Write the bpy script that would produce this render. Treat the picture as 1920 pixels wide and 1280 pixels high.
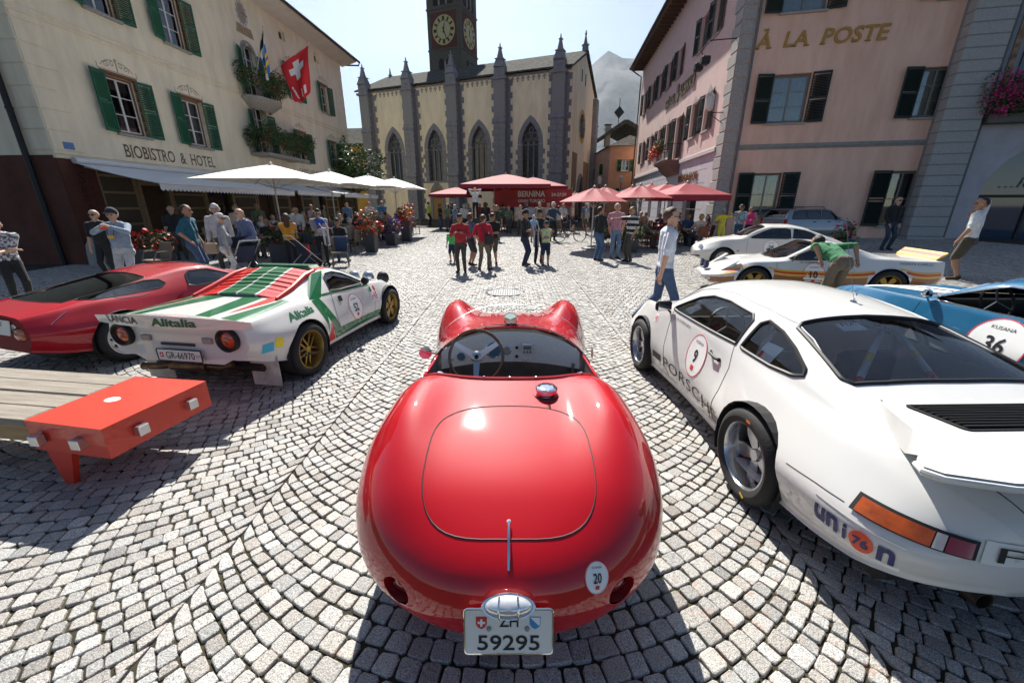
import bpy, bmesh, math, random
import numpy as np
from mathutils import Vector, Matrix
from mathutils.bvhtree import BVHTree
random.seed(7); RNG=np.random.default_rng(7)
R=math.radians
for o in list(bpy.data.objects): bpy.data.objects.remove(o)
SC=bpy.context.scene; COL=SC.collection
# ---------------------------------------------------------------- camera, sky, sun, exposure
cam=bpy.data.cameras.new('camera'); co=bpy.data.objects.new('camera',cam); COL.objects.link(co)
co.location=(0,0,1.87); co.rotation_euler=(R(90-18.72),0,0)
cam.sensor_width=36; cam.lens=14.0; cam.clip_start=.05; cam.clip_end=20000
SC.camera=co
SUN_EL,SUN_AZ=48.0,-8.0           # azimuth from +Y towards +X
W=bpy.data.worlds.new('World'); SC.world=W; W.use_nodes=True
nt=W.node_tree; bg=nt.nodes['Background']
sky=nt.nodes.new('ShaderNodeTexSky'); sky.sky_type='NISHITA'; sky.sun_disc=False
sky.sun_elevation=R(SUN_EL); sky.sun_rotation=R(SUN_AZ); sky.altitude=1000
sky.air_density=1.0; sky.dust_density=.5; sky.ozone_density=2.5
nt.links.new(sky.outputs[0],bg.inputs[0]); bg.inputs[1].default_value=.05
sl=bpy.data.lights.new('sun','SUN'); so=bpy.data.objects.new('sun',sl); COL.objects.link(so)
sl.energy=5.0; sl.angle=R(.53); sl.color=(1,.955,.88)
so.rotation_euler=(R(90-SUN_EL),0,R(180-SUN_AZ)); so.location=(0,0,60)
SC.view_settings.view_transform='Standard'; SC.view_settings.look='None'
SC.view_settings.exposure=1.1; SC.view_settings.gamma=1; SC.view_settings.use_curve_mapping=False
def zg(x,y): return .013*max(0,y-6)+.022*max(0,x-6)      # the square rises gently to the back and right
def zgn(x,y): return .013*np.maximum(0,y-6)+.022*np.maximum(0,x-6)
# ---------------------------------------------------------------- materials
MATS={}
def mat(name,col,rough=.6,metal=0,var=0,scale=8,bump=0,bscale=40,coat=0,emit=0,trans=0,alpha=1,col2=None,detail=4,spec=.5,ior=1.45,sheen=0,stretch=None):
    if name in MATS: return MATS[name]
    m=bpy.data.materials.new(name); m.use_nodes=True; MATS[name]=m
    n=m.node_tree; L=n.links; b=n.nodes['Principled BSDF']
    c=tuple(col)+(1,)
    b.inputs['Base Color'].default_value=c; b.inputs['Roughness'].default_value=rough
    b.inputs['Metallic'].default_value=metal; b.inputs['Coat Weight'].default_value=coat
    b.inputs['Coat Roughness'].default_value=.03; b.inputs['Transmission Weight'].default_value=trans
    b.inputs['Specular IOR Level'].default_value=spec; b.inputs['IOR'].default_value=ior
    b.inputs['Alpha'].default_value=alpha
    if sheen: b.inputs['Sheen Weight'].default_value=sheen
    if var or col2 or bump:
        tc=n.nodes.new('ShaderNodeTexCoord'); mp=n.nodes.new('ShaderNodeMapping')
        L.new(tc.outputs['Object'],mp.inputs[0])
        if stretch: mp.inputs['Scale'].default_value=stretch
    if var or col2:
        t=n.nodes.new('ShaderNodeTexNoise'); t.inputs['Scale'].default_value=scale; t.inputs['Detail'].default_value=detail
        t.inputs['Roughness'].default_value=.62
        r=n.nodes.new('ShaderNodeValToRGB'); L.new(mp.outputs[0],t.inputs[0]); L.new(t.outputs[0],r.inputs[0])
        a=tuple(max(0,x*(1-var)) for x in col); d=col2 if col2 else tuple(min(1,x*(1+var)) for x in col)
        r.color_ramp.elements[0].position=.3; r.color_ramp.elements[1].position=.7
        r.color_ramp.elements[0].color=a+(1,); r.color_ramp.elements[1].color=tuple(d)+(1,)
        L.new(r.outputs[0],b.inputs['Base Color'])
    if bump:
        t2=n.nodes.new('ShaderNodeTexNoise'); t2.inputs['Scale'].default_value=bscale; t2.inputs['Detail'].default_value=5
        L.new(mp.outputs[0],t2.inputs[0])
        bp=n.nodes.new('ShaderNodeBump'); bp.inputs['Strength'].default_value=bump; bp.inputs['Distance'].default_value=.01
        L.new(t2.outputs[0],bp.inputs['Height']); L.new(bp.outputs[0],b.inputs['Normal'])
    if emit: b.inputs['Emission Color'].default_value=c; b.inputs['Emission Strength'].default_value=emit
    return m
def glass(name,tint,alpha,rough=.02):
    if name in MATS: return MATS[name]
    m=bpy.data.materials.new(name); m.use_nodes=True; MATS[name]=m
    n=m.node_tree; L=n.links; o=n.nodes['Material Output']; n.nodes.remove(n.nodes['Principled BSDF'])
    tr=n.nodes.new('ShaderNodeBsdfTransparent'); tr.inputs[0].default_value=tuple(tint)+(1,)
    gl=n.nodes.new('ShaderNodeBsdfGlossy'); gl.inputs['Roughness'].default_value=rough
    fr=n.nodes.new('ShaderNodeFresnel'); fr.inputs[0].default_value=1.52
    ad=n.nodes.new('ShaderNodeMath'); ad.inputs[1].default_value=alpha; L.new(fr.outputs[0],ad.inputs[0]); ad.use_clamp=True
    mx=n.nodes.new('ShaderNodeMixShader'); L.new(ad.outputs[0],mx.inputs[0]); L.new(tr.outputs[0],mx.inputs[1]); L.new(gl.outputs[0],mx.inputs[2])
    L.new(mx.outputs[0],o.inputs[0]); return m
BLACK=mat('black_rubber',(.012,.012,.013),.55)
DARK=mat('dark_interior',(.018,.017,.017),.8)
CHROME=mat('chrome',(.75,.76,.78),.08,1)
ALU=mat('brushed_aluminium',(.55,.56,.58),.32,1,bump=.05,bscale=200)
STEELG=mat('grey_steel',(.28,.29,.31),.4,.8)
WHITEP=mat('white_print',(.8,.8,.79),.5)
BLACKP=mat('black_print',(.012,.012,.014),.5)
REDP=mat('red_print',(.62,.03,.03),.5)
TYRE=mat('tyre_rubber',(.016,.016,.017),.75,bump=.25,bscale=60)
GLASS=glass('clear_glass',(.86,.9,.9),.06)
GLASSD=glass('tinted_glass',(.35,.4,.42),.08)
IRON=mat('wrought_iron',(.02,.02,.022),.5,.3)
def carpaint(name,col,rough=.5,coat=1): return mat(name,col,rough,0,coat=coat,spec=.15)
# ---------------------------------------------------------------- mesh building
def mesh_obj(name,me,parent=None,loc=None,rot=None):
    o=bpy.data.objects.new(name,me); COL.objects.link(o)
    if parent is not None: o.parent=parent
    if loc is not None: o.location=loc
    if rot is not None: o.rotation_euler=rot
    return o
def tag(o,label=None,cat=None,group=None,kind=None):
    if label: o['label']=label
    if cat: o['category']=cat
    if group: o['group']=group
    if kind: o['kind']=kind
    return o
def empty(name,loc=(0,0,0),rz=0,label=None,cat=None,group=None):
    o=bpy.data.objects.new(name,None); COL.objects.link(o); o.location=loc; o.rotation_euler=(0,0,rz); o.empty_display_size=.2
    return tag(o,label,cat,group)
def copy_tree(o,parent=None):
    c=o.copy(); COL.objects.link(c); c.parent=parent
    for ch in list(o.children): copy_tree(ch,c)
    return c
def frame(z,x=None):
    z=Vector(z).normalized(); a=Vector(x) if x is not None else (Vector((1,0,0)) if abs(z.x)<.9 else Vector((0,1,0)))
    y=z.cross(a).normalized(); x=y.cross(z).normalized(); return x,y,z
class MB:
    def __init__(s): s.v=[]; s.f=[]; s.m=[]
    def add(s,vs,fs,mi=0):
        b=len(s.v); s.v+= [tuple(p) for p in vs]; s.f+= [tuple(b+i for i in f) for f in fs]; s.m+=[mi]*len(fs); return s
    def box(s,x0,x1,y0,y1,z0,z1,mi=0):
        return s.add([(x0,y0,z0),(x1,y0,z0),(x1,y1,z0),(x0,y1,z0),(x0,y0,z1),(x1,y0,z1),(x1,y1,z1),(x0,y1,z1)],
          [(3,2,1,0),(4,5,6,7),(0,1,5,4),(1,2,6,5),(2,3,7,6),(3,0,4,7)],mi)
    def bbox(s,x0,x1,y0,y1,z0,z1,b=.01,mi=0):     # box with chamfered edges
        vs=[];
        xs=(x0,x1);ys=(y0,y1);zs=(z0,z1)
        for i in range(8):
            p=[xs[i&1],ys[(i>>1)&1],zs[i>>2]]; q=[(1 if i&1 else -1),(1 if i&2 else -1),(1 if i&4 else -1)]
            for a in range(3):
                r=list(p)
                for k in range(3):
                    if k!=a: r[k]-=q[k]*b
                vs.append(r)
        V=lambda i,a: i*3+a
        fs=[]
        for a in range(3):
            o=[k for k in range(3) if k!=a]
            for sgn in (0,1):
                i0=(1<<a) if sgn else 0; A,B=1<<o[0],1<<o[1]
                fs.append([V(i0,a),V(i0|A,a),V(i0|A|B,a),V(i0|B,a)])
        for a in range(3):
            o=[k for k in range(3) if k!=a]
            for i in (0,1<<o[0],1<<o[1],(1<<o[0])|(1<<o[1])):
                j=i|(1<<a); fs.append([V(i,o[0]),V(j,o[0]),V(j,o[1]),V(i,o[1])])
        for i in range(8): fs.append([V(i,0),V(i,1),V(i,2)])
        c=Vector(((x0+x1)/2,(y0+y1)/2,(z0+z1)/2)); out=[]
        for f in fs:
            P=[Vector(vs[k]) for k in f]; n=(P[1]-P[0]).cross(P[2]-P[0]); mid=sum(P,Vector())/len(P)
            out.append(f if n.dot(mid-c)>0 else f[::-1])
        return s.add(vs,out,mi)
    def obox(s,c,size,M,mi=0):
        b=MB(); h=[q/2 for q in size]; b.box(-h[0],h[0],-h[1],h[1],-h[2],h[2]); c=Vector(c)
        return s.add([c+M@Vector(p) for p in b.v],b.f,mi)
    def cyl(s,p0,p1,r0,r1=None,n=12,mi=0,caps=True):
        r1=r0 if r1 is None else r1; p0=Vector(p0);p1=Vector(p1); x,y,z=frame(p1-p0)
        vs=[];
        for p,r in ((p0,r0),(p1,r1)):
            for i in range(n): a=2*math.pi*i/n; vs.append(p+x*(r*math.cos(a))+y*(r*math.sin(a)))
        fs=[(i,(i+1)%n,n+(i+1)%n,n+i) for i in range(n)]
        if caps: fs+= [tuple(range(n))[::-1],tuple(range(n,2*n))]
        return s.add(vs,fs,mi)
    def tube(s,path,r,n=6,closed=False,mi=0):
        P=[Vector(p) for p in path]; m=len(P); vs=[]; up=None
        for i in range(m):
            a=P[(i-1)%m] if (closed or i>0) else P[i]; b=P[(i+1)%m] if (closed or i<m-1) else P[i]
            t=(b-a)
            if t.length<1e-9: t=Vector((0,0,1))
            t.normalize()
            if up is None: x,y,_=frame(t)
            else:
                x=(up-t*up.dot(t))
                if x.length<1e-6: x,_,_=frame(t)
                x.normalize(); y=t.cross(x)
            up=x; rr=r[i] if hasattr(r,'__len__') else r
            for k in range(n): an=2*math.pi*k/n; vs.append(P[i]+x*(rr*math.cos(an))+y*(rr*math.sin(an)))
        fs=[]
        for i in range(m if closed else m-1):
            j=(i+1)%m
            for k in range(n): fs.append((i*n+k,i*n+(k+1)%n,j*n+(k+1)%n,j*n+k))
        if not closed: fs+= [tuple(range(n))[::-1],tuple(range((m-1)*n,m*n))]
        return s.add(vs,fs,mi)
    def lathe(s,prof,n=24,c=(0,0,0),axis=(0,0,1),mi=0,xdir=None):
        x,y,z=frame(axis,xdir); c=Vector(c); vs=[]
        for r,h in prof:
            for i in range(n): a=2*math.pi*i/n; vs.append(c+z*h+x*(r*math.cos(a))+y*(r*math.sin(a)))
        fs=[]
        for j in range(len(prof)-1):
            for i in range(n): fs.append((j*n+i,j*n+(i+1)%n,(j+1)*n+(i+1)%n,(j+1)*n+i))
        return s.add(vs,fs,mi)
    def prism(s,poly,o,ux,uy,depth,mi=0):      # polygon in (ux,uy) extruded by vector depth
        o=Vector(o);ux=Vector(ux);uy=Vector(uy);d=Vector(depth);n=len(poly)
        a=[o+ux*p[0]+uy*p[1] for p in poly]; vs=a+[p+d for p in a]
        fs=[tuple(range(n))[::-1],tuple(range(n,2*n))]+[(i,(i+1)%n,n+(i+1)%n,n+i) for i in range(n)]
        if ux.cross(uy).dot(d)<0: fs=[f[::-1] for f in fs]
        return s.add(vs,fs,mi)
    def mesh(s,name,mats,smooth=False):
        me=bpy.data.meshes.new(name); me.from_pydata([tuple(p) for p in s.v],[],s.f)
        for m in (mats if isinstance(mats,(list,tuple)) else [mats]): me.materials.append(m)
        if any(s.m): me.polygons.foreach_set('material_index',s.m)
        if smooth:
            me.polygons.foreach_set('use_smooth',[True]*len(s.f))
            if smooth!=2: me.set_sharp_from_angle(angle=R(38))
        me.update(); return me
    def build(s,name,mats,parent=None,smooth=False,loc=None,rot=None,stuff=False):
        o=mesh_obj(name,s.mesh(name,mats,smooth),parent,loc,rot)
        if stuff: o['kind']='stuff'
        return o
def np_mesh(name,verts,faces,mats,midx=None,smooth=False,counts=None):
    """verts (n,3); faces (m,k) array"""
    me=bpy.data.meshes.new(name); nv=len(verts); m,k=faces.shape
    me.vertices.add(nv); me.vertices.foreach_set('co',np.asarray(verts,np.float32).ravel())
    me.loops.add(m*k); me.loops.foreach_set('vertex_index',faces.astype(np.int32).ravel())
    me.polygons.add(m); me.polygons.foreach_set('loop_start',np.arange(0,m*k,k,dtype=np.int32))
    for q in (mats if isinstance(mats,(list,tuple)) else [mats]): me.materials.append(q)
    if midx is not None: me.polygons.foreach_set('material_index',np.asarray(midx,np.int32))
    me.polygons.foreach_set('use_smooth',np.full(m,bool(smooth)))
    me.update(calc_edges=True); me.validate(); return me
def pchip(pts):
    X=np.array([p[0] for p in pts],float);Y=np.array([p[1] for p in pts],float)
    if len(X)==1: return lambda t: np.full_like(np.asarray(t,float),Y[0])
    h=np.diff(X);d=np.diff(Y)/h;m=np.zeros_like(Y)
    for i in range(1,len(X)-1):
        if d[i-1]*d[i]>0:
            w1=2*h[i]+h[i-1];w2=h[i]+2*h[i-1]; m[i]=(w1+w2)/(w1/d[i-1]+w2/d[i])
    m[0]=d[0];m[-1]=d[-1]
    def f(t):
        t=np.clip(np.asarray(t,float),X[0],X[-1]); i=np.clip(np.searchsorted(X,t)-1,0,len(h)-1)
        u=(t-X[i])/h[i]
        return Y[i]*(1+2*u)*(1-u)**2+m[i]*h[i]*u*(1-u)**2+Y[i+1]*u*u*(3-2*u)+m[i+1]*h[i]*u*u*(u-1)
    return f
def catmull(P,sub):
    P=np.asarray(P,float); Q=np.vstack([2*P[0]-P[1],P,2*P[-1]-P[-2]]); out=[]
    for i in range(len(P)-1):
        p0,p1,p2,p3=Q[i:i+4]
        for k in range(sub):
            t=k/sub; out.append(.5*(2*p1+(p2-p0)*t+(2*p0-5*p1+4*p2-p3)*t*t+(3*p1-p0-3*p2+p3)*t**3))
    out.append(P[-1]); return np.array(out)
# ---------------------------------------------------------------- lettering (flat glyph meshes from the built-in font)
TXT={}
def text_geo(s,shear=0,bold=0,space=1):
    k=(s,shear,bold,space)
    if k in TXT: return TXT[k]
    c=bpy.data.curves.new('t','FONT'); c.body=s; c.size=1; c.shear=shear; c.offset=bold; c.space_character=space; c.resolution_u=3
    o=bpy.data.objects.new('t',c)
    me=bpy.data.meshes.new_from_object(o)
    v=[(p.co.x,p.co.y) for p in me.vertices]; f=[tuple(q.vertices) for q in me.polygons]
    bpy.data.meshes.remove(me); bpy.data.objects.remove(o); bpy.data.curves.remove(c)
    if v:
        x0=min(p[0] for p in v);x1=max(p[0] for p in v);y0=min(p[1] for p in v);y1=max(p[1] for p in v)
        v=[(p[0]-x0,p[1]-y0) for p in v]
    else: x0=x1=y0=y1=0
    TXT[k]=(v,f,x1-x0,y1-y0); return TXT[k]
def text_fit(s,w,h=None,**kw):          # returns verts scaled into w x h (origin bottom left)
    v,f,tw,th=text_geo(s,**kw); sx=w/max(tw,1e-6); sy=(h/max(th,1e-6)) if h else sx
    return [(p[0]*sx,p[1]*sy) for p in v],f
# decals: flat shapes draped on a body
def rrect(w,h,r=.01,n=4,c=(0,0)):
    out=[]
    for cx,cy,a0 in ((w/2-r,h/2-r,0),(-w/2+r,h/2-r,90),(-w/2+r,-h/2+r,180),(w/2-r,-h/2+r,270)):
        for i in range(n+1): a=R(a0+90*i/n); out.append((c[0]+cx+r*math.cos(a),c[1]+cy+r*math.sin(a)))
    return out
def oval(a,b,n=28,c=(0,0)): return [(c[0]+a*math.cos(2*math.pi*i/n),c[1]+b*math.sin(2*math.pi*i/n)) for i in range(n)]
def drape(bvh,geo,o,ux,uy,direction,off=.003,maxe=.06):
    """geo=(verts2d,faces); projects onto bvh along direction; returns bmesh-free (verts,faces)"""
    v,f=geo; bm=bmesh.new(); o=Vector(o);ux=Vector(ux);uy=Vector(uy);d=Vector(direction).normalized()
    bv=[bm.verts.new((p[0],p[1],0)) for p in v]
    for q in f:
        try: bm.faces.new([bv[i] for i in q])
        except ValueError: pass
    bmesh.ops.triangulate(bm,faces=bm.faces[:])
    for _ in range(5):
        es=[e for e in bm.edges if e.calc_length()>maxe]
        if not es: break
        bmesh.ops.subdivide_edges(bm,edges=es,cuts=1); bmesh.ops.triangulate(bm,faces=[x for x in bm.faces if len(x.verts)>3])
    bm.verts.ensure_lookup_table(); bm.verts.index_update(); out=[];ok=[]
    for w in bm.verts:
        p=o+ux*w.co.x+uy*w.co.y; h=bvh.ray_cast(p-d*.6,d,1.6)
        if h[0] is None: out.append(p); ok.append(False)
        else: out.append(h[0]-d*off); ok.append(True)
    fs=[tuple(x.index for x in q.verts) for q in bm.faces if all(ok[x.index] for x in q.verts)]
    bm.free(); return out,fs
def decal(parent,name,bvh,geo,o,ux,uy,direction,m,off=.003,maxe=.06):
    if isinstance(geo,list): geo=(geo,[tuple(range(len(geo)))])
    v,f=drape(bvh,geo,o,ux,uy,direction,off,maxe); b=MB(); b.add(v,f); return b.build(name,m,parent,smooth=2)
def decal_text(parent,s,bvh,o,ux,uy,w,h,direction,m,off=.004,name='lettering',ser=False,**kw):
    v,f=text_fit(s,w,h,**kw)
    if ser: v,f=serif(v,f)
    v=[(p[0]-w/2,p[1]-(h or w*.2)/2) for p in v]
    return decal(parent,name,bvh,(v,f),o,ux,uy,direction,m,off,.05)
def serif(v,f,k=.075,t=.05):
    """adds small slab serifs to the flat stem ends of a line of capitals"""
    from collections import Counter
    ec=Counter()
    for q in f:
        for i in range(len(q)): a,b=q[i],q[(i+1)%len(q)]; ec[(min(a,b),max(a,b))]+=1
    H=max(p[1] for p in v); v=list(v); f=list(f)
    for (a,b),c in ec.items():
        p,q=v[a],v[b]
        if c==1 and abs(p[1]-q[1])<.01*H and (p[1]<.04*H or p[1]>.93*H) and abs(p[0]-q[0])<.30*H:
            x0,x1=min(p[0],q[0])-k*H,max(p[0],q[0])+k*H; y0=p[1] if p[1]<H/2 else p[1]-t*H; o=len(v)
            v+=[(x0,y0),(x1,y0),(x1,y0+t*H),(x0,y0+t*H)]; f.append((o,o+1,o+2,o+3))
    return v,f
def flat_text(parent,s,o,ux,uy,w,h,m,name='lettering',depth=None,ser=False,**kw):
    v,f=text_fit(s,w,h,**kw)
    if ser: v,f=serif(v,f)
    o=Vector(o);ux=Vector(ux);uy=Vector(uy); b=MB()
    if depth:
        d=Vector(depth); n=len(v); b.add([o+ux*p[0]+uy*p[1] for p in v],f)
        b.add([o+ux*p[0]+uy*p[1]+d for p in v],f)
        from collections import Counter
        ec=Counter()
        for q in f:
            for i in range(len(q)): ec[(q[i],q[(i+1)%len(q)])]+=1
        b.f+= [(i,j,n+j,n+i) for (i,j) in ec if (j,i) not in ec]; b.m+=[0]*(len(b.f)-len(b.m))
    else: b.add([o+ux*p[0]+uy*p[1] for p in v],f)
    return b.build(name,m,parent)
# ---------------------------------------------------------------- ground
def soil_mat():
    m=mat('joint_soil',(.016,.013,.009),.95,col2=(.05,.042,.018),var=.3,scale=3,bump=.5,bscale=60); return m
def stone_mat():
    m=bpy.data.materials.new('granite_setts'); m.use_nodes=True; n=m.node_tree; L=n.links; b=n.nodes['Principled BSDF']
    b.inputs['Roughness'].default_value=.62; b.inputs['Specular IOR Level'].default_value=.35
    tc=n.nodes.new('ShaderNodeNewGeometry'); at=n.nodes.new('ShaderNodeAttribute'); at.attribute_name='tone'
    sp=n.nodes.new('ShaderNodeTexNoise'); sp.inputs['Scale'].default_value=190; sp.inputs['Detail'].default_value=3; sp.inputs['Roughness'].default_value=.7
    L.new(tc.outputs['Position'],sp.inputs[0])
    rp=n.nodes.new('ShaderNodeValToRGB'); e=rp.color_ramp.elements; e[0].position=.36; e[0].color=(.125,.122,.118,1); e[1].position=.62; e[1].color=(.50,.485,.455,1)
    L.new(sp.outputs[0],rp.inputs[0])
    mul=n.nodes.new('ShaderNodeMix'); mul.data_type='RGBA'; mul.blend_type='MULTIPLY'; mul.inputs[0].default_value=1
    L.new(rp.outputs[0],mul.inputs[6]); L.new(at.outputs['Color'],mul.inputs[7])
    # rusty stains, mostly to the right of the square
    st=n.nodes.new('ShaderNodeTexNoise'); st.inputs['Scale'].default_value=16; st.inputs['Detail'].default_value=4; L.new(tc.outputs['Position'],st.inputs[0])
    sr=n.nodes.new('ShaderNodeValToRGB'); sr.color_ramp.elements[0].position=.58; sr.color_ramp.elements[1].position=.72; L.new(st.outputs[0],sr.inputs[0])
    big=n.nodes.new('ShaderNodeTexNoise'); big.inputs['Scale'].default_value=.45; L.new(tc.outputs['Position'],big.inputs[0])
    sx=n.nodes.new('ShaderNodeSeparateXYZ'); L.new(tc.outputs['Position'],sx.inputs[0])
    mr=n.nodes.new('ShaderNodeMapRange'); mr.inputs[1].default_value=-2; mr.inputs[2].default_value=2; mr.inputs[3].default_value=.12; mr.inputs[4].default_value=.6; L.new(sx.outputs[0],mr.inputs[0])
    mm=n.nodes.new('ShaderNodeMath'); mm.operation='MULTIPLY'; L.new(sr.outputs[0],mm.inputs[0]); L.new(mr.outputs[0],mm.inputs[1])
    mx=n.nodes.new('ShaderNodeMix'); mx.data_type='RGBA'; L.new(mm.outputs[0],mx.inputs[0]); L.new(mul.outputs[2],mx.inputs[6]); mx.inputs[7].default_value=(.36,.19,.1,1)
    L.new(mx.outputs[2],b.inputs['Base Color'])
    bn=n.nodes.new('ShaderNodeTexNoise'); bn.inputs['Scale'].default_value=70; bn.inputs['Detail'].default_value=6; L.new(tc.outputs['Position'],bn.inputs[0])
    bp=n.nodes.new('ShaderNodeBump'); bp.inputs['Strength'].default_value=.8; bp.inputs['Distance'].default_value=.007; L.new(bn.outputs[0],bp.inputs['Height']); L.new(bp.outputs[0],b.inputs['Normal'])
    return m
STONE=stone_mat(); SOIL=soil_mat()
def ground():
    # one sheet to the horizon, following the gentle rise of the square
    xs=np.array([-9000,-2000,-400,-60,-30,-20,-15,-10,-6,-3,0,3,6,8,10,13,16,20,30,60,400,2000,9000.]); ys=np.array([-9000,-2000,-300,-40,-10,-3,0,3,6,9,12,16,20,25,30,40,50,70,120,400,2000,9000.])
    X,Y=np.meshgrid(xs,ys); Z=zgn(np.clip(X,-30,20),np.clip(Y,0,60))-.013
    v=np.stack([X.ravel(),Y.ravel(),Z.ravel()],1); nx=len(xs)
    f=np.array([(j*nx+i,j*nx+i+1,(j+1)*nx+i+1,(j+1)*nx+i) for j in range(len(ys)-1) for i in range(nx-1)])
    g=mesh_obj('ground',np_mesh('ground',v,f,SOIL)); tag(g,kind='structure')
    tag(g,'dark soil bed under the granite setts of the square','ground')
    Wc=3.26; Rr=2.2; dy=.102; quads=[]
    for c in range(-6,7):
        xc=c*Wc
        th1=math.asin(Wc/2/Rr); ph=RNG.uniform(0,1)
        for k in range(-8,300):
            y0=.35+k*dy
            if y0>33: break
            tt=np.linspace(-th1,th1,400); cum=np.cumsum(1/np.cos(tt)**.9); cum=(cum-cum[0])/(cum[-1]-cum[0]); n=int(round(2*th1*Rr/.094))+(k%2)
            t=np.interp(np.linspace(0,1,n+1),cum,tt)
            t=t+RNG.uniform(-.007,.007,n+1)
            t[0]=-th1-.01;t[-1]=th1+.01; t=np.clip(t,-th1-.012,th1+.012)
            jr=RNG.uniform(-.004,.004,n+1)
            x=Rr*np.sin(t); yb=y0-Rr*np.cos(t)+Rr+jr
            d=dy*np.cos(t); nxn=-np.sin(t); nyn=np.cos(t)       # towards +y, normal to the arc
            x2=np.clip(x+nxn*d,-Wc/2,Wc/2); y2=yb+nyn*d+ (dy-d*nyn-dy*0)*0
            # put the far corner on the next arc
            y2=(y0+dy)-np.sqrt(np.maximum(Rr*Rr-x2*x2,0))+Rr+jr*.5
            x=np.clip(x,-Wc/2,Wc/2); x2[0]=-Wc/2; x2[-1]=Wc/2
            y2=(y0+dy)-np.sqrt(np.maximum(Rr*Rr-x2*x2,0))+Rr+jr*.5
            q=np.stack([np.stack([x[:-1]+xc,yb[:-1]],1),np.stack([x[1:]+xc,yb[1:]],1),np.stack([x2[1:]+xc,y2[1:]],1),np.stack([x2[:-1]+xc,y2[:-1]],1)],1)
            quads.append(q)
    Q=np.concatenate(quads); cen=Q.mean(1)
    area=.5*np.abs((Q[:,2,0]-Q[:,0,0])*(Q[:,3,1]-Q[:,1,1])-(Q[:,3,0]-Q[:,1,0])*(Q[:,2,1]-Q[:,0,1]))
    vis=(np.abs(cen[:,0])<1.36*np.maximum(cen[:,1],0)+3.2)&(cen[:,1]>.2)&(cen[:,0]>-14.2)&(cen[:,0]<20)&(area>.0008)
    # leave room for the two iron covers
    vis&=((cen[:,0]+.15)**2+(cen[:,1]-8.85)**2>.42**2)
    Q=Q[vis];cen=cen[vis]; n=len(Q)
    gap=RNG.uniform(.0022,.0065,n)
    ctr=cen[:,None,:]; v=Q-ctr; ln=np.linalg.norm(v,axis=2,keepdims=True); v=v*(1-np.minimum(.45,1.45*gap[:,None,None]/np.maximum(ln,1e-4)))
    v=v+RNG.uniform(-.0055,.0055,v.shape)
    h=RNG.uniform(-.005,.005,n); tone=np.clip(RNG.normal(1.0,.15,n),.6,1.35); warm=RNG.uniform(-.03,.04,n)
    tx=RNG.uniform(-.03,.03,(n,2))
    dist=np.hypot(cen[:,0],cen[:,1]); near=cen[:,1]<8.5
    def octo(v,c):          # (m,4,2) -> (m,8,2)
        nx_=np.roll(v,-1,1); pv=np.roll(v,1,1)
        return np.stack([v+(pv-v)*c,v+(nx_-v)*c],2).reshape(len(v),8,2)
    zb=zgn(cen[:,0],cen[:,1])
    def make(idx,detail):
        m=len(idx); vv=v[idx]; cc=cen[idx]; base=zb[idx]+h[idx]; T=tx[idx]
        if detail:
            o=octo(vv,.13+RNG.uniform(-.06,.06,(m,4,1))); k=8
            rings=[(1.05,-.03),(1.0,-.007),(.968,-.0012),(.87,.0014)]
        else:
            o=vv; k=4; rings=[(1.02,-.016),(.93,.002)]
        P=[]
        for s,z in rings:
            xy=o*s+cc[:,None,:]; zz=base[:,None]+z+(o[:,:,0]*s*T[:,None,0]+o[:,:,1]*s*T[:,None,1])
            P.append(np.concatenate([xy,zz[:,:,None]],2))
        P=np.stack(P,1)                        # m,rings,k,3
        nr=len(rings); per=nr*k
        ring=[]
        for r in range(nr-1):
            for i in range(k): ring.append((r*k+i,r*k+(i+1)%k,(r+1)*k+(i+1)%k,(r+1)*k+i))
        top=(nr-1)*k
        if k==8: ring+= [(top,top+1,top+2,top+3),(top,top+3,top+4,top+7),(top+4,top+5,top+6,top+7)]
        else: ring.append((top,top+1,top+2,top+3))
        F=np.array(ring); return P.reshape(m,per,3),F
    def colour(me,idx,per):
        a=me.attributes.new('tone','FLOAT_COLOR','POINT'); t=tone[idx]; w=warm[idx]
        c=np.stack([t+w,t,t-w,np.ones_like(t)],1); a.data.foreach_set('color',np.repeat(c,per,0).astype(np.float32).ravel())
    # the 300 that show largest: a cobble of its own each
    inview=(np.abs(cen[:,0])<1.0*cen[:,1]+.35)&(cen[:,1]>1.02)&~((np.abs(cen[:,0])<.74)&(cen[:,1]>1.2))&~((cen[:,0]>1.75)&(cen[:,1]>1.3))
    order=np.argsort(np.where(inview,dist,1e9))[:300]; sel=np.zeros(n,bool); sel[order]=True
    for i in order:
        P,F=make(np.array([i]),True); P=P[0]; c=P.mean(0); me=np_mesh('cobblestone',P-c,F,STONE,smooth=False); colour(me,np.array([i]),len(P))
        mesh_obj('cobblestone',me,g,tuple(c))
    for nm,mask,det in (('cobbles',near&~sel,True),('cobbles',~near,False)):
        idx=np.nonzero(mask)[0]; P,F=make(idx,det); per=P.shape[1]; m=len(idx)
        faces=(F[None]+(np.arange(m)*per)[:,None,None]).reshape(-1,4)
        me=np_mesh(nm,P.reshape(-1,3),faces,STONE,smooth=False); colour(me,idx,per)
        tag(mesh_obj(nm,me,g),'granite setts laid in segmental arcs',kind='stuff')
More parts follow.
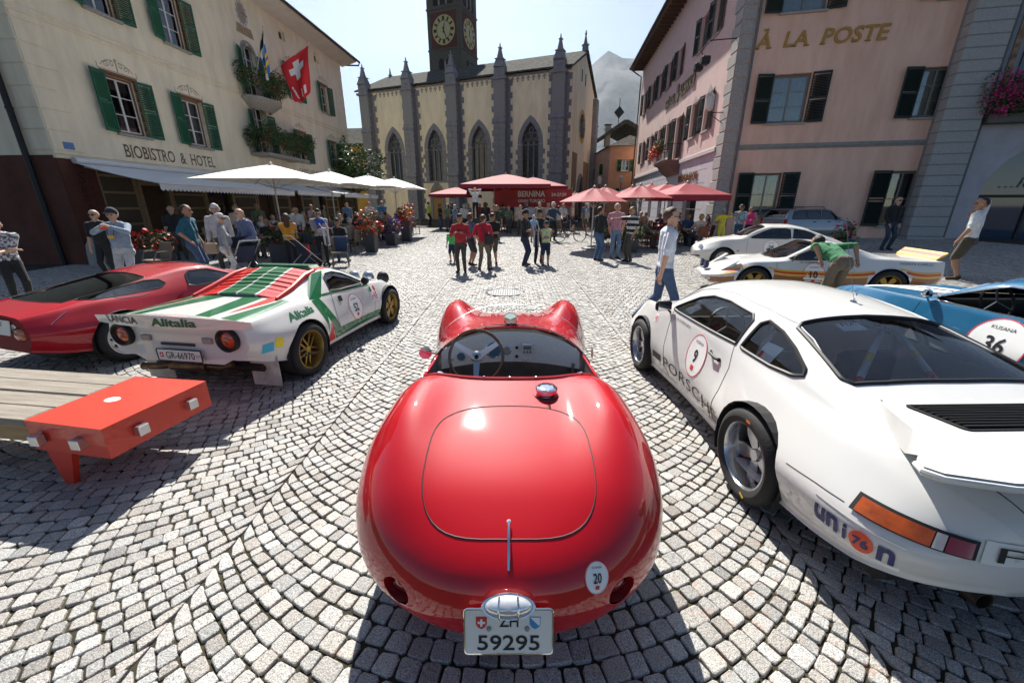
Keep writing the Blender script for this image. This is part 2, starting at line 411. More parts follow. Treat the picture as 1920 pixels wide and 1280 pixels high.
    # iron covers
    for x,y,r,lb in ((-.15,8.85,.40,'round iron manhole cover between the parked cars and the strollers'),):
        b=MB(); z=zg(x,y)
        b.lathe([(0,.004),(r*.86,.004),(r*.88,-.004),(r*.92,-.004),(r*.93,.006),(r,.006),(r*1.02,-.02)],40)
        for i in range(-6,7):
            for j in range(-6,7):
                if math.hypot(i,j)<6.2: b.box(i*.052-.014,i*.052+.014,j*.052-.014,j*.052+.014,.003,.009)
        o=b.build('manhole_cover',mat('cast_iron',(.20,.20,.205),.55,.3,var=.2,scale=20),loc=(x,y,z+.002)); tag(o,lb,'manhole cover')
ground()
# ---------------------------------------------------------------- building tool kit
class Facade:
    """x along the wall, y into the building, z up"""
    def __init__(s,root,origin,angle): s.root=root; s.o=Vector((origin[0],origin[1],0)); s.a=angle; s.M=Matrix.Rotation(angle,3,'Z')
    def p(s,x,y,z): return s.o+s.M@Vector((x,y,z))
    def put(s,name,mb,m,x=0,y=0,z=0,smooth=False,parent=None,stuff=False):
        me=mb if isinstance(mb,bpy.types.Mesh) else mb.mesh(name,m,smooth)
        o=mesh_obj(name,me,parent or s.root,None if parent else s.p(x,y,z),None if parent else (0,0,s.a))
        if parent: o.location=(x,y,z)
        if stuff: o['kind']='stuff'
        return o
def wall_mb(x0,x1,z0,z1,holes,deep=.28):
    """front face at y=0 with rectangular holes (x0,x1,z0,z1) and their reveals"""
    b=MB(); xs=sorted({x0,x1}|{h[0] for h in holes}|{h[1] for h in holes}); zs=sorted({z0,z1}|{h[2] for h in holes}|{h[3] for h in holes})
    for i in range(len(xs)-1):
        for j in range(len(zs)-1):
            cx=(xs[i]+xs[i+1])/2;cz=(zs[j]+zs[j+1])/2
            if any(h[0]<cx<h[1] and h[2]<cz<h[3] for h in holes): continue
            b.add([(xs[i],0,zs[j]),(xs[i+1],0,zs[j]),(xs[i+1],0,zs[j+1]),(xs[i],0,zs[j+1])],[(0,1,2,3)])
    for a,c,d,e in holes:
        b.add([(a,0,d),(c,0,d),(c,0,e),(a,0,e),(a,deep,d),(c,deep,d),(c,deep,e),(a,deep,e)],[(0,4,5,1),(1,5,6,2),(2,6,7,3),(3,7,4,0)])
    return b
SH={}
def shutter_mesh(w,h,m,slats=True):
    k=('sh',round(w,3),round(h,3),m.name)
    if k in SH: return SH[k]
    b=MB(); t=.035; s=.06
    b.box(0,s,0,t,0,h); b.box(w-s,w,0,t,0,h); b.box(s,w-s,0,t,0,.09); b.box(s,w-s,0,t,h-.09,h); b.box(s,w-s,0,t,h*.47,h*.47+.08)
    M=Matrix.Rotation(R(52),3,'X'); z=.13
    while z<h-.11:
        if not h*.455<z<h*.47+.1: b.obox((w/2,t*.5,z),(w-2*s,.072,.008),M)
        z+=.062
    SH[k]=b.mesh('shutter',m); return SH[k]
CURT=mat('lace_curtain',(.30,.285,.25),.9,var=.35,scale=25); ROOM=mat('dark_room',(.02,.019,.018),.9)
def window(F,x,z,w,h,frame_m,sash_m,shut_m=None,cols=2,rows=3,sill_m=None,shut_ang=8,curtain=True,surround=None,left=True,right=True,open_w=None):
    k=('win',round(w,2),round(h,2),frame_m.name,sash_m.name,cols,rows)
    if k not in SH:
        b=MB(); f=.07; y=.16
        b.box(0,f,y,y+.1,0,h); b.box(w-f,w,y,y+.1,0,h); b.box(f,w-f,y,y+.1,0,f); b.box(f,w-f,y,y+.1,h-f,h)
        me=b.mesh('window',frame_m)
        s=MB(); t=.035; W2=(w-2*f)/cols
        for c in range(cols):
            a=f+c*W2; y0=y+.015; s.box(a,a+t,y0,y0+.05,f,h-f); s.box(a+W2-t,a+W2,y0,y0+.05,f,h-f); s.box(a+t,a+W2-t,y0,y0+.05,f,f+t*1.4); s.box(a+t,a+W2-t,y0,y0+.05,h-f-t,h-f)
            for r in range(1,rows): zz=f+(h-2*f)*r/rows; s.box(a+t,a+W2-t,y0+.008,y0+.042,zz-.014,zz+.014)
        sm=s.mesh('sash',sash_m)
        p=MB(); pw,ph=W2-2*t,(h-2*f)/rows-.03; p.box(0,pw,0,.006,0,ph); pm=p.mesh('pane',GLASS)
        cu=MB(); n=14; cu.add([(f+(w-2*f)*i/n,y+.10+.012*(i%2),zz) for i in range(n+1) for zz in (f,h-f)],[(2*i,2*i+2,2*i+3,2*i+1) for i in range(n)]); cm=cu.mesh('curtain',CURT)
        d=MB(); d.box(0,w,y+.26,y+.28,0,h); dm=d.mesh('room_back',ROOM)
        SH[k]=(me,sm,pm,cm,dm,W2,t,f,ph)
    me,sm,pm,cm,dm,W2,t,f,ph=SH[k]
    o=F.put('window',me,None,x-w/2,0,z)
    F.put('sash',sm,None,parent=o)
    for c in range(cols):
        for r in range(rows): F.put('pane',pm,None,f+c*W2+t,.195,f+(h-2*f)*r/rows+.015,parent=o)
    if curtain: F.put('curtain',cm,None,parent=o)
    F.put('room_back',dm,None,parent=o)
    if sill_m:
        key=('sill',round(w,2),sill_m.name)
        if key not in SH: b=MB(); b.bbox(-.09,w+.09,-.09,.2,-.09,0,.012); SH[key]=b.mesh('sill',sill_m)
        F.put('sill',SH[key],None,0,0,-.002,parent=o)
    if shut_m:
        ow=open_w or w/2
        me2=shutter_mesh(ow,h+.04,shut_m)
        if left: q=mesh_obj('shutter',me2,o,(-.01,-.045,-.02)); q.rotation_euler=(0,0,R(180+shut_ang))
        if right: q=mesh_obj('shutter',me2,o,(w+.01,-.01,-.02)); q.rotation_euler=(0,0,R(-shut_ang))
    return o
def spiral(cx,cz,r0,a0,turns,dirn,n=26,tail=None):
    return [(cx+r0*(1-.8*i/n)*math.cos(a0+dirn*turns*2*math.pi*i/n),cz+r0*(1-.8*i/n)*math.sin(a0+dirn*turns*2*math.pi*i/n)) for i in range(n+1)]
def ribbon(b,pts,w,y=-.004,t=.004):
    L=[];
    for i,p in enumerate(pts):
        a=pts[max(0,i-1)];c=pts[min(len(pts)-1,i+1)]; dx,dz=c[0]-a[0],c[1]-a[1]; l=math.hypot(dx,dz) or 1; ww=w*(1-.45*abs(2*i/(len(pts)-1)-1))
        L+= [(p[0]-dz/l*ww/2,y,p[1]+dx/l*ww/2),(p[0]+dz/l*ww/2,y,p[1]-dx/l*ww/2)]
    b.add(L,[(2*i,2*i+1,2*i+3,2*i+2) for i in range(len(pts)-1)])
# ---------------------------------------------------------------- hotel on the left
CREAM=mat('cream_stucco',(.75,.66,.49),.9,var=.13,scale=1.6,bump=.15,bscale=90,stretch=(1.3,1.3,.35),detail=8); MAROON=mat('maroon_base_stucco',(.10,.035,.022),.9,var=.25,scale=1.5,bump=.2,bscale=60)
SHG=mat('green_shutter',(.006,.095,.048),.55,var=.15,scale=3); BROWNW=mat('brown_window_wood',(.17,.07,.03),.6,var=.3,scale=6,stretch=(3,3,.4)); SASHW=mat('white_sash',(.62,.61,.57),.5)
PAINTG=mat('painted_scroll_grey',(.33,.27,.21),.9,var=.2,scale=20); LETTER=mat('painted_letter_brown',(.15,.095,.055),.8); STONEG=mat('grey_sill_stone',(.30,.28,.25),.8,var=.2,scale=12)
SLATE=mat('stone_slate_roof',(.03,.03,.03),1.0,col2=(.10,.098,.085),var=.3,scale=3,bump=1,bscale=7,spec=.1); WOODD=mat('dark_wood',(.07,.035,.018),.6,var=.3,scale=8)
SANDST=mat('brown_panel_stone',(.16,.115,.07),.85,col2=(.07,.055,.04),var=.3,scale=30,bump=.8,bscale=28); SANDFR=mat('sandstone_frame',(.30,.22,.13),.85,var=.2,scale=9)
def hotel():
    root=empty('hotel_building',(-13.6,13.0,0),0,'cream hotel with green shutters, painted scrolls and flower balconies above white awnings','building')
    root.rotation_euler=(0,0,0); F=Facade(root,(0,0),math.atan2(.998,.057)); Ln=20.6; H=11.75
    wins=[(2.8,4.27,1.12,1.78),(5.77,4.27,1.12,1.78),(13.9,4.45,1.05,1.65),(17.9,4.45,1.05,1.65),(2.8,7.85,1.12,1.78),(5.7,7.85,1.12,1.78),(13.9,7.85,1.05,1.65),(17.6,7.85,1.05,1.65)]
    attic=[(13.5,10.65,.62,.5),(17.2,10.65,.62,.5),(5.7,10.65,.62,.5)]
    doors=[(10.2,4.5,.95,2.2),(10.2,7.12,.95,2.25)]
    gf=[(3.0,.0,1.1,2.6),(6.2,.9,1.5,1.7),(9.4,.0,1.2,2.6),(12.2,.0,1.2,2.6),(15.0,.9,1.5,1.7),(18.2,.0,1.2,2.6)]
    up=[(x-w/2,x+w/2,z,z+h) for x,z,w,h in wins+attic+doors]
    F.put('upper_wall',wall_mb(0,Ln,3.30,H,up),CREAM); F.put('ground_floor_wall',wall_mb(0,Ln,-.5,3.30,[(x-w/2,x+w/2,z,z+h) for x,z,w,h in gf]),SANDFR)
    b=MB(); b.add([(0,0,3.3),(0,11,3.3),(0,11,H),(0,0,H)],[(0,1,2,3)]); F.put('side_wall',b,CREAM); b=MB(); b.add([(Ln,0,-.5),(Ln,11,-.5),(Ln,11,H),(Ln,0,H)],[(0,1,2,3)]); F.put('side_wall',b,CREAM)
    b=MB(); b.add([(-.02,-.03,-.5),(-.02,11,-.5),(-.02,11,3.32),(-.02,-.03,3.32)],[(0,1,2,3)]); b.box(-.02,1.0,-.03,-.004,-.5,3.32); F.put('maroon_base',b,MAROON)
    # string courses
    for z,h,d,n in ((6.93,.07,.05,'string_course'),(7.10,.05,.035,'string_course'),(3.24,.10,.07,'string_course'),(3.36,.04,.03,'string_course')):
        b=MB(); b.bbox(-.05,Ln+.05,-d,.02,z,z+h,.01); F.put(n,b,CREAM)
    # incised corner blocks on both corners
    for k in range(15):
        z=3.45+k*.55
        if z+.5>H: break
        for x0,x1 in ((.0,.62 if k%2 else .85),(Ln-(.62 if k%2 else .85),Ln)):
            b=MB(); b.bbox(x0+.012,x1,-.022,.01,z+.018,z+.532,.012); F.put('corner_block',b,CREAM)
        b=MB(); w=.85 if k%2 else .62; b.bbox(-.022,.01,.0,w,z+.018,z+.532,.012); F.put('corner_block',b,CREAM)
    for x,z,w,h in wins:
        window(F,x,z,w,h,BROWNW,SASHW,SHG,2,3,STONEG,10 if x<10 else 14)
        b=MB(); b.box(-w/2-.09,-w/2,-.012,.1,0,h+.09); b.box(w/2,w/2+.09,-.012,.1,0,h+.09); b.box(-w/2,w/2,-.012,.1,h,h+.09); F.put('window_casing',b,BROWNW,x,0,z)
        b=MB(); zt=h+.12
        ribbon(b,[(-w/2-.12,zt),(w/2+.12,zt)],.05); ribbon(b,[(-w/2-.12,zt),(-w/2-.12,zt+.16)],.05); ribbon(b,[(w/2+.12,zt),(w/2+.12,zt+.16)],.05)
        for s in (-1,1):
            ribbon(b,[(s*p[0],p[1]) for p in spiral(w*.30,zt+.17,.10,-1.2,1.3,1)],.032); ribbon(b,[(s*p[0],p[1]) for p in spiral(w*.12,zt+.22,.09,2.6,1.2,-1)],.03); ribbon(b,[(s*w*.5,zt+.10),(s*w*.42,zt+.2),(s*w*.28,zt+.29),(s*w*.1,zt+.33)],.035)
        ribbon(b,[(0,zt+.02),(0,zt+.38)],.09); ribbon(b,spiral(0,zt+.34,.07,0,1,1),.03)
        F.put('painted_scroll',b,PAINTG,x,0,z,stuff=True)
    for x,z,w,h in attic: window(F,x,z,w,h,CREAM,BROWNW,None,1,1,None,curtain=False)
    for x,z,w,h in doors:
        window(F,x,z,w,h,STONEG,SASHW,None,2,4,None)
        n=14; b=MB(); arcp=[(w/2*math.cos(math.pi*i/n),h-.38+.42*math.sin(math.pi*i/n)) for i in range(n+1)]
        b.add([(p[0],-.01,p[1]) for p in arcp]+[(p[0]*1.28,-.01,h-.38+(p[1]-h+.38)*1.3) for p in arcp],[(i,i+1,n+2+i,n+1+i) for i in range(n)]); b.box(-w/2*1.28,-w/2,-.02,.02,0,h-.38); b.box(w/2,w/2*1.28,-.02,.02,0,h-.38)
        for s in (-1,1): b.add([(s*w/2,-.006,h-.38),(s*w/2,-.006,h),(0,-.006,h),]+[(s*abs(p[0]),-.006,p[1]) for p in (arcp[1:7][::1])],[tuple(range(9)) if s>0 else tuple(range(9))[::-1]])
        F.put('door_surround',b,STONEG,x,0,z)
        me2=shutter_mesh(w/2,h-.3,SHG); q=F.put('door_shutter',me2,None,x-w/2-.14,-.03,z); q.rotation_euler=(0,0,F.a+R(196)); q=F.put('door_shutter',me2,None,x+w/2+.14,-.02,z); q.rotation_euler=(0,0,F.a-R(14))
    # painted field and sundial above the doors
    b=MB(); b.add([(9.55,-.003,6.72),(10.85,-.003,6.72),(10.85,-.003,7.0),(9.55,-.003,7.0)],[(0,1,2,3)]); F.put('painted_field',b,mat('painted_field_tan',(.33,.24,.15),.9,var=.3,scale=6)); b=MB(); b.add([(9.6,-.003,9.75),(10.85,-.003,9.75),(10.75,-.003,10.15),(9.7,-.003,10.15)],[(0,1,2,3)]); F.put('painted_field',b,mat('painted_field_tan',(.33,.24,.15),.9,var=.3,scale=6))
    b=MB(); n=36; b.add([(10.2+.42*math.cos(2*math.pi*i/n),-.005,10.65+.55*math.sin(2*math.pi*i/n)) for i in range(n)]+[(10.2+.30*math.cos(2*math.pi*i/n),-.005,10.65+.42*math.sin(2*math.pi*i/n)) for i in range(n)],[(i,(i+1)%n,n+(i+1)%n,n+i) for i in range(n)]); sd=F.put('sundial',b,mat('sundial_white',(.55,.53,.5),.8))
    b=MB(); b.add([(10.2+.30*math.cos(2*math.pi*i/n),-.004,10.65+.42*math.sin(2*math.pi*i/n)) for i in range(n)],[tuple(range(n))[::-1]]); F.put('dial_field',b,PAINTG,parent=sd)
    b=MB()
    for i in range(12): a=2*math.pi*i/12; cx,cz=10.2+.36*math.cos(a),10.65+.485*math.sin(a); b.box(cx-.012,cx+.012,-.009,-.006,cz-.045,cz+.045)
    F.put('hour_mark',b,BLACKP,parent=sd,stuff=True)
    b=MB(); b.tube([(10.2,-.01,10.7),(10.15,-.3,10.45)],.01,5); F.put('gnomon',b,IRON,parent=sd)
    # lettering
    flat_text(root,'BIOBISTRO  &  HOTEL',F.p(2.25,-.006,3.50),F.M@Vector((1,0,0)),(0,0,1),4.1,.42,LETTER,ser=True,bold=.012); flat_text(root,'CAFFÈ GELATERIA SEMADENI',F.p(13.1,-.006,3.86),F.M@Vector((1,0,0)),(0,0,1),5.2,.24,LETTER,ser=True)
    for i,ch in enumerate('Semadeni'): flat_text(root,ch,F.p(.40,-.034,2.55-.27*i),F.M@Vector((1,0,0)),(0,0,1),.17 if i else .24,.2 if i else .34,mat('maroon_letter',(.035,.012,.01),.8),shear=.2)
    for i,ch in enumerate('articoli'): flat_text(root,ch,F.p(.70,-.034,2.35-.23*i),F.M@Vector((1,0,0)),(0,0,1),.10,.14,mat('maroon_letter',(.035,.012,.01),.8),shear=.2)
    b=MB(); b.bbox(.30,.60,-.035,-.02,3.52,3.72,.004); F.put('house_sign',b,mat('blue_sign',(.10,.2,.42),.5))
    # ground floor stone panels and doors
    for x,z,w,h in gf:
        b=MB(); b.box(x-w/2,x+w/2,.2,.24,z,z+h); F.put('doorway' if z==0 else 'shop_window',b,mat('dark_shop_glass',(.02,.02,.022),.08,coat=1) if z else WOODD)
        b=MB(); b.box(x-w/2-.12,x-w/2,-.04,.2,z,z+h+.12); b.box(x+w/2,x+w/2+.12,-.04,.2,z,z+h+.12); b.box(x-w/2,x+w/2,-.04,.2,z+h,z+h+.12); F.put('stone_casing',b,SANDFR)
    pan=[(1.05,2.2)]+[(gf[i][0]+gf[i][2]/2+.2,gf[i+1][0]-gf[i+1][2]/2-.2) for i in range(5)]+[(19.0,20.4)]
    for a,c in pan:
        z=.25
        while z<2.9:
            n=max(1,int((c-a)/.85)); w=(c-a)/n
            for i in range(n):
                b=MB(); b.bbox(a+i*w+.03,a+(i+1)*w-.03,-.035,.0,z+.03,z+.47,.015); F.put('stone_panel',b,SANDST)
            z+=.52
    b=MB(); b.lathe([(0,.9),(.12,.86),(.2,.7),(.24,.4),(.26,-.1)],16,(.05,-.25,0)); F.put('corner_guard_stone',b,STONEG,smooth=True)
    # eaves, roof, gutter, downpipe
    b=MB(); b.add([(-.4,-1.05,H+.05),(Ln+.5,-1.05,H+.05),(Ln+.5,0.05,H-.25),(-.4,.05,H-.25)],[(0,1,2,3)]); b.add([(-.4,-1.05,H+.05),(Ln+.5,-1.05,H+.05),(Ln+.5,-1.05,H+.12),(-.4,-1.05,H+.12)],[(3,2,1,0)]); F.put('eaves_soffit',b,mat('white_soffit',(.55,.52,.46),.85,var=.1,scale=2))
    b=MB(); b.prism([(-1.15,H+.10),(-1.15,H+.22),(5.5,H+3.6),(12.1,H+.22),(12.1,H+.1),(5.5,H+3.4)],(-.5,0,0),(0,1,0),(0,0,1),(Ln+1.1,0,0)); F.put('roof',b,SLATE)
    b=MB(); b.tube([(-.5,-1.2,H+.10),(Ln+.7,-1.2,H+.10)],.075,8); b.tube([(Ln+.7,-1.2,H+.08),(Ln+.62,-1.15,H-.12),(Ln+.45,-.3,H-.14)],.05,8); F.put('gutter',b,mat('dark_copper',(.045,.04,.036),.5,.5))
    b=MB(); b.tube([(-.14,.75,-.1),(-.14,.75,H)],.075,10)
    for z in (1.0,2.1,4.5,7,9.5): b.tube([(-.14,.75,z),(-.14,.75,z+.06)],.09,10)
    F.put('downpipe',b,BLACK)
    return F
HF=hotel()
# awnings
AWN=mat('awning_canvas',(.70,.70,.69),.8,var=.05,scale=3,bump=.1,bscale=200); STEELW=mat('white_arm',(.6,.6,.6),.4,.3)
def awning(x0,x1,out,z0,z1,label):
    root=empty('awning',HF.p(x0,0,0)+Vector((-13.6,13.0,0)),HF.a,label,'awning','awnings of the hotel'); w=x1-x0
    b=MB(); n=10; b.add([(w*i/n,-.1-(out-.1)*j/6,z0+(z1-z0)*j/6-.05*math.sin(math.pi*j/6)) for j in range(7) for i in range(n+1)],[(j*(n+1)+i,j*(n+1)+i+1,(j+1)*(n+1)+i+1,(j+1)*(n+1)+i) for j in range(6) for i in range(n)]); b.build('canvas',AWN,root,smooth=2)
    b=MB(); k=int(w/.16); vs=[];fs=[]
    for i in range(k):
        a=w*i/k; s=w/k; pts=[(a,0)]+[(a+s*t/6,-.16-.06*math.sin(math.pi*t/6)) for t in range(7)]+[(a+s,0)]; o=len(vs); vs+= [(p[0],-out-.01,z1+p[1]) for p in pts]; fs.append(tuple(range(o,o+len(pts))))
    b.add(vs,fs); b.build('scalloped_valance',AWN,root,stuff=True)
    b=MB(); b.tube([(0,-.15,z0+.06),(w,-.15,z0+.06)],.10,10); b.build('roller_box',STEELW,root,smooth=True); b=MB(); b.tube([(0,-out,z1),(w,-out,z1)],.035,8); b.build('front_bar',STEELW,root)
    for x in (.3,w-.3): b=MB(); b.tube([(x,-.1,z0-.1),(x+.4,-out*.5,(z0+z1)/2-.12),(x,-out,z1-.03)],.025,6); b.build('folding_arm',STEELW,root)
awning(.35,7.6,2.7,3.15,2.55,'wide white awning with scalloped edge at the maroon corner of the hotel'); awning(8.6,13.2,2.3,3.05,2.62,'white awning between the balcony and the hotel windows'); awning(13.8,19.4,2.3,3.05,2.62,'white awning at the church end of the hotel')
# leaves and blossoms
def leaf_mesh(name,pts,size,mats,weights,flat=.6,up=.3):
    n=len(pts); pts=np.asarray(pts); d=RNG.normal(size=(n,3)); d[:,2]=np.abs(d[:,2])*up+ d[:,2]*(1-up)*.4; d/=np.linalg.norm(d,axis=1,keepdims=True)
    t=RNG.normal(size=(n,3)); t-=d*(t*d).sum(1,keepdims=True); t/=np.linalg.norm(t,axis=1,keepdims=True); s=np.asarray(size)*RNG.uniform(.6,1.3,n) if np.ndim(size)==0 else size; s=s[:,None]
    nn=np.cross(d,t)
    V=np.stack([pts-d*s*.5,pts+t*s*.32*flat+nn*s*.08,pts+d*s*.6,pts-t*s*.32*flat+nn*s*.08],1).reshape(-1,3); Fc=np.arange(n*4).reshape(n,4)
    mi=RNG.choice(len(mats),n,p=np.array(weights)/sum(weights)); return np_mesh(name,V,Fc,mats,mi)
LEAFD=mat('leaf_dark_green',(.018,.045,.014),.55,var=.3,scale=3); LEAFM=mat('leaf_mid_green',(.045,.10,.022),.5,var=.3,scale=3); LEAFL=mat('leaf_light_green',(.12,.20,.035),.5)
FLR=mat('geranium_red',(.60,.02,.015),.5); FLO=mat('begonia_orange',(.70,.11,.03),.5); FLP=mat('petunia_pink',(.55,.04,.20),.5); FLV=mat('petunia_violet',(.16,.03,.30),.5); FLW=mat('blossom_cream',(.7,.62,.45),.5)
def blob(n,c,r,shell=.5):
    d=RNG.normal(size=(n,3)); d/=np.linalg.norm(d,axis=1,keepdims=True); rr=RNG.uniform(shell,1,n)**.5; k=1+.22*np.sin(d[:,0]*5+c[0]*7)*np.cos(d[:,2]*6+c[1]*3); return np.array(c)+d*np.array(r)*(rr*k)[:,None]
def plant_parts(parent,leaves,flowers,lm=(LEAFD,LEAFM,LEAFL),lw=(5,4,1),fm=(FLR,),fw=(1,),ls=.11,fs=.075):
    o=mesh_obj('foliage',leaf_mesh('foliage',leaves,ls,list(lm),lw),parent); o['kind']='stuff'
    if len(flowers): o=mesh_obj('blossoms',leaf_mesh('blossoms',flowers,fs,list(fm),fw,flat=1.6),parent); o['kind']='stuff'
def balcony(x0,x1,z,out,label,half_round):
    W0=Vector((-13.6,13.0,0)); root=empty('balcony',W0+HF.p(x0,0,z),HF.a,label,'balcony','flower balconies on the hotel'); w=x1-x0
    n=16; plan=[(w/2-w/2*math.cos(math.pi*i/n),-out*math.sin(math.pi*i/n)**.6) for i in range(n+1)] if half_round else [(0,0),(0,-out),(w,-out),(w,0)]
    b=MB(); k=len(plan); cx=w/2
    b.add([(p[0],p[1],0) for p in plan]+[(p[0],p[1],-.12) for p in plan]+[(cx+(p[0]-cx)*.6,p[1]*.45,-.5 if half_round else -.16) for p in plan],[tuple(range(k))]+[(i,i+1,k+i+1,k+i) for i in range(k-1)]+[(k+i,k+i+1,2*k+i+1,2*k+i) for i in range(k-1)]); b.build('slab',STONEG,root)
    path=[]
    for a,c in zip(plan,plan[1:]):
        m=max(1,int(math.hypot(c[0]-a[0],c[1]-a[1])/.12))
        for i in range(m): path.append((a[0]+(c[0]-a[0])*i/m,a[1]+(c[1]-a[1])*i/m))
    path.append(plan[-1])
    b=MB(); b.tube([(p[0],p[1],.95) for p in path],.02,6); b.build('hand_rail',IRON,root); b=MB()
    for p in path: b.tube([(p[0],p[1],0),(p[0],p[1],.95)],.009,4)
    b.build('balusters',IRON,root,stuff=True)
    lv=[];fl=[]
    for p in path[::2]:
        lv.append(blob(420,(p[0]+random.uniform(-.1,.1),p[1]-.12,.78+random.uniform(-.2,.2)),(.36,.36,.48))); fl.append(blob(22,(p[0],p[1]-.16,.72+random.uniform(-.2,.2)),(.24,.2,.34),.8))
    plant_parts(root,np.concatenate(lv),np.concatenate(fl),fm=(FLR,FLO,FLW),fw=(4,2,.4),ls=.10,fs=.055)
balcony(8.9,12.6,4.42,1.0,'lower long iron balcony thick with flowers on the cream hotel',False); balcony(9.0,11.5,6.98,.9,'upper rounded stone balcony with flowers below the sundial',True)
# flags
def cloth_flag(name,base,tip,drop,along,label,paint):
    root=empty(name,tuple(base),0,label,'flag'); b=MB(); T=Vector(tip)-Vector(base); b.tube([(0,0,0),T],[.022,.014],8); b.lathe([(0,.05),(.025,.03),(.02,0)],8,tuple(T),tuple(T)); b.build('flag_pole',mat('pale_pole',(.45,.42,.38),.5),root,smooth=True)
    nu,nv=28,36; u0=along[0]; u1=along[1]; V=np.zeros((nv+1,nu+1,3)); Tn=np.array(T)
    side=np.cross(Tn,[0,0,1.]); side/=np.linalg.norm(side)
    for j in range(nv+1):
        for i in range(nu+1):
            u=u0+(u1-u0)*i/nu; t=j/nv
            # cloth hangs from the pole and gathers towards its lower part
            P=Tn*(u+( .5*(u0+u1)+.12-u)*.45*t)+np.array([0,0,-drop*t*(1-.10*abs(2*i/nu-1))]); P=P+side*(.10*t**.6*math.sin(i/nu*9+t*2.2)+.05*math.sin(t*7+i*.2)); V[j,i]=P
    fc=[];mi=[]
    for j in range(nv):
        for i in range(nu): a=j*(nu+1)+i; fc.append((a,a+1,a+nu+2,a+nu+1)); mi.append(paint((i+.5)/nu,(j+.5)/nv))
    me=np_mesh('cloth',V.reshape(-1,3),np.array(fc),[mat('flag_red',(.60,.02,.025),.75),mat('flag_white',(.72,.72,.70),.75),mat('flag_blue',(.02,.16,.45),.75),mat('flag_yellow',(.75,.45,.03),.75),mat('flag_black',(.02,.02,.022),.75)],mi,smooth=True); mesh_obj('cloth',me,root)
def swiss(u,t):
    a,b=u-.5,t-.30
    if (abs(a)<.09 and abs(b)<.20) or (abs(a)<.27 and abs(b)<.065): return 1
    if t>.74 and t<.92 and (int(u*9)%2==0 and .55<u<.9): return 1
    if .62<t<.92 and abs(u-.12-(t-.6)*.5)<.035: return 1
    return 0
def stripes(u,t):
    if t<.16: return 4
    if t<.36: return 1
    if t<.52: return 2
    if t<.80: return 3 if (int(t*20)%3!=1 and abs(u-.5)>.08) else 2
    return 1 if u<.6 else 2
W0=Vector((-13.6,13.0,0)); b0=W0+HF.p(11.5,-.05,8.45); cloth_flag('swiss_flag',b0,W0+HF.p(11.95,-2.25,9.92),2.2,(.30,.98),'red flag with white cross hanging from a pole on the hotel balcony',swiss)
b0=W0+HF.p(9.2,-.85,7.8); cloth_flag('canton_flag',b0,W0+HF.p(9.3,-1.5,9.75),1.75,(.55,.98),'narrow flag striped black, white, blue and yellow on the hotel balcony',stripes)
# ---------------------------------------------------------------- church, tower
OCHRE=mat('pale_ochre_stucco',(.82,.71,.50),.9,var=.15,scale=1.2,bump=.1,bscale=60,stretch=(1.2,1.2,.35),detail=8); GREYST=mat('grey_ashlar',(.22,.22,.235),.85,var=.22,scale=2.2,bump=.25,bscale=40); GREYC=mat('mortar_core',(.24,.235,.23),.9)
RUBBLE=mat('tower_rubble',(.17,.15,.12),.9,col2=(.07,.064,.055),var=.3,scale=5,bump=1,bscale=8); LEAD=mat('leaded_glass',(.012,.013,.016),.25,col2=(.06,.065,.07),scale=5,coat=.3)
def gothic(w,h,n=12):         # pointed arch outline from spring line z=0 to apex h, half width w
    c=(h*h-w*w)/(2*w); r=w+c; a1=math.atan2(h,c); L=[(c-r*math.cos(a1*i/n),r*math.sin(a1*i/n)) for i in range(n+1)]     # left side, from (-w,0) to apex
    return [( -abs(-p[0]) if False else p[0]-0,p[1]) for p in [( -(r*math.cos(a1*i/n)-c),r*math.sin(a1*i/n)) for i in range(n+1)]]
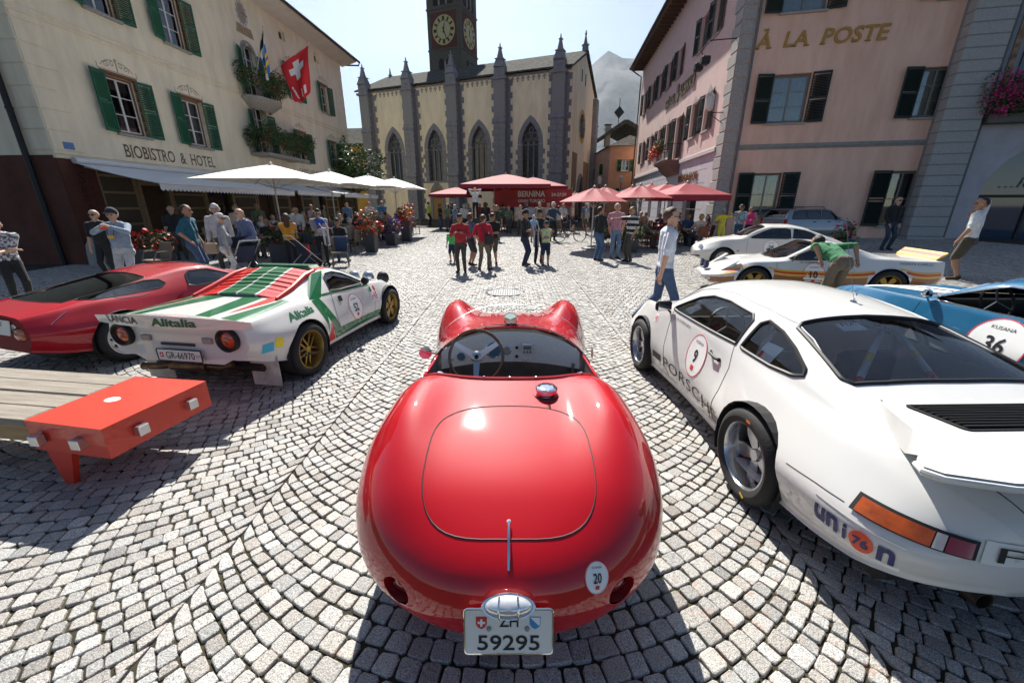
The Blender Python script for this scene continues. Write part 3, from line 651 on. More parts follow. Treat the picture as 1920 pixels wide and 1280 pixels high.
def church():
    root=empty('church',(5.3,41.0,.3),0,'ochre church nave with grey stone buttresses, pinnacles and pointed windows','church'); F=Facade(root,(0,0),math.atan2(-.361,.932)); H=13.2; D=11.0; Ln=23.4; root.location.z=.3
    wn=[(-3.8,4.15,1.72,5.0),(-9.2,4.15,1.72,5.0),(-14.35,4.15,1.72,5.0),(-19.45,4.15,1.72,5.0)]       # centre, sill, width, total height
    holes=[(x-w/2,x+w/2,z,z+h) for x,z,w,h in wn]; F.put('nave_wall',wall_mb(-Ln,0,-1,H,holes,.5),OCHRE)
    b=MB(); zs=H; b.add([(0,0,-1),(0,D,-1),(0,D,zs),(0,D/2,zs+2.6),(0,0,zs)],[(0,1,2,3,4)]); b.add([(-Ln,0,-1),(-Ln,D,-1),(-Ln,D,zs),(-Ln,D/2,zs+2.6),(-Ln,0,zs)],[(4,3,2,1,0)]); b.add([(-Ln,D,-1),(0,D,-1),(0,D,zs),(-Ln,D,zs)],[(0,1,2,3)]); F.put('gable_wall',b,OCHRE)
    b=MB(); b.prism([(-.45,H-.05),(-.45,H+.10),(D/2,H+2.85),(D+.45,H+.10),(D+.45,H-.05),(D/2,H+2.62)],(-Ln-.3,0,0),(0,1,0),(0,0,1),(Ln+.55,0,0)); F.put('roof',b,SLATE)
    for x,z,w,h in wn:
        sp=h-1.9; arcL=gothic(w/2,1.9)       # spandrels fill the square hole above the arch
        b=MB()
        for s in (-1,1):
            pts=[(s*-p[0] if s>0 else p[0],sp+p[1]) for p in arcL]; pts=[((-p[0] if s>0 else p[0]),sp+p[1]) for p in arcL]
            k=len(pts); b.add([(p[0],-.004,p[1]) for p in pts]+[(s*w/2,-.004,h+.01)],[tuple(range(k+1)) if s>0 else tuple(range(k+1))[::-1]])
            b.add([(p[0],-.004,p[1]) for p in pts]+[(p[0],.5,p[1]) for p in pts],[(i,i+1,k+i+1,k+i) for i in range(k-1)])
        o=F.put('window',b,OCHRE,x,0,z)
        b=MB(); b.box(-w/2,w/2,.34,.36,0,h); F.put('leaded_pane',b,LEAD,parent=o)
        b=MB()
        for i in range(-6,7): b.box(i*.135-.006,i*.135+.006,.325,.335,0,h)
        for i in range(1,int(h/.2)): b.box(-w/2,w/2,.326,.334,i*.2-.006,i*.2+.006)
        F.put('lead_lattice',b,IRON,parent=o,stuff=True)
        b=MB()
        for xx in (-w/6,w/6): b.box(xx-.05,xx+.05,.22,.34,0,sp+.1)
        for cx,cz,r in ((-w/3,sp+.15,.24),(0,sp+.15,.24),(w/3,sp+.15,.24),(-w*.2,sp+.72,.27),(w*.2,sp+.72,.27),(0,sp+1.22,.22)): b.tube([(cx+r*math.cos(2*math.pi*i/18),.28,cz+r*math.sin(2*math.pi*i/18)) for i in range(18)],.045,6,closed=True)
        F.put('tracery',b,GREYST,parent=o,stuff=True)
        # toothed stone surround
        ring=[]; ow=w/2+.42; outL=gothic(ow,1.9+.55); inn=arcL; k=len(inn)
        b=MB()
        for s in (-1,1):
            P=[(-s*-p[0],p[1]) for p in inn]; P=[((-p[0]) if s>0 else p[0],sp+p[1]) for p in inn]; Q=[((-p[0]) if s>0 else p[0],sp+p[1]) for p in outL]
            b.add([(p[0],-.07,p[1]) for p in P]+[(q[0],-.07,q[1]) for q in Q]+[(p[0],.34,p[1]) for p in P]+[(q[0],.0,q[1]) for q in Q],[(i,i+1,k+i+1,k+i) for i in range(k-1)]+[(2*k+i,2*k+i+1,i+1,i) for i in range(k-1)]+[(k+i,k+i+1,3*k+i+1,3*k+i) for i in range(k-1)])
        F.put('arch_surround',b,GREYST,parent=o)
        zz=0;j=0
        while zz<sp-.05:
            hh=min(.44,sp-zz); wd=.62 if j%2 else .42
            for s in (-1,1):
                b=MB(); x0,x1=(w/2,w/2+wd) if s>0 else (-w/2-wd,-w/2); b.bbox(x0,x1,-.07,.34,zz+.008,zz+hh-.008,.01); F.put('surround_block',b,GREYST,parent=o)
            zz+=hh;j+=1
        b=MB(); b.bbox(-w/2-.6,w/2+.6,-.14,.3,-.18,0,.02); F.put('sill',b,GREYST,parent=o)
    # buttresses of coursed blocks
    blk={}
    def block(w,d,h):
        k=(round(w,2),round(d,2),round(h,2))
        if k not in blk: b=MB(); b.bbox(0,w,0,d,0,h,.014); blk[k]=b.mesh('stone_block',GREYST)
        return blk[k]
    for s in (1.0,6.7,11.85,16.95,22.4):
        x=-s; bt=MB(); bt.box(-.56,.56,-.72,.0,-1,H-.4); o=F.put('buttress',bt,GREYC,x,0,0)
        z=-.2;j=0
        while z<H-.5:
            d=.95 if z<4.6 else (.80 if z<9.2 else .66); hh=.52
            sp=(.5 if j%2 else .62)
            for a,c in ((-.6,-.6+sp*1.0),(-.6+sp,.6)): F.put('stone_block',block(c-a-.012,.34,hh-.014),None,a,-d,z,parent=o)
            # side faces and toothed wall quoins
            for sx in (-1,1):
                wd=.30 if j%2 else .52
                F.put('wall_quoin',block(wd,.06,hh-.014),None,(.56 if sx>0 else -.56-wd),-.055,z,parent=o)
            z+=hh;j+=1
        for zc,d in ((4.55,1.0),(9.15,.86)):
            b=MB(); b.prism([(-d-.06,0),(-d-.06,.07),(-d+.20,.36),(-d+.3,.36),(-d+.3,0)],(-.66,0,zc),(0,1,0),(0,0,1),(1.32,0,0)); F.put('weathering',b,GREYST,parent=o)
        b=MB(); b.bbox(-.72,.72,-.92,.06,H-.5,H-.28,.03); b.box(-.52,.52,-.74,-.02,H-.28,H+.5); F.put('buttress_cap',b,GREYST,parent=o)
        b=MB(); c=(0,-.38)
        def ring4(r,z): return [(-r,c[1]-r,z),(r,c[1]-r,z),(r,c[1]+r,z),(-r,c[1]+r,z)]
        L=[ring4(.52,H+.5),ring4(.34,H+1.05),ring4(.30,H+1.1),ring4(.40,H+1.14),ring4(.40,H+1.22),ring4(.24,H+1.26),ring4(.10,H+2.0),ring4(.17,H+2.03),ring4(.17,H+2.10),ring4(.06,H+2.14),ring4(.03,H+2.45)]
        for q in L: b.v+=q
        for i in range(len(L)-1):
            for k in range(4): b.f.append((4*i+k,4*i+(k+1)%4,4*i+4+(k+1)%4,4*i+4+k))
        b.f.append((4*len(L)-4,4*len(L)-3,4*len(L)-2,4*len(L)-1)); b.m=[0]*len(b.f); F.put('pinnacle',b,GREYST,parent=o)
    for s in (3.2,): # gable pinnacle
        b=MB(); b.lathe([(.34,0),(.3,.7),(.38,.75),(.38,.85),(.2,.9),(.06,1.6),(.12,1.65),(.03,2.0)],4,(-.1,D/2,H+2.5)); F.put('ridge_pinnacle',b,GREYST); b=MB(); b.lathe([(.3,0),(.26,.5),(.32,.55),(.16,.65),(.04,1.3)],4,(-Ln+.2,D/2,H+2.4)); F.put('ridge_pinnacle',b,GREYST)
    b=MB(); b.bbox(-.55,.5,D-.6,D+.5,-1,H-.3,.03); F.put('rear_buttress',b,GREYST)
    # frieze of little arches under the eaves
    b=MB(); x=-Ln+.6
    while x<-.9:
        if min(abs(x+s) for s in (1.0,6.7,11.85,16.95,22.4))>.95:
            b.box(x-.02,x+.02,-.012,-.004,H-.62,H-.22); b.box(x-.13,x+.13,-.012,-.004,H-.46,H-.40)
            for dx in (-.1,.1): b.add([(x+dx+.07*math.cos(2*math.pi*i/8),-.013,H-.43+.07*math.sin(2*math.pi*i/8)) for i in range(8)],[tuple(range(8))[::-1]])
            b.add([(x+.09*math.cos(2*math.pi*i/8),-.014,H-.6+.09*math.sin(2*math.pi*i/8)) for i in range(8)],[tuple(range(8))[::-1]])
            b.tube([(x+.26+.24*math.cos(math.pi*i/8),-.008,H-.36+.18*math.sin(math.pi*i/8)) for i in range(9)],.03,4)
        x+=.52
    F.put('painted_frieze',b,GREYST,stuff=True); b=MB(); b.bbox(-Ln,0,-.10,.02,H-.18,H-.02,.02); F.put('eaves_moulding',b,GREYST)
    # small pointed side door, lamp
    w,sp=.62,2.6; ar=gothic(w,1.1); b=MB()
    pts=[(p[0],sp+p[1]) for p in ar]+[(-p[0],sp+p[1]) for p in ar[-2::-1]]; out=[(p[0]*1.5,sp+(p[1]-sp)*1.35) for p in pts]; k=len(pts)
    b.add([(-14.35+p[0],-.10,p[1]) for p in pts]+[(-14.35+p[0],-.10,p[1]) for p in out],[(i,i+1,k+i+1,k+i) for i in range(k-1)]); b.box(-14.35-w*1.5,-14.35-w,-.10,.0,-.3,sp); b.box(-14.35+w,-14.35+w*1.5,-.10,.0,-.3,sp); do=F.put('side_door',b,GREYST)
    b=MB(); b.add([(-14.35+p[0],-.03,p[1]) for p in [(-w,-.3)]+pts+[(w,-.3)]],[tuple(range(k+2))[::-1]]); F.put('door_leaf',b,mat('ochre_door_wood',(.30,.17,.055),.7,var=.3,scale=5,stretch=(6,6,.6)),parent=do); do.children[0].location=(0,0,0)
    # rose window, louvre slits and portal on the gable
    b=MB(); n=32; cy,cz=5.3,9.3; b.add([(.03,cy+1.55*math.cos(2*math.pi*i/n),cz+1.55*math.sin(2*math.pi*i/n)) for i in range(n)]+[(.03,cy+1.15*math.cos(2*math.pi*i/n),cz+1.15*math.sin(2*math.pi*i/n)) for i in range(n)],[(i,(i+1)%n,n+(i+1)%n,n+i) for i in range(n)]); ro=F.put('rose_window',b,mat('rose_yellow_ring',(.55,.33,.08),.85)); b=MB(); b.add([(.02,cy+1.15*math.cos(2*math.pi*i/n),cz+1.15*math.sin(2*math.pi*i/n)) for i in range(n)],[tuple(range(n))]); F.put('pane',b,LEAD,parent=ro); b=MB()
    for i in range(8): a=2*math.pi*i/8; b.tube([(.06,cy,cz),(.06,cy+1.15*math.cos(a),cz+1.15*math.sin(a))],.05,4)
    F.put('tracery',b,GREYST,parent=ro)
    for y in (4.2,5.9): b=MB(); b.box(.0,.03,y-.14,y+.14,H-.1,H+.9); F.put('louvre_slit',b,ROOM)
    b=MB(); b.box(.0,.06,1.5,3.4,-1,6.6); F.put('painted_panel',b,mat('brown_panel',(.24,.17,.10),.9)); b=MB(); b.box(.0,.06,6.9,9.4,-1,6.2); F.put('painted_panel',b,mat('brown_panel',(.24,.17,.10),.9))
    pa=gothic(1.1,1.8); b=MB(); P=[(p[0],2.9+p[1]) for p in pa]+[(-p[0],2.9+p[1]) for p in pa[-2::-1]]; b.add([(.08,5.2+p[0],p[1]) for p in [(-1.1,-.5)]+P+[(1.1,-.5)]],[tuple(range(len(P)+2))]); po=F.put('portal',b,WOODD); b=MB(); b.tube([(.12,5.2+p[0]*1.12,p[1]) for p in [(-1.1,-.5)]+P+[(1.1,-.5)]],.16,8); F.put('portal_arch',b,GREYST,parent=po)
    return F
CF=church()
def tower():
    root=empty('bell_tower',(-6.15,56.9,.3),0,'dark stone bell tower with a red-framed clock above the church roof','tower'); F=Facade(root,(0,0),math.atan2(-.361,.932)); w=4.5; H=30
    b=MB(); b.box(-w,0,0,w,-1,H); F.put('shaft',b,RUBBLE)
    for z in (16.3,19.7,23.9,28.2): b=MB(); b.bbox(-w-.1,.1,-.1,w+.1,z,z+.18,.02); F.put('string_course',b,RUBBLE)
    def belfry(zb,n,hh,ww):
        for face in (0,1):
            o=None
            for i in range(n):
                c=-w/2+(i-(n-1)/2)*(ww+.28); pts=[(-ww/2,0),(ww/2,0)]+[(ww/2*math.cos(math.pi*k/8),hh+ww/2*math.sin(math.pi*k/8)) for k in range(9)]
                b=MB()
                if face==0: b.prism([(c+p[0],zb+p[1]) for p in pts],(0,-.02,0),(1,0,0),(0,0,1),(0,.03,0))
                else: b.prism([(w/2+(c+w/2)+p[0],zb+p[1]) for p in pts],(.02,0,0),(0,1,0),(0,0,1),(-.03,0,0))
                F.put('bell_opening',b,ROOM)
            for i in range(n-1):
                c=-w/2+(i-(n-2)/2)*(ww+.28); b=MB()
                if face==0: b.tube([(c,-.08,zb),(c,-.08,zb+hh)],.09,8)
                else: b.tube([(.08,w/2+c+w/2,zb),(.08,w/2+c+w/2,zb+hh)],.09,8)
                F.put('colonnette',b,STONEG)
    belfry(16.6,2,1.9,.75); belfry(24.3,3,2.6,.7)
    RED=mat('clock_red_panel',(.10,.03,.024),.85,var=.3,scale=4); GOLD=mat('clock_gold',(.50,.40,.16),.6); FACE=mat('clock_cream',(.48,.42,.22),.7)
    for face in (0,1):
        cz=21.75; T=(lambda x,y,z:(-w/2+x,-y,z)) if face==0 else (lambda x,y,z:(y,w/2+x,z))
        def disc(r0,r1,y,n=40):
            b=MB(); b.add([T(r1*math.cos(2*math.pi*i/n),y,cz+r1*math.sin(2*math.pi*i/n)) for i in range(n)]+[T(r0*math.cos(2*math.pi*i/n),y,cz+r0*math.sin(2*math.pi*i/n)) for i in range(n)],[(i,(i+1)%n,n+(i+1)%n,n+i) for i in range(n)] if r0>0 else [tuple(range(n))]); return b
        b=MB(); b.add([T(-1.75,.03,cz-1.85),T(1.75,.03,cz-1.85),T(1.75,.03,cz+1.85),T(-1.75,.03,cz+1.85)],[(0,1,2,3)]); cl=F.put('clock',b,RED)
        for nm,bb,m in (('chapter_ring',disc(.95,1.45,.05),GOLD),('dial',disc(0,.97,.045),FACE),('rim',disc(1.43,1.54,.06),GOLD),('inner_rim',disc(.93,.99,.062),BLACKP)): F.put(nm,bb,m,parent=cl)
        for i in range(12):
            a=2*math.pi*i/12; d=(math.sin(a),math.cos(a)); b=MB(); ww=.11 if i%3 else .16; vs=[]
            for r in (1.0,1.40):
                for s in (-1,1): vs.append(T(d[0]*r+d[1]*ww*s,.07,cz+d[1]*r-d[0]*ww*s))
            b.add(vs,[(0,1,3,2)]); F.put('numeral',b,BLACKP,parent=cl)
        for a,l,ww in ((R(12),.85,.09),(R(159),1.25,.07)):
            d=(math.sin(a),math.cos(a)); b=MB(); vs=[T(-d[0]*.3+d[1]*ww,.09,cz-d[1]*.3-d[0]*ww),T(-d[0]*.3-d[1]*ww,.09,cz-d[1]*.3+d[0]*ww),T(d[0]*l*.7-d[1]*ww*.7,.09,cz+d[1]*l*.7+d[0]*ww*.7),T(d[0]*l,.09,cz+d[1]*l),T(d[0]*l*.7+d[1]*ww*.7,.09,cz+d[1]*l*.7-d[0]*ww*.7)]; b.add(vs,[(0,1,2,3,4)]); F.put('clock_hand',b,BLACKP,parent=cl)
tower()
# ---------------------------------------------------------------- pink hotel, corner building
PINK=mat('pink_stucco',(.80,.48,.35),.9,col2=(.86,.57,.44),var=.14,scale=1.5,bump=.15,bscale=80,stretch=(1.3,1.3,.3),detail=8); PINKL=mat('pale_pink_stucco',(.62,.45,.41),.9,var=.08,scale=1.3,bump=.12,bscale=80); SHD=mat('black_green_shutter',(.012,.022,.02),.55); GRANR=mat('rusticated_granite',(.33,.32,.30),.85,var=.2,scale=14,bump=.4,bscale=60); LAV=mat('pale_grey_render',(.46,.44,.47),.9,var=.1,scale=2,bump=.1)
GOLDL=mat('gilt_letters',(.42,.22,.045),.45,.3); WGREY=mat('grey_window_frame',(.14,.135,.12),.6)
def pink_hotel():
    root=empty('pink_hotel',(10.3,21.4,0),0,'pink corner hotel with black-green shutters, rusticated corner and gilt lettering','building'); P=Facade(root,(0,0),R(-13)); Lf=Facade(root,(0,0),R(-96)); H=14.6; Ls=24.0; Wd=9.4
    pw=[(2.45,5.55,1.55,1.98),(8.0,5.55,1.2,1.9),(2.35,9.85,1.7,1.9),(8.0,9.85,1.5,1.9),(2.2,1.45,1.25,1.95),(7.85,1.0,1.1,2.4)]
    P.put('front_wall',wall_mb(0,Wd,-.5,H,[(x-w/2,x+w/2,z,z+h) for x,z,w,h in pw]),PINK)
    for i,(x,z,w,h) in enumerate(pw): window(P,x,z,w,h,WGREY,mat('weathered_sash',(.22,.20,.17),.6),SHD,2,3 if z>2 else 2,GRANR,10,open_w=.72 if i!=5 else .8,curtain=i!=5)
    b=MB(); b.bbox(.55,Wd,-.06,.02,4.52,4.66,.012); b.bbox(.55,Wd,-.03,.02,4.44,4.52,.008); P.put('string_course',b,mat('grey_string_course',(.26,.255,.235),.85,var=.15,scale=8))
    flat_text(root,'À  LA  POSTE',P.p(.68,-.005,8.55),P.M@Vector((1,0,0)),(0,0,1),5.1,.74,GOLDL,'gilt_lettering',depth=P.M@Vector((0,-.05,0)),ser=True,shear=.12,bold=.012)
    b=MB(); b.tube([(.62,-.08,.2),(.62,-.08,H)],.05,8)
    for z in (1.5,4,7,10): b.tube([(.62,-.08,z),(.62,-.08,z+.06)],.065,8)
    P.put('downpipe',b,mat('zinc_pipe',(.15,.15,.155),.5,.4))
    # long sunlit front
    up=[(-3.5,10.35,1.0,1.75),(-5.7,10.35,1.0,1.75),(-10.2,10.2,1.0,1.7),(-12.9,10.2,1.0,1.7),(-15.6,10.2,1.0,1.7),(-18.5,10.2,1.0,1.7),(-21.6,10.2,1.0,1.7)]
    lo=[(-3.15,5.8,1.0,1.85),(-5.55,5.8,1.0,1.85),(-11.4,5.8,1.0,1.8),(-14.0,5.8,1.0,1.8),(-17.0,5.8,1.0,1.8),(-20.4,5.8,1.0,1.8)]; fd=[(-8.6,4.95,1.25,2.6)]
    Lf.put('long_wall',wall_mb(-Ls,0,4.6,H,[(x-w/2,x+w/2,z,z+h) for x,z,w,h in up+lo+fd]),PINKL)
    gf=[(-4.2,.1,2.6,2.6),(-8.5,.1,1.4,2.6),(-11.5,1.0,1.2,1.6),(-15,1.0,1.2,1.6),(-19,.1,1.3,2.5)]
    Lf.put('ground_floor_wall',wall_mb(-Ls,0,-.5,4.6,[(x-w/2,x+w/2,z,z+h) for x,z,w,h in gf]),LAV)
    for x,z,w,h in gf: b=MB(); b.box(x-w/2,x+w/2,.24,.28,z,z+h); Lf.put('shop_front',b,mat('dark_shop_glass',(.02,.02,.022)))
    for z in (1.0,1.7,2.4,3.1,3.8):
        b=MB(); b.box(-Ls,-2.0,-.003,.0,z,z+.03); Lf.put('render_joint',b,mat('joint_grey',(.22,.21,.22),.9))
    for x,z,w,h in up+lo: window(Lf,x,z,w,h,WGREY,WGREY,SHD,2,2,GRANR,12,open_w=.52)
    for x,z,w,h in lo: b=MB(); b.add([(-w/2-.1,-.01,h+.02),(w/2+.1,-.01,h+.02),(.22,-.01,h+.2),(0,-.01,h+.42),(-.22,-.01,h+.2)],[(0,1,2,3,4)]); Lf.put('painted_pediment',b,GRANR,x,0,z)
    for x,z,w,h in fd: window(Lf,x,z,w,h,WGREY,WGREY,SHD,2,3,None,12,open_w=.6)
    b=MB(); b.bbox(-Ls,-.9,-.10,.02,4.52,4.74,.02); Lf.put('string_course',b,mat('pale_string_course',(.50,.47,.46),.85))
    ux=Lf.M@Vector((1,0,0)); flat_text(root,'HÔTEL',Lf.p(-12.8,-.03,8.75),ux,(0,0,1),2.6,.72,mat('dark_gilt',(.10,.07,.03),.5),ser=True,bold=.015,depth=Lf.M@Vector((0,-.05,0))); flat_text(root,'ALBRICI',Lf.p(-9.3,-.03,8.75),ux,(0,0,1),3.2,.72,mat('dark_gilt',(.10,.07,.03),.5),ser=True,bold=.015,depth=Lf.M@Vector((0,-.05,0)))
    b=MB(); b.prism(rrect(.5,1.1,.2),(-9.75,-.01,9.15),(1,0,0),(0,0,1),(0,-.05,0)); Lf.put('crest',b,mat('dark_gilt',(.10,.07,.03)))
    flat_text(root,'RISTORANTE',Lf.p(-7.0,-.02,3.35),ux,(0,0,1),3.7,.42,mat('brown_gilt',(.22,.10,.03),.5),depth=Lf.M@Vector((0,-.04,0)))
    # rusticated corner blocks
    for k in range(27):
        z=-.2+k*.55; m=GRANR; ww=1.0 if k%2 else .82
        b=MB(); b.bbox(0,.55,-.05,.03,z+.02,z+.53,.02); P.put('corner_block',b,m)
        b=MB(); b.bbox(-ww,.0,-.05,.03,z+.02,z+.53,.02); Lf.put('corner_block',b,m)
    # eaves and roof
    b=MB(); ov=1.1; c=[Lf.p(-Ls-.5,-ov,H),Lf.p(ov*.5,-ov,H),P.p(Wd+8,-ov,H),P.p(Wd+8,11,H),Lf.p(-Ls-.5,12,H)]; n=len(c); ctr=sum(c,Vector())/n
    b.add([tuple(p) for p in c]+[tuple(p+Vector((0,0,.16))) for p in c],[tuple(range(n))[::-1]]+[(i,(i+1)%n,n+(i+1)%n,n+i) for i in range(n)]); o=b.build('eaves',mat('brown_eaves',(.14,.11,.085),.8),root)
    b=MB(); top=[p.lerp(ctr,.62)+Vector((0,0,3.2)) for p in c]; b.add([tuple(p+Vector((0,0,.162))) for p in c]+[tuple(p) for p in top],[(i,(i+1)%n,n+(i+1)%n,n+i) for i in range(n)]+[tuple(range(n,2*n))]); b.build('roof',SLATE,root)
    x=-Ls
    while x<.2: b=MB(); b.bbox(x,x+.10,-.95,.0,H-.22,H-.01,.01); Lf.put('eaves_bracket',b,WOODD); x+=.62
    b=MB(); b.tube([tuple(Lf.p(-Ls-.6,-ov-.08,H+.12)),tuple(Lf.p(ov*.5,-ov-.08,H+.12))],.09,8); b.tube([tuple(Lf.p(-Ls-.5,-ov,H+.05)),tuple(Lf.p(-Ls-.2,-.4,H-.5)),tuple(Lf.p(-Ls-.1,-.12,H-.7)),tuple(Lf.p(-Ls-.1,-.12,0))],.06,8); b.build('gutter',mat('dark_copper',(.045,.04,.036)),root)
    # body behind
    b=MB(); q=[Lf.p(-Ls,.3,0),Lf.p(-Ls,10,0),P.p(Wd+6,10,0)]; b.add([tuple(Lf.p(-Ls,0,-.5)),tuple(Lf.p(-Ls,10,-.5)),tuple(Lf.p(-Ls,10,H)),tuple(Lf.p(-Ls,0,H))],[(0,1,2,3)]); b.build('end_wall',PINK,root)
    # lantern and floodlights at the corner
    b=MB(); b.tube([(-.55,0,6.2),(-.55,-.75,6.2)],.02,6); b.tube([(-.55,0,5.7),(-.55,-.7,6.15)],.016,6); br=Lf.put('lantern_bracket',b,IRON); b=MB(); b.lathe([(.06,0),(.17,.1),(.20,.62),(.22,.64),(.05,.82),(.02,.9)],6,(-.55,-.75,6.25)); Lf.put('lantern',b,mat('lantern_glass',(.5,.5,.48),.2,coat=1),parent=br)
    b=MB(); b.tube([(-.3,-.02,9.15),(-.3,-1.2,9.1),(-1.5,-1.2,9.1),(-1.5,-.9,8.4)],.025,6); fb=Lf.put('floodlight_frame',b,IRON)
    for x in (-.5,-1.45): b=MB(); b.bbox(x-.18,x+.18,-1.45,-1.05,8.2,8.55,.05); Lf.put('floodlight',b,BLACK,parent=fb)
    return root,P,Lf
PH,PF,LF=pink_hotel()
def world(F,x,y,z): return Vector((F.root.location.x,F.root.location.y,0))+F.p(x,y,z)
def albrici_balcony():
    root=empty('balcony',world(LF,-10.4,0,4.78),LF.a,'iron balcony with red geraniums on the pink hotel','balcony'); w=3.2; out=1.0
    b=MB(); b.prism([(0,0),(-out,0),(-out,-.12),(-.7,-.25),(-.35,-.7),(0,-.9)],(0,0,0),(0,1,0),(0,0,1),(w,0,0)); b.build('slab',mat('dark_red_sandstone',(.16,.09,.08),.85),root)
    path=[(0,0),(0,-out)]+[(w*i/22,-out) for i in range(1,23)]+[(w,0)]; b=MB(); b.tube([(p[0],p[1],.95) for p in path],.02,6); b.build('hand_rail',IRON,root); b=MB()
    for p in path: b.tube([(p[0],p[1],0),(p[0]+random.uniform(-.02,.02),p[1]-.06,.45),(p[0],p[1],.95)],.01,4)
    b.build('balusters',IRON,root,stuff=True)
    lv=[blob(150,(.15+1.8*i/7,-out-.12,.95+random.uniform(-.15,.25)),(.34,.30,.40)) for i in range(8)]; fl=[blob(60,(.1+1.8*i/7,-out-.25,.72+random.uniform(-.2,.2)),(.32,.26,.45),.8) for i in range(8)]
    plant_parts(root,np.concatenate(lv),np.concatenate(fl),lm=(LEAFM,LEAFL,LEAFD),lw=(5,4,2),fm=(FLR,FLO),fw=(4,1),ls=.12,fs=.09)
albrici_balcony()
# ---------------------------------------------------------------- stone-fronted building at the right edge
def stone_front():
    o0=PF.p(8.25,-.5,0)+Vector((10.3,21.4,0)); root=empty('stone_front_building',(o0.x,o0.y,0),0,'grey stone pilaster building with an arched shop window at the right edge','building'); F=Facade(root,(0,0),R(-13))
    for k in range(30):
        z=-.3+k*.43; b=MB(); d=.16 if k<2 else .0; b.bbox(-.05-d*.3,1.35,-.18-d,.3,z+.012,z+.418,.022); F.put('pilaster_block',b,mat('grey_granite_block',(.36,.355,.345),.85,var=.15,scale=18,bump=.3,bscale=80))
    b=MB(); b.box(-.02,1.33,-.15,.5,-.5,12.6); F.put('pilaster_core',b,GREYC)
    b=MB(); b.prism([(1.35,-.0),(1.75,.32),(1.75,.5),(1.35,.5)],(0,0,-.5),(1,0,0),(0,1,0),(0,0,13)); F.put('splayed_jamb',b,mat('pitted_stone',(.25,.24,.22),.9,col2=(.12,.115,.105),var=.2,scale=30,bump=.7,bscale=40))
    # arched opening
    W=6.0; r=2.1; cx=4.6; zc=2.3; arcp=[(cx-r*math.cos(math.pi*i/20),zc+r*math.sin(math.pi*i/20)) for i in range(21)]
    b=MB(); y=.35; top=5.15
    b.add([(1.7,y,-.5),(cx-r,y,-.5),(cx-r,y,zc),(1.7,y,zc)],[(0,1,2,3)]); b.add([(cx+r,y,-.5),(9,y,-.5),(9,y,zc),(cx+r,y,zc)],[(0,1,2,3)])
    b.add([(p[0],y,p[1]) for p in arcp]+[(1.7,y,zc),(1.7,y,top),(9,y,top),(9,y,zc)],[]); n=len(arcp); o=0
    for i in range(n-1): b.add([(arcp[i][0],y,arcp[i][1]),(arcp[i+1][0],y,arcp[i+1][1]),(arcp[i+1][0],y,top),(arcp[i][0],y,top)],[(0,1,2,3)])
    b.add([(1.7,y,zc),(cx-r,y,zc),(cx-r,y,top),(1.7,y,top)],[(0,1,2,3)]); b.add([(cx+r,y,zc),(9,y,zc),(9,y,top),(cx+r,y,top)],[(0,1,2,3)])
    b.add([(p[0],y,p[1]) for p in arcp]+[(p[0],y+.4,p[1]) for p in arcp],[(i,i+1,n+i+1,n+i) for i in range(n-1)]); F.put('shop_wall',b,LAV)
    b=MB(); b.add([(cx-r,.72,.35)]+[(p[0],.72,p[1]) for p in arcp]+[(cx+r,.72,.35)],[tuple(range(n+2))[::-1]]); sw=F.put('shop_window',b,mat('blue_shop_glass',(.03,.05,.09),.04,coat=1)); b=MB(); b.box(cx-r,cx+r,.66,.72,zc-.06,zc+.06); b.box(cx-.05,cx+.05,.66,.72,.35,zc+r); F.put('glazing_bar',b,BLACK,parent=sw); b=MB(); b.box(cx-r,cx+r,.45,.75,-.5,.35); F.put('stall_riser',b,BLACK,parent=sw)
    flat_text(root,'…Ri',F.p(cx-1.2,.64,zc+.35),F.M@Vector((1,0,0)),(0,0,1),1.2,.42,mat('window_script',(.35,.35,.33),.5),shear=.25)
    b=MB(); b.bbox(1.6,9,-.1,.5,5.15,5.5,.03); F.put('stone_ledge',b,mat('pitted_stone',(.25,.24,.22)))
    b=MB(); b.box(1.7,9,.35,.6,5.5,13); F.put('upper_wall',b,mat('blue_grey_render',(.28,.29,.34),.9,var=.1,scale=2)); b=MB(); b.box(1.9,2.1,.30,.36,5.5,13); F.put('painted_strip',b,mat('red_brown_strip',(.18,.07,.05),.9,col2=(.36,.3,.2),scale=4))
    b=MB(); b.box(2.3,4.2,.28,.36,5.5,8.2); F.put('upper_window',b,mat('dark_shop_glass',(.02,.02,.022)))
    pw=Vector((root.location.x,root.location.y,0)); pl=empty('window_box',pw+F.p(1.6,-.15,5.62),R(-13),'window box overflowing with pink petunias above the arched shop window','plant'); 
    b=MB(); b.bbox(0,2.6,-.2,.15,-.1,.12,.02); b.build('trough',mat('brown_trough',(.10,.06,.04),.7),pl)
    lv=[blob(170,(random.uniform(-.4,2.4),-.25,random.uniform(.15,1.0)),(.42,.40,.48)) for _ in range(18)]; fl=[blob(95,(random.uniform(-.5,2.4),-.35,random.uniform(.1,1.05)),(.46,.45,.52),.75) for _ in range(18)]
    plant_parts(pl,np.concatenate(lv),np.concatenate(fl),fm=(FLP,mat('petunia_magenta',(.42,.02,.11),.5)),fw=(3,2),ls=.10,fs=.085)
stone_front()
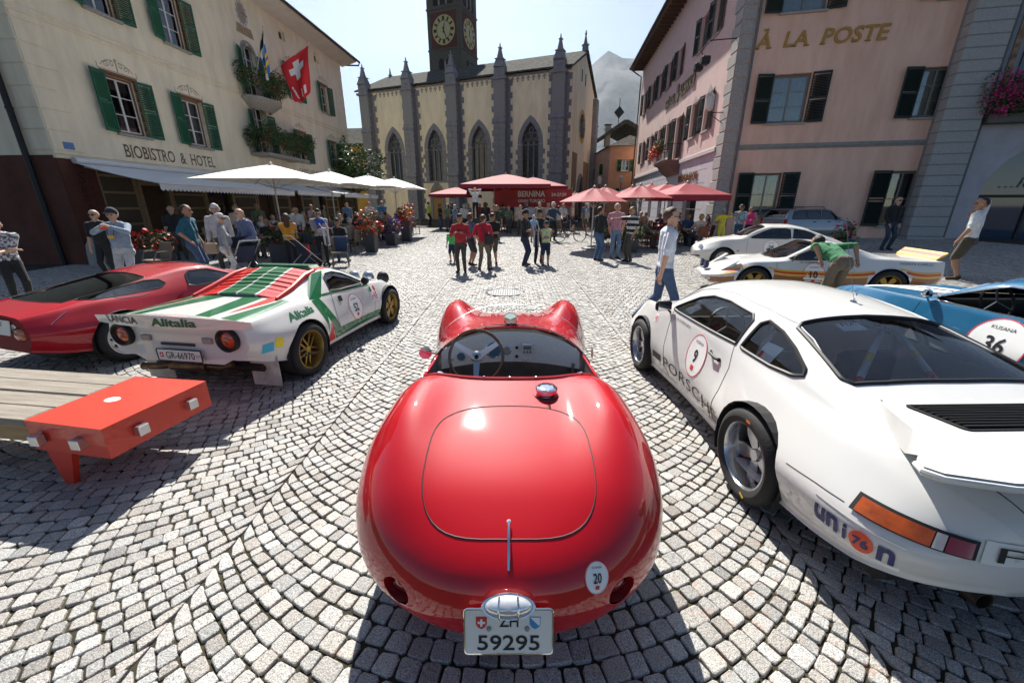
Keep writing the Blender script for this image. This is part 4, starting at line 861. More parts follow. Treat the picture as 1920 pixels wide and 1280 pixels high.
# ---------------------------------------------------------------- houses, tree and hills behind
def small_house():
    root=empty('far_house',(10.75,48,.5),0,'small pink house with green shutters beyond the church corner','house'); F=Facade(root,(0,0),R(-10)); S=Facade(root,(0,0),R(-10+68)); OR=mat('salmon_stucco',(.50,.30,.19),.9,var=.1,scale=2)
    ws=[(1.75,5.05,.85,1.15),(1.75,2.15,.85,1.15)]
    F.put('front_wall',wall_mb(0,5,-1,7.7,[(x-w/2,x+w/2,z,z+h) for x,z,w,h in ws]),OR)
    for x,z,w,h in ws: window(F,x,z,w,h,SASHW,SASHW,SHG,2,2,STONEG,6)
    b=MB(); b.add([tuple(Vector((0,0,-1))),tuple(F.M@Vector((-2.2,3.6,-1))),tuple(F.M@Vector((-2.2,3.6,6.9))),(0,0,7.7)],[(0,1,2,3)]); b.build('side_wall',mat('pale_pink_side',(.55,.42,.38),.9,var=.1,scale=2),root)
    for t,z in ((.35,4.8),(.75,4.4),(.5,1.6)):
        p=F.M@Vector((-2.2*t-.05,3.6*t-.03,z)); b=MB(); b.box(-.3,.3,-.03,.03,0,1.1); o=b.build('side_shutter',SHG,root,loc=p,rot=(0,0,math.atan2(3.6,-2.2)+R(-10)))
    b=MB(); c=[F.M@Vector(p) for p in ((-2.6,3.9,6.75),(-.25,-.35,7.6),(5.4,-.35,7.6),(5.4,5,7.6))]; ap=F.M@Vector((2.2,2.6,9.0)); b.add([tuple(p) for p in c]+[tuple(ap)],[(0,1,4),(1,2,4),(2,3,4),(3,0,4),(3,2,1,0)]); b.build('roof',SLATE,root)
    b=MB(); b.bbox(3.2,4.1,-.06,-.02,4.3,5.6,.01); F.put('red_banner',b,mat('banner_red',(.45,.04,.05),.8)); b=MB(); b.bbox(2.9,4.6,-.6,-.5,3.75,4.15,.01); F.put('hanging_sign',b,mat('dark_gilt',(.10,.07,.03))); 
    b=MB(); b.bbox(3.9,4.7,-.7,-.6,1.5,3.2,.01); so=F.put('sign_board',b,BLACK); 
    for i,t in enumerate(('CAFFÈ','HOTEL','POSTA')): flat_text(root,t,F.p(3.98,-.705,2.75-.5*i),F.M@Vector((1,0,0)),(0,0,1),.64,.28,GOLDL)
small_house()
def barn():
    root=empty('far_roof_house',(18,62,.5),0,'dark stone-roofed house with chimneys behind the small pink house','house'); b=MB(); b.box(-9,9,0,10,-1,8.3); b.build('wall',mat('far_grey_wall',(.2,.19,.17),.9,var=.2,scale=2),root)
    b=MB(); b.prism([(-10.5,7.4),(-2.6,12.6),(-2.0,12.6),(7,8.0),(7,7.6),(-2.3,12.2)],(0,-.6,0),(1,0,0),(0,0,1),(0,11,0)); b.build('roof',SLATE,root)
    for x,y,z,h in ((-6.3,1,9.9,1.9),(1.2,2,10.8,2.9),(3.4,1,9.8,2.4),(-4.0,3,11.2,1.2)):
        b=MB(); b.bbox(x-.38,x+.38,y-.38,y+.38,z-1.5,z+h,.03); b.bbox(x-.48,x+.48,y-.48,y+.48,z+h-.4,z+h-.25,.02); co_=b.build('chimney',STONEG,root); b=MB(); b.bbox(x-.5,x+.5,y-.5,y+.5,z+h+.15,z+h+.22,.01); b.build('chimney_slab',SLATE,co_)
    b=MB(); b.tube([(-2.3,4,12.4),(-2.3,4,16.2)],.05,6); b.prism([(-.75,14.4),(0,13.55),(.75,14.4),(0,15.25)],(-2.3,3.95,0),(1,0,0),(0,0,1),(0,.08,0)); b.build('weather_vane',IRON,root)
barn()
def ochre_annex():
    root=empty('ochre_annex',(-22.5,52,.3),0,'small yellow ochre house with slate roof between hotel and church','house'); F=Facade(root,(0,0),R(-8)); b=wall_mb(-2,7.5,-1,8.3,[(3.7,4.5,5.2,6.4)]); F.put('front_wall',b,mat('strong_ochre',(.52,.30,.06),.9,var=.15,scale=2))
    window(F,4.1,5.2,.8,1.2,SASHW,SASHW,None,2,2,STONEG); b=MB(); b.prism([(-.7,8.2),(-.7,8.4),(4,10.8),(8.5,8.4),(8.5,8.2),(4,10.6)],(-3,0,0),(0,1,0),(0,0,1),(11.5,0,0)); F.put('roof',b,SLATE)
    b=MB(); b.prism([(-.7,6.9),(-.7,7.0),(.0,7.5),(0,6.9)],(3.2,0,0),(0,1,0),(0,0,1),(1.8,0,0)); F.put('canopy',b,SLATE)
ochre_annex()
def tree(name,x,y,h,r,label,n=2600,group=None):
    root=empty(name,(x,y,zg(x,y)),0,label,'tree',group); b=MB(); b.tube([(0,0,-.1),(.05,.02,h*.3),(.0,.05,h*.55)],[.16,.12,.08],8); b.build('trunk',mat('bark',(.10,.075,.05),.9,bump=.8,bscale=20),root,smooth=True)
    lv=[]
    for k in range(16):
        a=random.uniform(0,6.28); t=random.uniform(.1,.95); c=(r*t*.75*math.cos(a),r*t*.75*math.sin(a),h*random.uniform(.45,.92)); b=MB(); b.tube([(0,0,h*.3),(c[0]*.5,c[1]*.5,(h*.3+c[2])/2),c],[.06,.04,.015],5); b.build('limb',mat('bark',(.10,.075,.05)),root)
        lv.append(blob(n//16,c,(r*.42,r*.42,r*.36),.35))
    o=mesh_obj('crown',leaf_mesh('crown',np.concatenate(lv),.24,[LEAFD,LEAFM,LEAFL],(3,5,3)),root)
tree('small_tree',-11.9,32.0,6.4,2.3,'round leafy tree between the hotel and the church',7000)
def mountains():
    def ridge(name,y,pts,m,depth,label):
        xs=np.linspace(pts[0][0],pts[-1][0],90); zs=np.interp(xs,[p[0] for p in pts],[p[1] for p in pts]); zs=zs+RNG.normal(0,1,90)*.012*zs.max()
        rows=12; V=[]
        for j in range(rows+1):
            t=j/rows; V.append(np.stack([xs+RNG.normal(0,1,90)*12,np.full(90,y)-depth*(1-t)+RNG.normal(0,1,90)*depth*.02,zs*t**.85*(1+RNG.normal(0,.025,90)*(1-t))-30*(1-t)],1))
        V=np.concatenate(V); f=np.array([(j*90+i,j*90+i+1,(j+1)*90+i+1,(j+1)*90+i) for j in range(rows) for i in range(89)]); o=mesh_obj(name,np_mesh(name,V,f,m,smooth=True)); tag(o,label,'mountain',kind='structure')
    M1=mat('forest_slope_hazed',(.10,.12,.11),.95,col2=(.19,.19,.18),var=.2,scale=.01)  # slope colour lightened towards haze grey so the ridges fade
    ridge('mountain',5200,[(-6500,150),(-3500,180),(-1500,220),(-100,420),(700,1320),(1060,1620),(1300,1540),(1700,1720),(2600,2100),(4500,1700),(7000,1500)],M1,1500,'high hazy mountain ridge behind the village')
    ridge('mountain',2600,[(-2600,40),(-900,60),(200,120),(560,330),(720,470),(880,400),(1200,520),(2400,700)],M1,700,'nearer hazy wooded hill behind the roofs')
mountains()
# ---------------------------------------------------------------- car tool kit
class Body:
    """car skin lofted from cross sections; local y forward from the rear axle, x to the right, z up"""
    def __init__(s,section,ys,sub=5):
        S=[catmull(section(y),sub) for y in ys]; ns=len(S[0]); ny=len(ys)
        v=[];
        for y,P in zip(ys,S):
            P=P.copy(); P[-1,0]=0
            row=[(-p[0],y,p[1]) for p in P]+[(p[0],y,p[1]) for p in P[-2::-1]]
            v+=row
        w=2*ns-1; f=[]
        for j in range(ny-1):
            for i in range(w-1): f.append((j*w+i,j*w+i+1,(j+1)*w+i+1,(j+1)*w+i))
        s.bm=bmesh.new(); bv=[s.bm.verts.new(p) for p in v]
        for q in f:
            try: s.bm.faces.new([bv[i] for i in q])
            except ValueError: pass
        s.ends=([bv[i] for i in range(w)],[bv[(ny-1)*w+i] for i in range(w)])
        try: s.bm.faces.new(s.ends[0])
        except ValueError: pass
        try: s.bm.faces.new(s.ends[1][::-1])
        except ValueError: pass
        bmesh.ops.remove_doubles(s.bm,verts=s.bm.verts[:],dist=.0004)
        bmesh.ops.recalc_face_normals(s.bm,faces=s.bm.faces[:])
        s.bm.normal_update(); s.bvh=BVHTree.FromBMesh(s.bm)
    def cut(s,mode,poly,cond=lambda c,n:True):
        """cuts the outline poly (in the plane named by mode) out of the skin; returns the removed faces as (verts,faces)"""
        ax={'side':(1,2),'top':(0,1),'end':(0,2)}[mode]; n=len(poly)
        x0=min(p[0] for p in poly)-.02;x1=max(p[0] for p in poly)+.02;y0=min(p[1] for p in poly)-.02;y1=max(p[1] for p in poly)+.02
        def near(f):
            a=[v.co[ax[0]] for v in f.verts];b=[v.co[ax[1]] for v in f.verts]
            return max(a)>=x0 and min(a)<=x1 and max(b)>=y0 and min(b)<=y1 and cond(f.calc_center_median(),f.normal)
        s.bm.normal_update()
        for i in range(n):
            p,q=poly[i],poly[(i+1)%n]
            dx,dy=q[0]-p[0],q[1]-p[1]
            if abs(dx)+abs(dy)<1e-6: continue
            no=[0,0,0];no[ax[0]]=dy;no[ax[1]]=-dx; co=[0,0,0];co[ax[0]]=p[0];co[ax[1]]=p[1]
            lo=(min(p[0],q[0])-.012,max(p[0],q[0])+.012,min(p[1],q[1])-.012,max(p[1],q[1])+.012)
            fs=[f for f in s.bm.faces if near(f)]
            fs=[f for f in fs if max(v.co[ax[0]] for v in f.verts)>=lo[0] and min(v.co[ax[0]] for v in f.verts)<=lo[1] and max(v.co[ax[1]] for v in f.verts)>=lo[2] and min(v.co[ax[1]] for v in f.verts)<=lo[3]]
            if not fs: continue
            geom=list({v for f in fs for v in f.verts})+list({e for f in fs for e in f.edges})+fs
            bmesh.ops.bisect_plane(s.bm,geom=geom,plane_co=co,plane_no=no,dist=1e-5)
        s.bm.normal_update()
        def inside(a,b):
            c=False
            for i in range(n):
                p,q=poly[i],poly[i-1]
                if (p[1]>b)!=(q[1]>b) and a<(q[0]-p[0])*(b-p[1])/(q[1]-p[1])+p[0]: c=not c
            return c
        rm=[f for f in s.bm.faces if near(f) and inside(f.calc_center_median()[ax[0]],f.calc_center_median()[ax[1]])]
        vid={};V=[];F=[]
        for f in rm:
            q=[]
            for v in f.verts:
                if v not in vid: vid[v]=len(V); V.append((v.co.copy(),v.normal.copy()))
                q.append(vid[v])
            F.append(tuple(q))
        bmesh.ops.delete(s.bm,geom=rm,context='FACES')
        return V,F
    def skin(s,name,mats,parent,matfn=None,solid=None,flat=42):
        me=bpy.data.meshes.new(name); s.bm.normal_update()
        for m in (mats if isinstance(mats,list) else [mats]): me.materials.append(m)
        if matfn:
            for f in s.bm.faces: f.material_index=matfn(f.calc_center_median(),f.normal)
        for f in s.bm.faces: f.smooth=True
        s.bm.to_mesh(me); me.set_sharp_from_angle(angle=R(flat)); return mesh_obj(name,me,parent)
def panes(parent,VF,m,name='window',trim=BLACK,r=.011,inset=.004,split=True):
    """glass panes with a rubber seal (child) along their rim; one object per connected pane"""
    V,F=VF; n=len(V); par=list(range(n))
    def fd(i):
        while par[i]!=i: par[i]=par[par[i]]; i=par[i]
        return i
    for f in F:
        for i in f[1:]: par[fd(i)]=fd(f[0])
    groups={}
    for f in F: groups.setdefault(fd(f[0]) if split else 0,[]).append(f)
    out=[]
    for g in groups.values():
        ids=sorted({i for f in g for i in f}); mp={j:k for k,j in enumerate(ids)}
        b=MB(); b.add([V[i][0]-V[i][1]*inset for i in ids],[tuple(mp[i] for i in f) for f in g])
        o=b.build(name,m,parent,smooth=2); out.append(o)
        if trim is None: continue
        from collections import defaultdict
        ec=defaultdict(int)
        for f in g:
            for k in range(len(f)): a,c=f[k],f[(k+1)%len(f)]; ec[(min(a,c),max(a,c))]+=1
        nb=defaultdict(list)
        for (a,c),k in ec.items():
            if k==1: nb[a].append(c);nb[c].append(a)
        used=set(); tb=MB()
        for st in list(nb):
            if st in used: continue
            loop=[st];used.add(st);cur=st
            while True:
                nx=[q for q in nb[cur] if q not in used]
                if not nx: break
                cur=nx[0];used.add(cur);loop.append(cur)
            pts=[V[i][0] for i in loop]; q=[pts[0]]
            for p in pts[1:]:
                if (p-q[-1]).length>.012: q.append(p)
            if len(q)>3 and (q[0]-q[-1]).length<.012: q.pop()
            if len(q)>3: tb.tube(q,r,6,closed=True)
        if tb.v: tb.build('seal',trim,o,smooth=True)
    return out
def seam(parent,bvh,pts,mode,r=.003,m=BLACK,name='panel_gap_shade',side=-1,closed=False,step=.03,lift=0):  # gaps are raised dark tubes, the shade of a gap put into their colour
    """thin line draped along the skin: pts in (y,z) for side, (x,y) for top, (x,z) for rear/front end"""
    P=[Vector(p) for p in pts]; Q=[]
    seq=P+([P[0]] if closed else [])
    for a,b in zip(seq,seq[1:]):
        k=max(1,int((b-a).length/step))
        for i in range(k): Q.append(a+(b-a)*(i/k))
    if not closed: Q.append(P[-1])
    out=[]
    for q in Q:
        if mode=='side': o,d=Vector((side*2,q[0],q[1])),Vector((-side,0,0))
        elif mode=='top': o,d=Vector((q[0],q[1],3)),Vector((0,0,-1))
        elif mode=='rear': o,d=Vector((q[0],-4,q[1])),Vector((0,1,0))
        else: o,d=Vector((q[0],8,q[1])),Vector((0,-1,0))
        h=bvh.ray_cast(o,d)
        if h[0] is not None: out.append(h[0]-d*lift)
    if len(out)>1:
        b=MB(); b.tube(out,r,5,closed=closed); return b.build(name,m,parent,smooth=True)
def arc_pts(cx,cy,r,a0,a1,n): return [(cx+r*math.cos(R(a0+(a1-a0)*i/n)),cy+r*math.sin(R(a0+(a1-a0)*i/n))) for i in range(n+1)]
def arch(cy,cz,r,zlow,n=22):      # wheel opening: circle, legs straight down
    p=arc_pts(cy,cz,r,-20,200,n); return [(p[0][0],zlow)]+p+[(p[-1][0],zlow)]
def curvefn(**k): return {a:pchip(b) for a,b in k.items()}
def std_section(C):
    def sec(y):
        g=lambda n: float(C[n](y))
        zb,wb,zm,wm,zs,ws,zr,wr,zt=[g(n) for n in ('zb','wb','zm','wm','zs','ws','zr','wr','zt')]
        bu=g('bu') if 'bu' in C else .012
        return [(wb*.5,zb),(wb-.03,zb),(wb,zb+.035),((wb+wm)/2+.012,(zb+zm)/2),(wm,zm),(ws+(wm-ws)*.35,zs-(zs-zm)*.28),(ws,zs),(ws+(wr-ws)*.33+bu,zs+(zr-zs)*.36),(ws+(wr-ws)*.7+bu,zs+(zr-zs)*.74),(wr,zr),(wr*.72,zr+(zt-zr)*.62),(wr*.38,zr+(zt-zr)*.92),(0,zt)]
    return sec
def wheel(parent,x,y,r,rw,width,rimm,style='five',name='wheel',side=-1,tyre=TYRE,dish=.03,z=None):
    """side=-1: outer face looks to -x"""
    z=r if z is None else z
    root=MB(); ax=(side,0,0); h=width/2
    # rim barrel
    root.lathe([(rw*1.02,h-.012),(rw*1.04,h-.004),(rw*.99,h-.002),(rw*.95,h-.018),(rw*.9,h-dish-.01),(rw*.86,-h+.03),(rw*.99,-h)],36,(0,0,0),ax)
    d=h-dish-.02
    if style=='five':       # five flat petal spokes
        for k in range(5):
            a=2*math.pi*k/5+.3; ca,sa=math.cos(a),math.sin(a)
            px,py,pz=frame(ax); e=px*ca+py*sa; t=pz.cross(e); zz=pz
            w0,w1=rw*.13,rw*.24
            p=[e*(rw*.14)-t*w0,e*(rw*.14)+t*w0,e*(rw*.62)+t*w1,e*(rw*.93)+t*(w1*.8),e*(rw*.93)-t*(w1*.8),e*(rw*.62)-t*w1]
            root.add([q+zz*(d+.012) for q in p]+[q*1.0+zz*(d-.02) for q in p],[tuple(range(6)),tuple(range(11,5,-1))]+[(i,6+i,6+(i+1)%6,(i+1)%6) for i in range(6)])
    elif style=='star':     # five twin thin spokes
        for k in range(5):
            px,py,pz=frame(ax)
            for s in (-1,1):
                a=2*math.pi*k/5+.2; a2=a+s*.42
                p0=(px*math.cos(a)+py*math.sin(a))*(rw*.2)+pz*(d+.02); p1=(px*math.cos(a2)+py*math.sin(a2))*(rw*.92)+pz*(d+.0)
                root.tube([p0,p1],[rw*.07,rw*.05],6)
    elif style=='disc':     # pressed steel wheel with round holes
        root.lathe([(.0,d+.02),(rw*.3,d+.02),(rw*.42,d-.005),(rw*.9,d-.01)],36,(0,0,0),ax)
    root.lathe([(.0,d+.03),(rw*.17,d+.03),(rw*.2,d+.02),(rw*.2,d-.03)],18,(0,0,0),ax)
    w=root.build(name,rimm,parent,smooth=True,loc=(x,y,z))
    t=MB(); t.lathe([(rw*1.0,h-.01),(rw*1.06,h+.002),(rw+(r-rw)*.45,h+.016),(r-.04,h+.012),(r-.012,h-.008),(r,h-.035),(r,-h+.035),(r-.012,-h+.008),(r-.04,-h-.01),(rw,-h)],44,(0,0,0),ax)
    for gx in (-.3,0,.3): t.lathe([(r+.0006,gx*width-.004),(r+.0012,gx*width),(r+.0006,gx*width+.004)],40,(0,0,0),ax)
    t.build('tyre',tyre,w,smooth=True)
    if style=='disc':
        hb=MB(); px,py,pz=frame(ax)
        for k in range(10):
            a=2*math.pi*k/10; e=px*math.cos(a)+py*math.sin(a); hb.cyl(e*(rw*.66)+pz*(d-.02),e*(rw*.66)+pz*(d-.004),rw*.085,n=12)
        hb.build('vent_hole',BLACK,w,stuff=True)
    b=MB(); b.cyl(Vector(ax)*(-h+.05),Vector(ax)*(-h+.07),rw*.82,n=28); b.build('brake_disc',DARK,w)
    return w
def wells(parent,specs):
    for x0,x1,y,z,r in specs:      # dark wheel housings
        b=MB(); n=20; vs=[];
        for x in (x0,x1):
            for i in range(n+1): a=R(-25+230*i/n); vs.append((x,y+r*math.cos(a),z+r*math.sin(a)))
        b.add(vs,[(i,i+1,n+2+i,n+1+i) for i in range(n)])
        b.add([(x1,y+r*math.cos(R(-25+230*i/n)),z+r*math.sin(R(-25+230*i/n))) for i in range(n+1)],[tuple(range(n+1))])
        b.build('wheel_housing',DARK,parent)
def roundel(parent,bvh,num,o,ux,uy,d,a,b,rim=True,name='start_number'):
    ux=Vector(ux);uy=Vector(uy)
    w=decal(parent,name,bvh,oval(a,b),o,ux,uy,d,WHITEP,.003)
    if rim:
        n=36; ring=oval(a,b,n)+oval(a*.955,b*.965,n); decal(w,'red_rim',bvh,(ring,[(i,(i+1)%n,n+(i+1)%n,n+i) for i in range(n)]),o,ux,uy,d,REDP,.005)
    hw=a*(.32*len(num)+.06)
    decal_text(w,num,bvh,Vector(o)+uy*(-b*.02),ux,uy,hw,b*.62,d,BLACKP,.006,'number',bold=.02)
    decal(w,'sponsor_block',bvh,rrect(a*.34,b*.24,.004),Vector(o)+uy*(-b*.58),ux,uy,d,REDP,.005)
    decal_text(w,'KUSANA',bvh,Vector(o)+uy*(b*.62),ux,uy,a*.8,b*.13,d,BLACKP,.005,'sponsor_lettering')
    return w
def wrap(bvh,geo,c,a_of,z_of,off=.004,maxe=.05,rmax=3):
    """drape a flat drawing round a corner: u -> plan angle about c, v -> height"""
    v,f=geo; bm=bmesh.new(); bv=[bm.verts.new((p[0],p[1],0)) for p in v]
    for q in f:
        try: bm.faces.new([bv[i] for i in q])
        except ValueError: pass
    bmesh.ops.triangulate(bm,faces=bm.faces[:])
    for _ in range(5):
        es=[e for e in bm.edges if e.calc_length()>maxe]
        if not es: break
        bmesh.ops.subdivide_edges(bm,edges=es,cuts=1); bmesh.ops.triangulate(bm,faces=[x for x in bm.faces if len(x.verts)>3])
    bm.verts.index_update(); out=[];ok=[]
    for w in bm.verts:
        a=a_of(w.co.x,w.co.y); z=z_of(w.co.x,w.co.y); d=Vector((math.cos(a),math.sin(a),0)); h=bvh.ray_cast(Vector((c[0],c[1],z))+d*rmax,-d,rmax*1.2)
        if h[0] is None: out.append((0,0,0)); ok.append(False)
        else: out.append(h[0]+d*off); ok.append(True)
    fs=[tuple(x.index for x in q.verts) for q in bm.faces if all(ok[x.index] for x in q.verts)]
    bm.free(); b=MB(); b.add(out,fs); return b
def cabin(root,x,y0,y1,z0,zt,seats=((-.35,),(.35,)),sm=None,wheel_at=None,sy=None):
    b=MB(); b.box(-x,x,y0,y1,z0,z0+.04); b.box(-x,x,y1,y1+.04,z0,zt-.02); b.box(-x,x,y0-.04,y0,z0,zt-.06); b.build('cabin_floor',DARK,root)
    sy=sy if sy is not None else (y0+y1)/2
    for s in seats:
        q=MB(); q.bbox(s[0]-.23,s[0]+.23,sy-.22,sy+.28,z0+.04,z0+.26,.04); q.bbox(s[0]-.22,s[0]+.22,sy-.32,sy-.18,z0+.2,zt+.02,.05); q.build('seat',sm or mat('black_leather',(.02,.019,.019),.55,bump=.2,bscale=30),root)
    if wheel_at:
        c=Vector(wheel_at); axv=Vector((0,-1,.35)).normalized(); fx,fy,fz=frame(axv,(1,0,0)); q=MB()
        q.tube([c+fx*(.18*math.cos(2*math.pi*i/28))+fy*(.18*math.sin(2*math.pi*i/28)) for i in range(28)],.013,6,closed=True); o=q.build('steering_wheel',BLACK,root,smooth=True)
        q=MB()
        for a in (0,120,240): e=fx*math.cos(R(a+90))+fy*math.sin(R(a+90)); q.tube([c,c+e*.175],.011,5)
        q.build('spokes',STEELG,o)
# ---------------------------------------------------------------- red open two-seater in the middle
REDPAINT=carpaint('racing_red_paint',(.44,.0,.006))
def red_roadster():
    root=empty('roadster',(-.012,1.79,0),0,'red open two-seater racing roadster with start number 20 on its rounded tail','car')
    # y=0 rear axle; tail at -.80; nose 3.15
    C=curvefn(w=[(-0.778,.02),(-0.764,.16),(-0.735,.28),(-0.668,.42),(-0.573,.545),(-0.430,.655),(-0.239,.73),(0,.765),(.25,.755),(.5,.70),(.8,.655),(1.2,.64),(1.6,.66),(2.0,.75),(2.3,.80),(2.6,.76),(2.9,.62),(3.05,.45),(3.13,.25),(3.15,.05)],
      zt=[(-0.778,.50),(-0.764,.55),(-0.735,.605),(-0.668,.665),(-0.573,.72),(-0.430,.785),(-0.239,.832),(0,.873),(.2,.905),(.4,.932),(.9,.945),(1.33,.935),(1.5,.92),(2.0,.86),(2.5,.76),(2.9,.62),(3.1,.5),(3.15,.42)],
      zb=[(-0.778,.46),(-0.764,.40),(-0.735,.345),(-0.668,.30),(-0.477,.25),(-0.191,.20),(.5,.16),(2.3,.17),(2.8,.22),(3.1,.32),(3.15,.38)],
      hb=[(-0.778,0),(-.6,.012),(-.4,.045),(-.2,.085),(0,.112),(.22,.10),(.42,.035),(.55,0.0),(1.45,0.0),(1.7,.05),(2.0,.19),(2.25,.22),(2.5,.17),(2.8,.04),(3.0,0)],
      xf=[(-0.764,.45),(0,.53),(.5,.5),(1.6,.52),(2.2,.59),(2.8,.5)],
      ex=[(-0.764,2.1),(0,2.8),(1.0,2.7),(2.2,2.4),(3.1,2.0)])
    def sec(y):
        w,zt,zb,hb,xf,ex=[float(C[k](y)) for k in ('w','zt','zb','hb','xf','ex')]
        zm=zb+(zt-zb)*.42; P=[]
        for i in range(25):
            th=-math.pi/2+math.pi*i/24; c,s=math.cos(th),math.sin(th)
            x=w*abs(c)**(2/ex); z=zm+((zt-zm) if s>0 else (zm-zb))*math.copysign(abs(s)**(2/ex),s)
            if s>0: z+=hb*(math.exp(-((x-xf)/.165)**2) if y<1 else math.exp(-abs((x-xf)/.175)**2.7))*min(1,s*2.2)
            P.append((x,z))
        P[0]=(0.0,P[0][1]); return P
    ys=sorted(set([-.778,-.772,-.764,-.75,-.735,-.715,-.69,-.65]+[round(-.60+.05*i,3) for i in range(76)]+[3.1,3.13,3.15]))
    ys=[y for y in ys if y<=3.15]
    B=Body(sec,ys,sub=2)
    bvh=B.bvh
    # cockpit opening
    ck=[(-.42,.36),(-.53,.41),(-.575,.53),(-.578,.75),(-.57,1.0),(-.545,1.15),(-.42,1.27),(-.2,1.335),(0,1.35),(.2,1.335),(.42,1.27),(.545,1.15),(.57,1.0),(.578,.75),(.575,.53),(.53,.41),(.42,.36),(.15,.33),(0,.325),(-.15,.33)]
    B.cut('top',ck,lambda c,n:n.z>.15 and c.z>.5)
    for s in (-1,1): B.cut('end',[(s*.43+.056*math.cos(2*math.pi*i/18),.485+.05*math.sin(2*math.pi*i/18)) for i in range(18)],lambda c,n:n.y<-.1 and c.y<-.3)
    for yy in (0,2.27): B.cut('side',arch(yy,.26,.30,.0),lambda c,n:abs(n.x)>.1 and c.z<.5 and abs(c.x)>.4)
    body=B.skin('body',[REDPAINT],root)
    wells(root,[(-.62,-.35,0,.27,.30),(.62,.35,0,.27,.30),(-.66,-.38,2.27,.27,.30),(.66,.38,2.27,.27,.30)])
    for s in (-1,1):
        for yy in (0,2.27): wheel(root,s*(.52 if yy==0 else .57),yy,.29,.2,.15,ALU,'star',side=s)
    # cockpit rim bead and tub
    rim=[]
    for i in range(len(ck)):
        p=Vector(ck[i]);q=Vector(ck[(i+1)%len(ck)])
        for k in range(4):
            t=p+(q-p)*k/4; h=bvh.ray_cast(Vector((t.x,t.y,3)),Vector((0,0,-1)))
            if h[0] is not None: rim.append(h[0]+Vector((0,0,.002)))
    b=MB(); b.tube(rim,.011,8,closed=True); b.build('cockpit_rim',REDPAINT,root,smooth=True)
    b=MB()
    for i in range(0,len(rim),4): b.lathe([(.0,.004),(.004,.003),(.006,0)],8,tuple(rim[i]+Vector((0,0,.012))))
    b.build('rim_stud',CHROME,root,smooth=True,stuff=True)
    b=MB(); n=len(ck); pts=[(p[0]*.985,.83+(p[1]-.83)*.985) for p in ck]
    top=[]; 
    for p in pts:
        h=bvh.ray_cast(Vector((p[0],p[1],3)),Vector((0,0,-1))); top.append((p[0],p[1],(h[0].z if h[0] is not None else .85)-.012))
    b.add(top+[(p[0]*.97,p[1],.22) for p in pts],[(i,(i+1)%n,n+(i+1)%n,n+i) for i in range(n)]+[tuple(range(n,2*n))])
    b.build('cockpit_tub',mat('cockpit_dark_grey',(.13,.12,.11),.7,var=.3,scale=6),root)
    # grey dashboard following the scuttle
    dash=MB(); dm=mat('hammered_grey_dash',(.70,.67,.62),.5,0,var=.08,scale=60)
    dp=[]
    for i in range(25):
        x=-.53+1.06*i/24; h=bvh.ray_cast(Vector((x*.97,1.23-.12*(x/.53)**2,3)),Vector((0,0,-1))); zt=(h[0].z if h[0] is not None else .85)-.012
        dp.append((x,1.245-.16*(x/.53)**2,zt))
    k=len(dp)
    dash.add(dp+[(p[0],p[1]-.04,.685) for p in dp]+[(p[0],p[1]+.06,.675) for p in dp],[(i+1,i,k+i,k+i+1) for i in range(k-1)]+[(k+i+1,k+i,2*k+i,2*k+i+1) for i in range(k-1)])
    dash=dash.build('dashboard',dm,root,smooth=True)
    def gauge(x,z,r,m,nm='gauge'):
        j=min(range(k),key=lambda i:abs(dp[i][0]-x)); y=dp[j][1]-.04*(dp[j][2]-z)/max(.01,dp[j][2]-.685)-.004
        g=MB(); g.lathe([(.0,.004),(r*.86,.004)],24,(x,y,z),(0,-1,.15)); o=g.build(nm,m,root)
        g=MB(); g.lathe([(r*.84,.004),(r*.9,.012),(r,.01),(r*1.03,-.004)],24,(x,y,z),(0,-1,.15)); g.build('bezel',CHROME,o,smooth=True)
        return o
    face=mat('gauge_blue_face',(.02,.12,.2),.3,coat=1); face2=mat('gauge_two_tone_face',(.5,.28,.06),.3,coat=1,col2=(.05,.2,.35),scale=18)
    gauge(-.385,.76,.034,face); gauge(-.135,.785,.066,face); gauge(-.03,.775,.034,face2)
    gauge(.05,.80,.014,BLACK,'switch'); gauge(.05,.73,.014,BLACK,'switch'); gauge(.105,.70,.009,CHROME,'switch'); gauge(.14,.70,.009,CHROME,'switch')
    t=MB(); t.bbox(.09,.175,1.165,1.195,.765,.845,.006); to=t.build('rally_timer',mat('timer_white',(.6,.6,.58),.4),root)
    t=MB(); t.box(.102,.163,1.162,1.166,.80,.832); t.build('display',mat('lcd_grey',(.16,.18,.15),.2),to)
    t=MB()
    for q in range(3): t.lathe([(0,.004),(.006,.004),(.007,0)],10,(.108+.024*q,1.165,.782),(0,-1,0))
    t.build('button',BLACK,to,stuff=True)
    # steering wheel
    sw=MB(); cx,cz=-.25,.83; c=Vector((cx,.93,cz)); axv=Vector((0,-1,.42)).normalized(); fx,fy,fz=frame(axv,(1,0,0))
    rr=.195; ringp=[c+fx*(rr*math.cos(2*math.pi*i/40))+fy*(rr*math.sin(2*math.pi*i/40)) for i in range(40)]
    sw.tube(ringp,.0115,8,closed=True); swo=sw.build('steering_wheel',mat('varnished_wood_rim',(.10,.045,.018),.25,coat=1,var=.3,scale=30),root,smooth=True)
    sp=MB(); hub=c-axv*.045
    for a in (90,212,328):
        e=fx*math.cos(R(a-180))+fy*math.sin(R(a-180)); t=axv.cross(e)
        p0=hub+e*.03;p1=c+e*rr*.97
        sp.add([p0-t*.024,p0+t*.024,p1+t*.016,p1-t*.016,p0-t*.024+axv*.005,p0+t*.024+axv*.005,p1+t*.016+axv*.004,p1-t*.016+axv*.004],[(3,2,1,0),(4,5,6,7),(0,1,5,4),(1,2,6,5),(2,3,7,6),(3,0,4,7)])
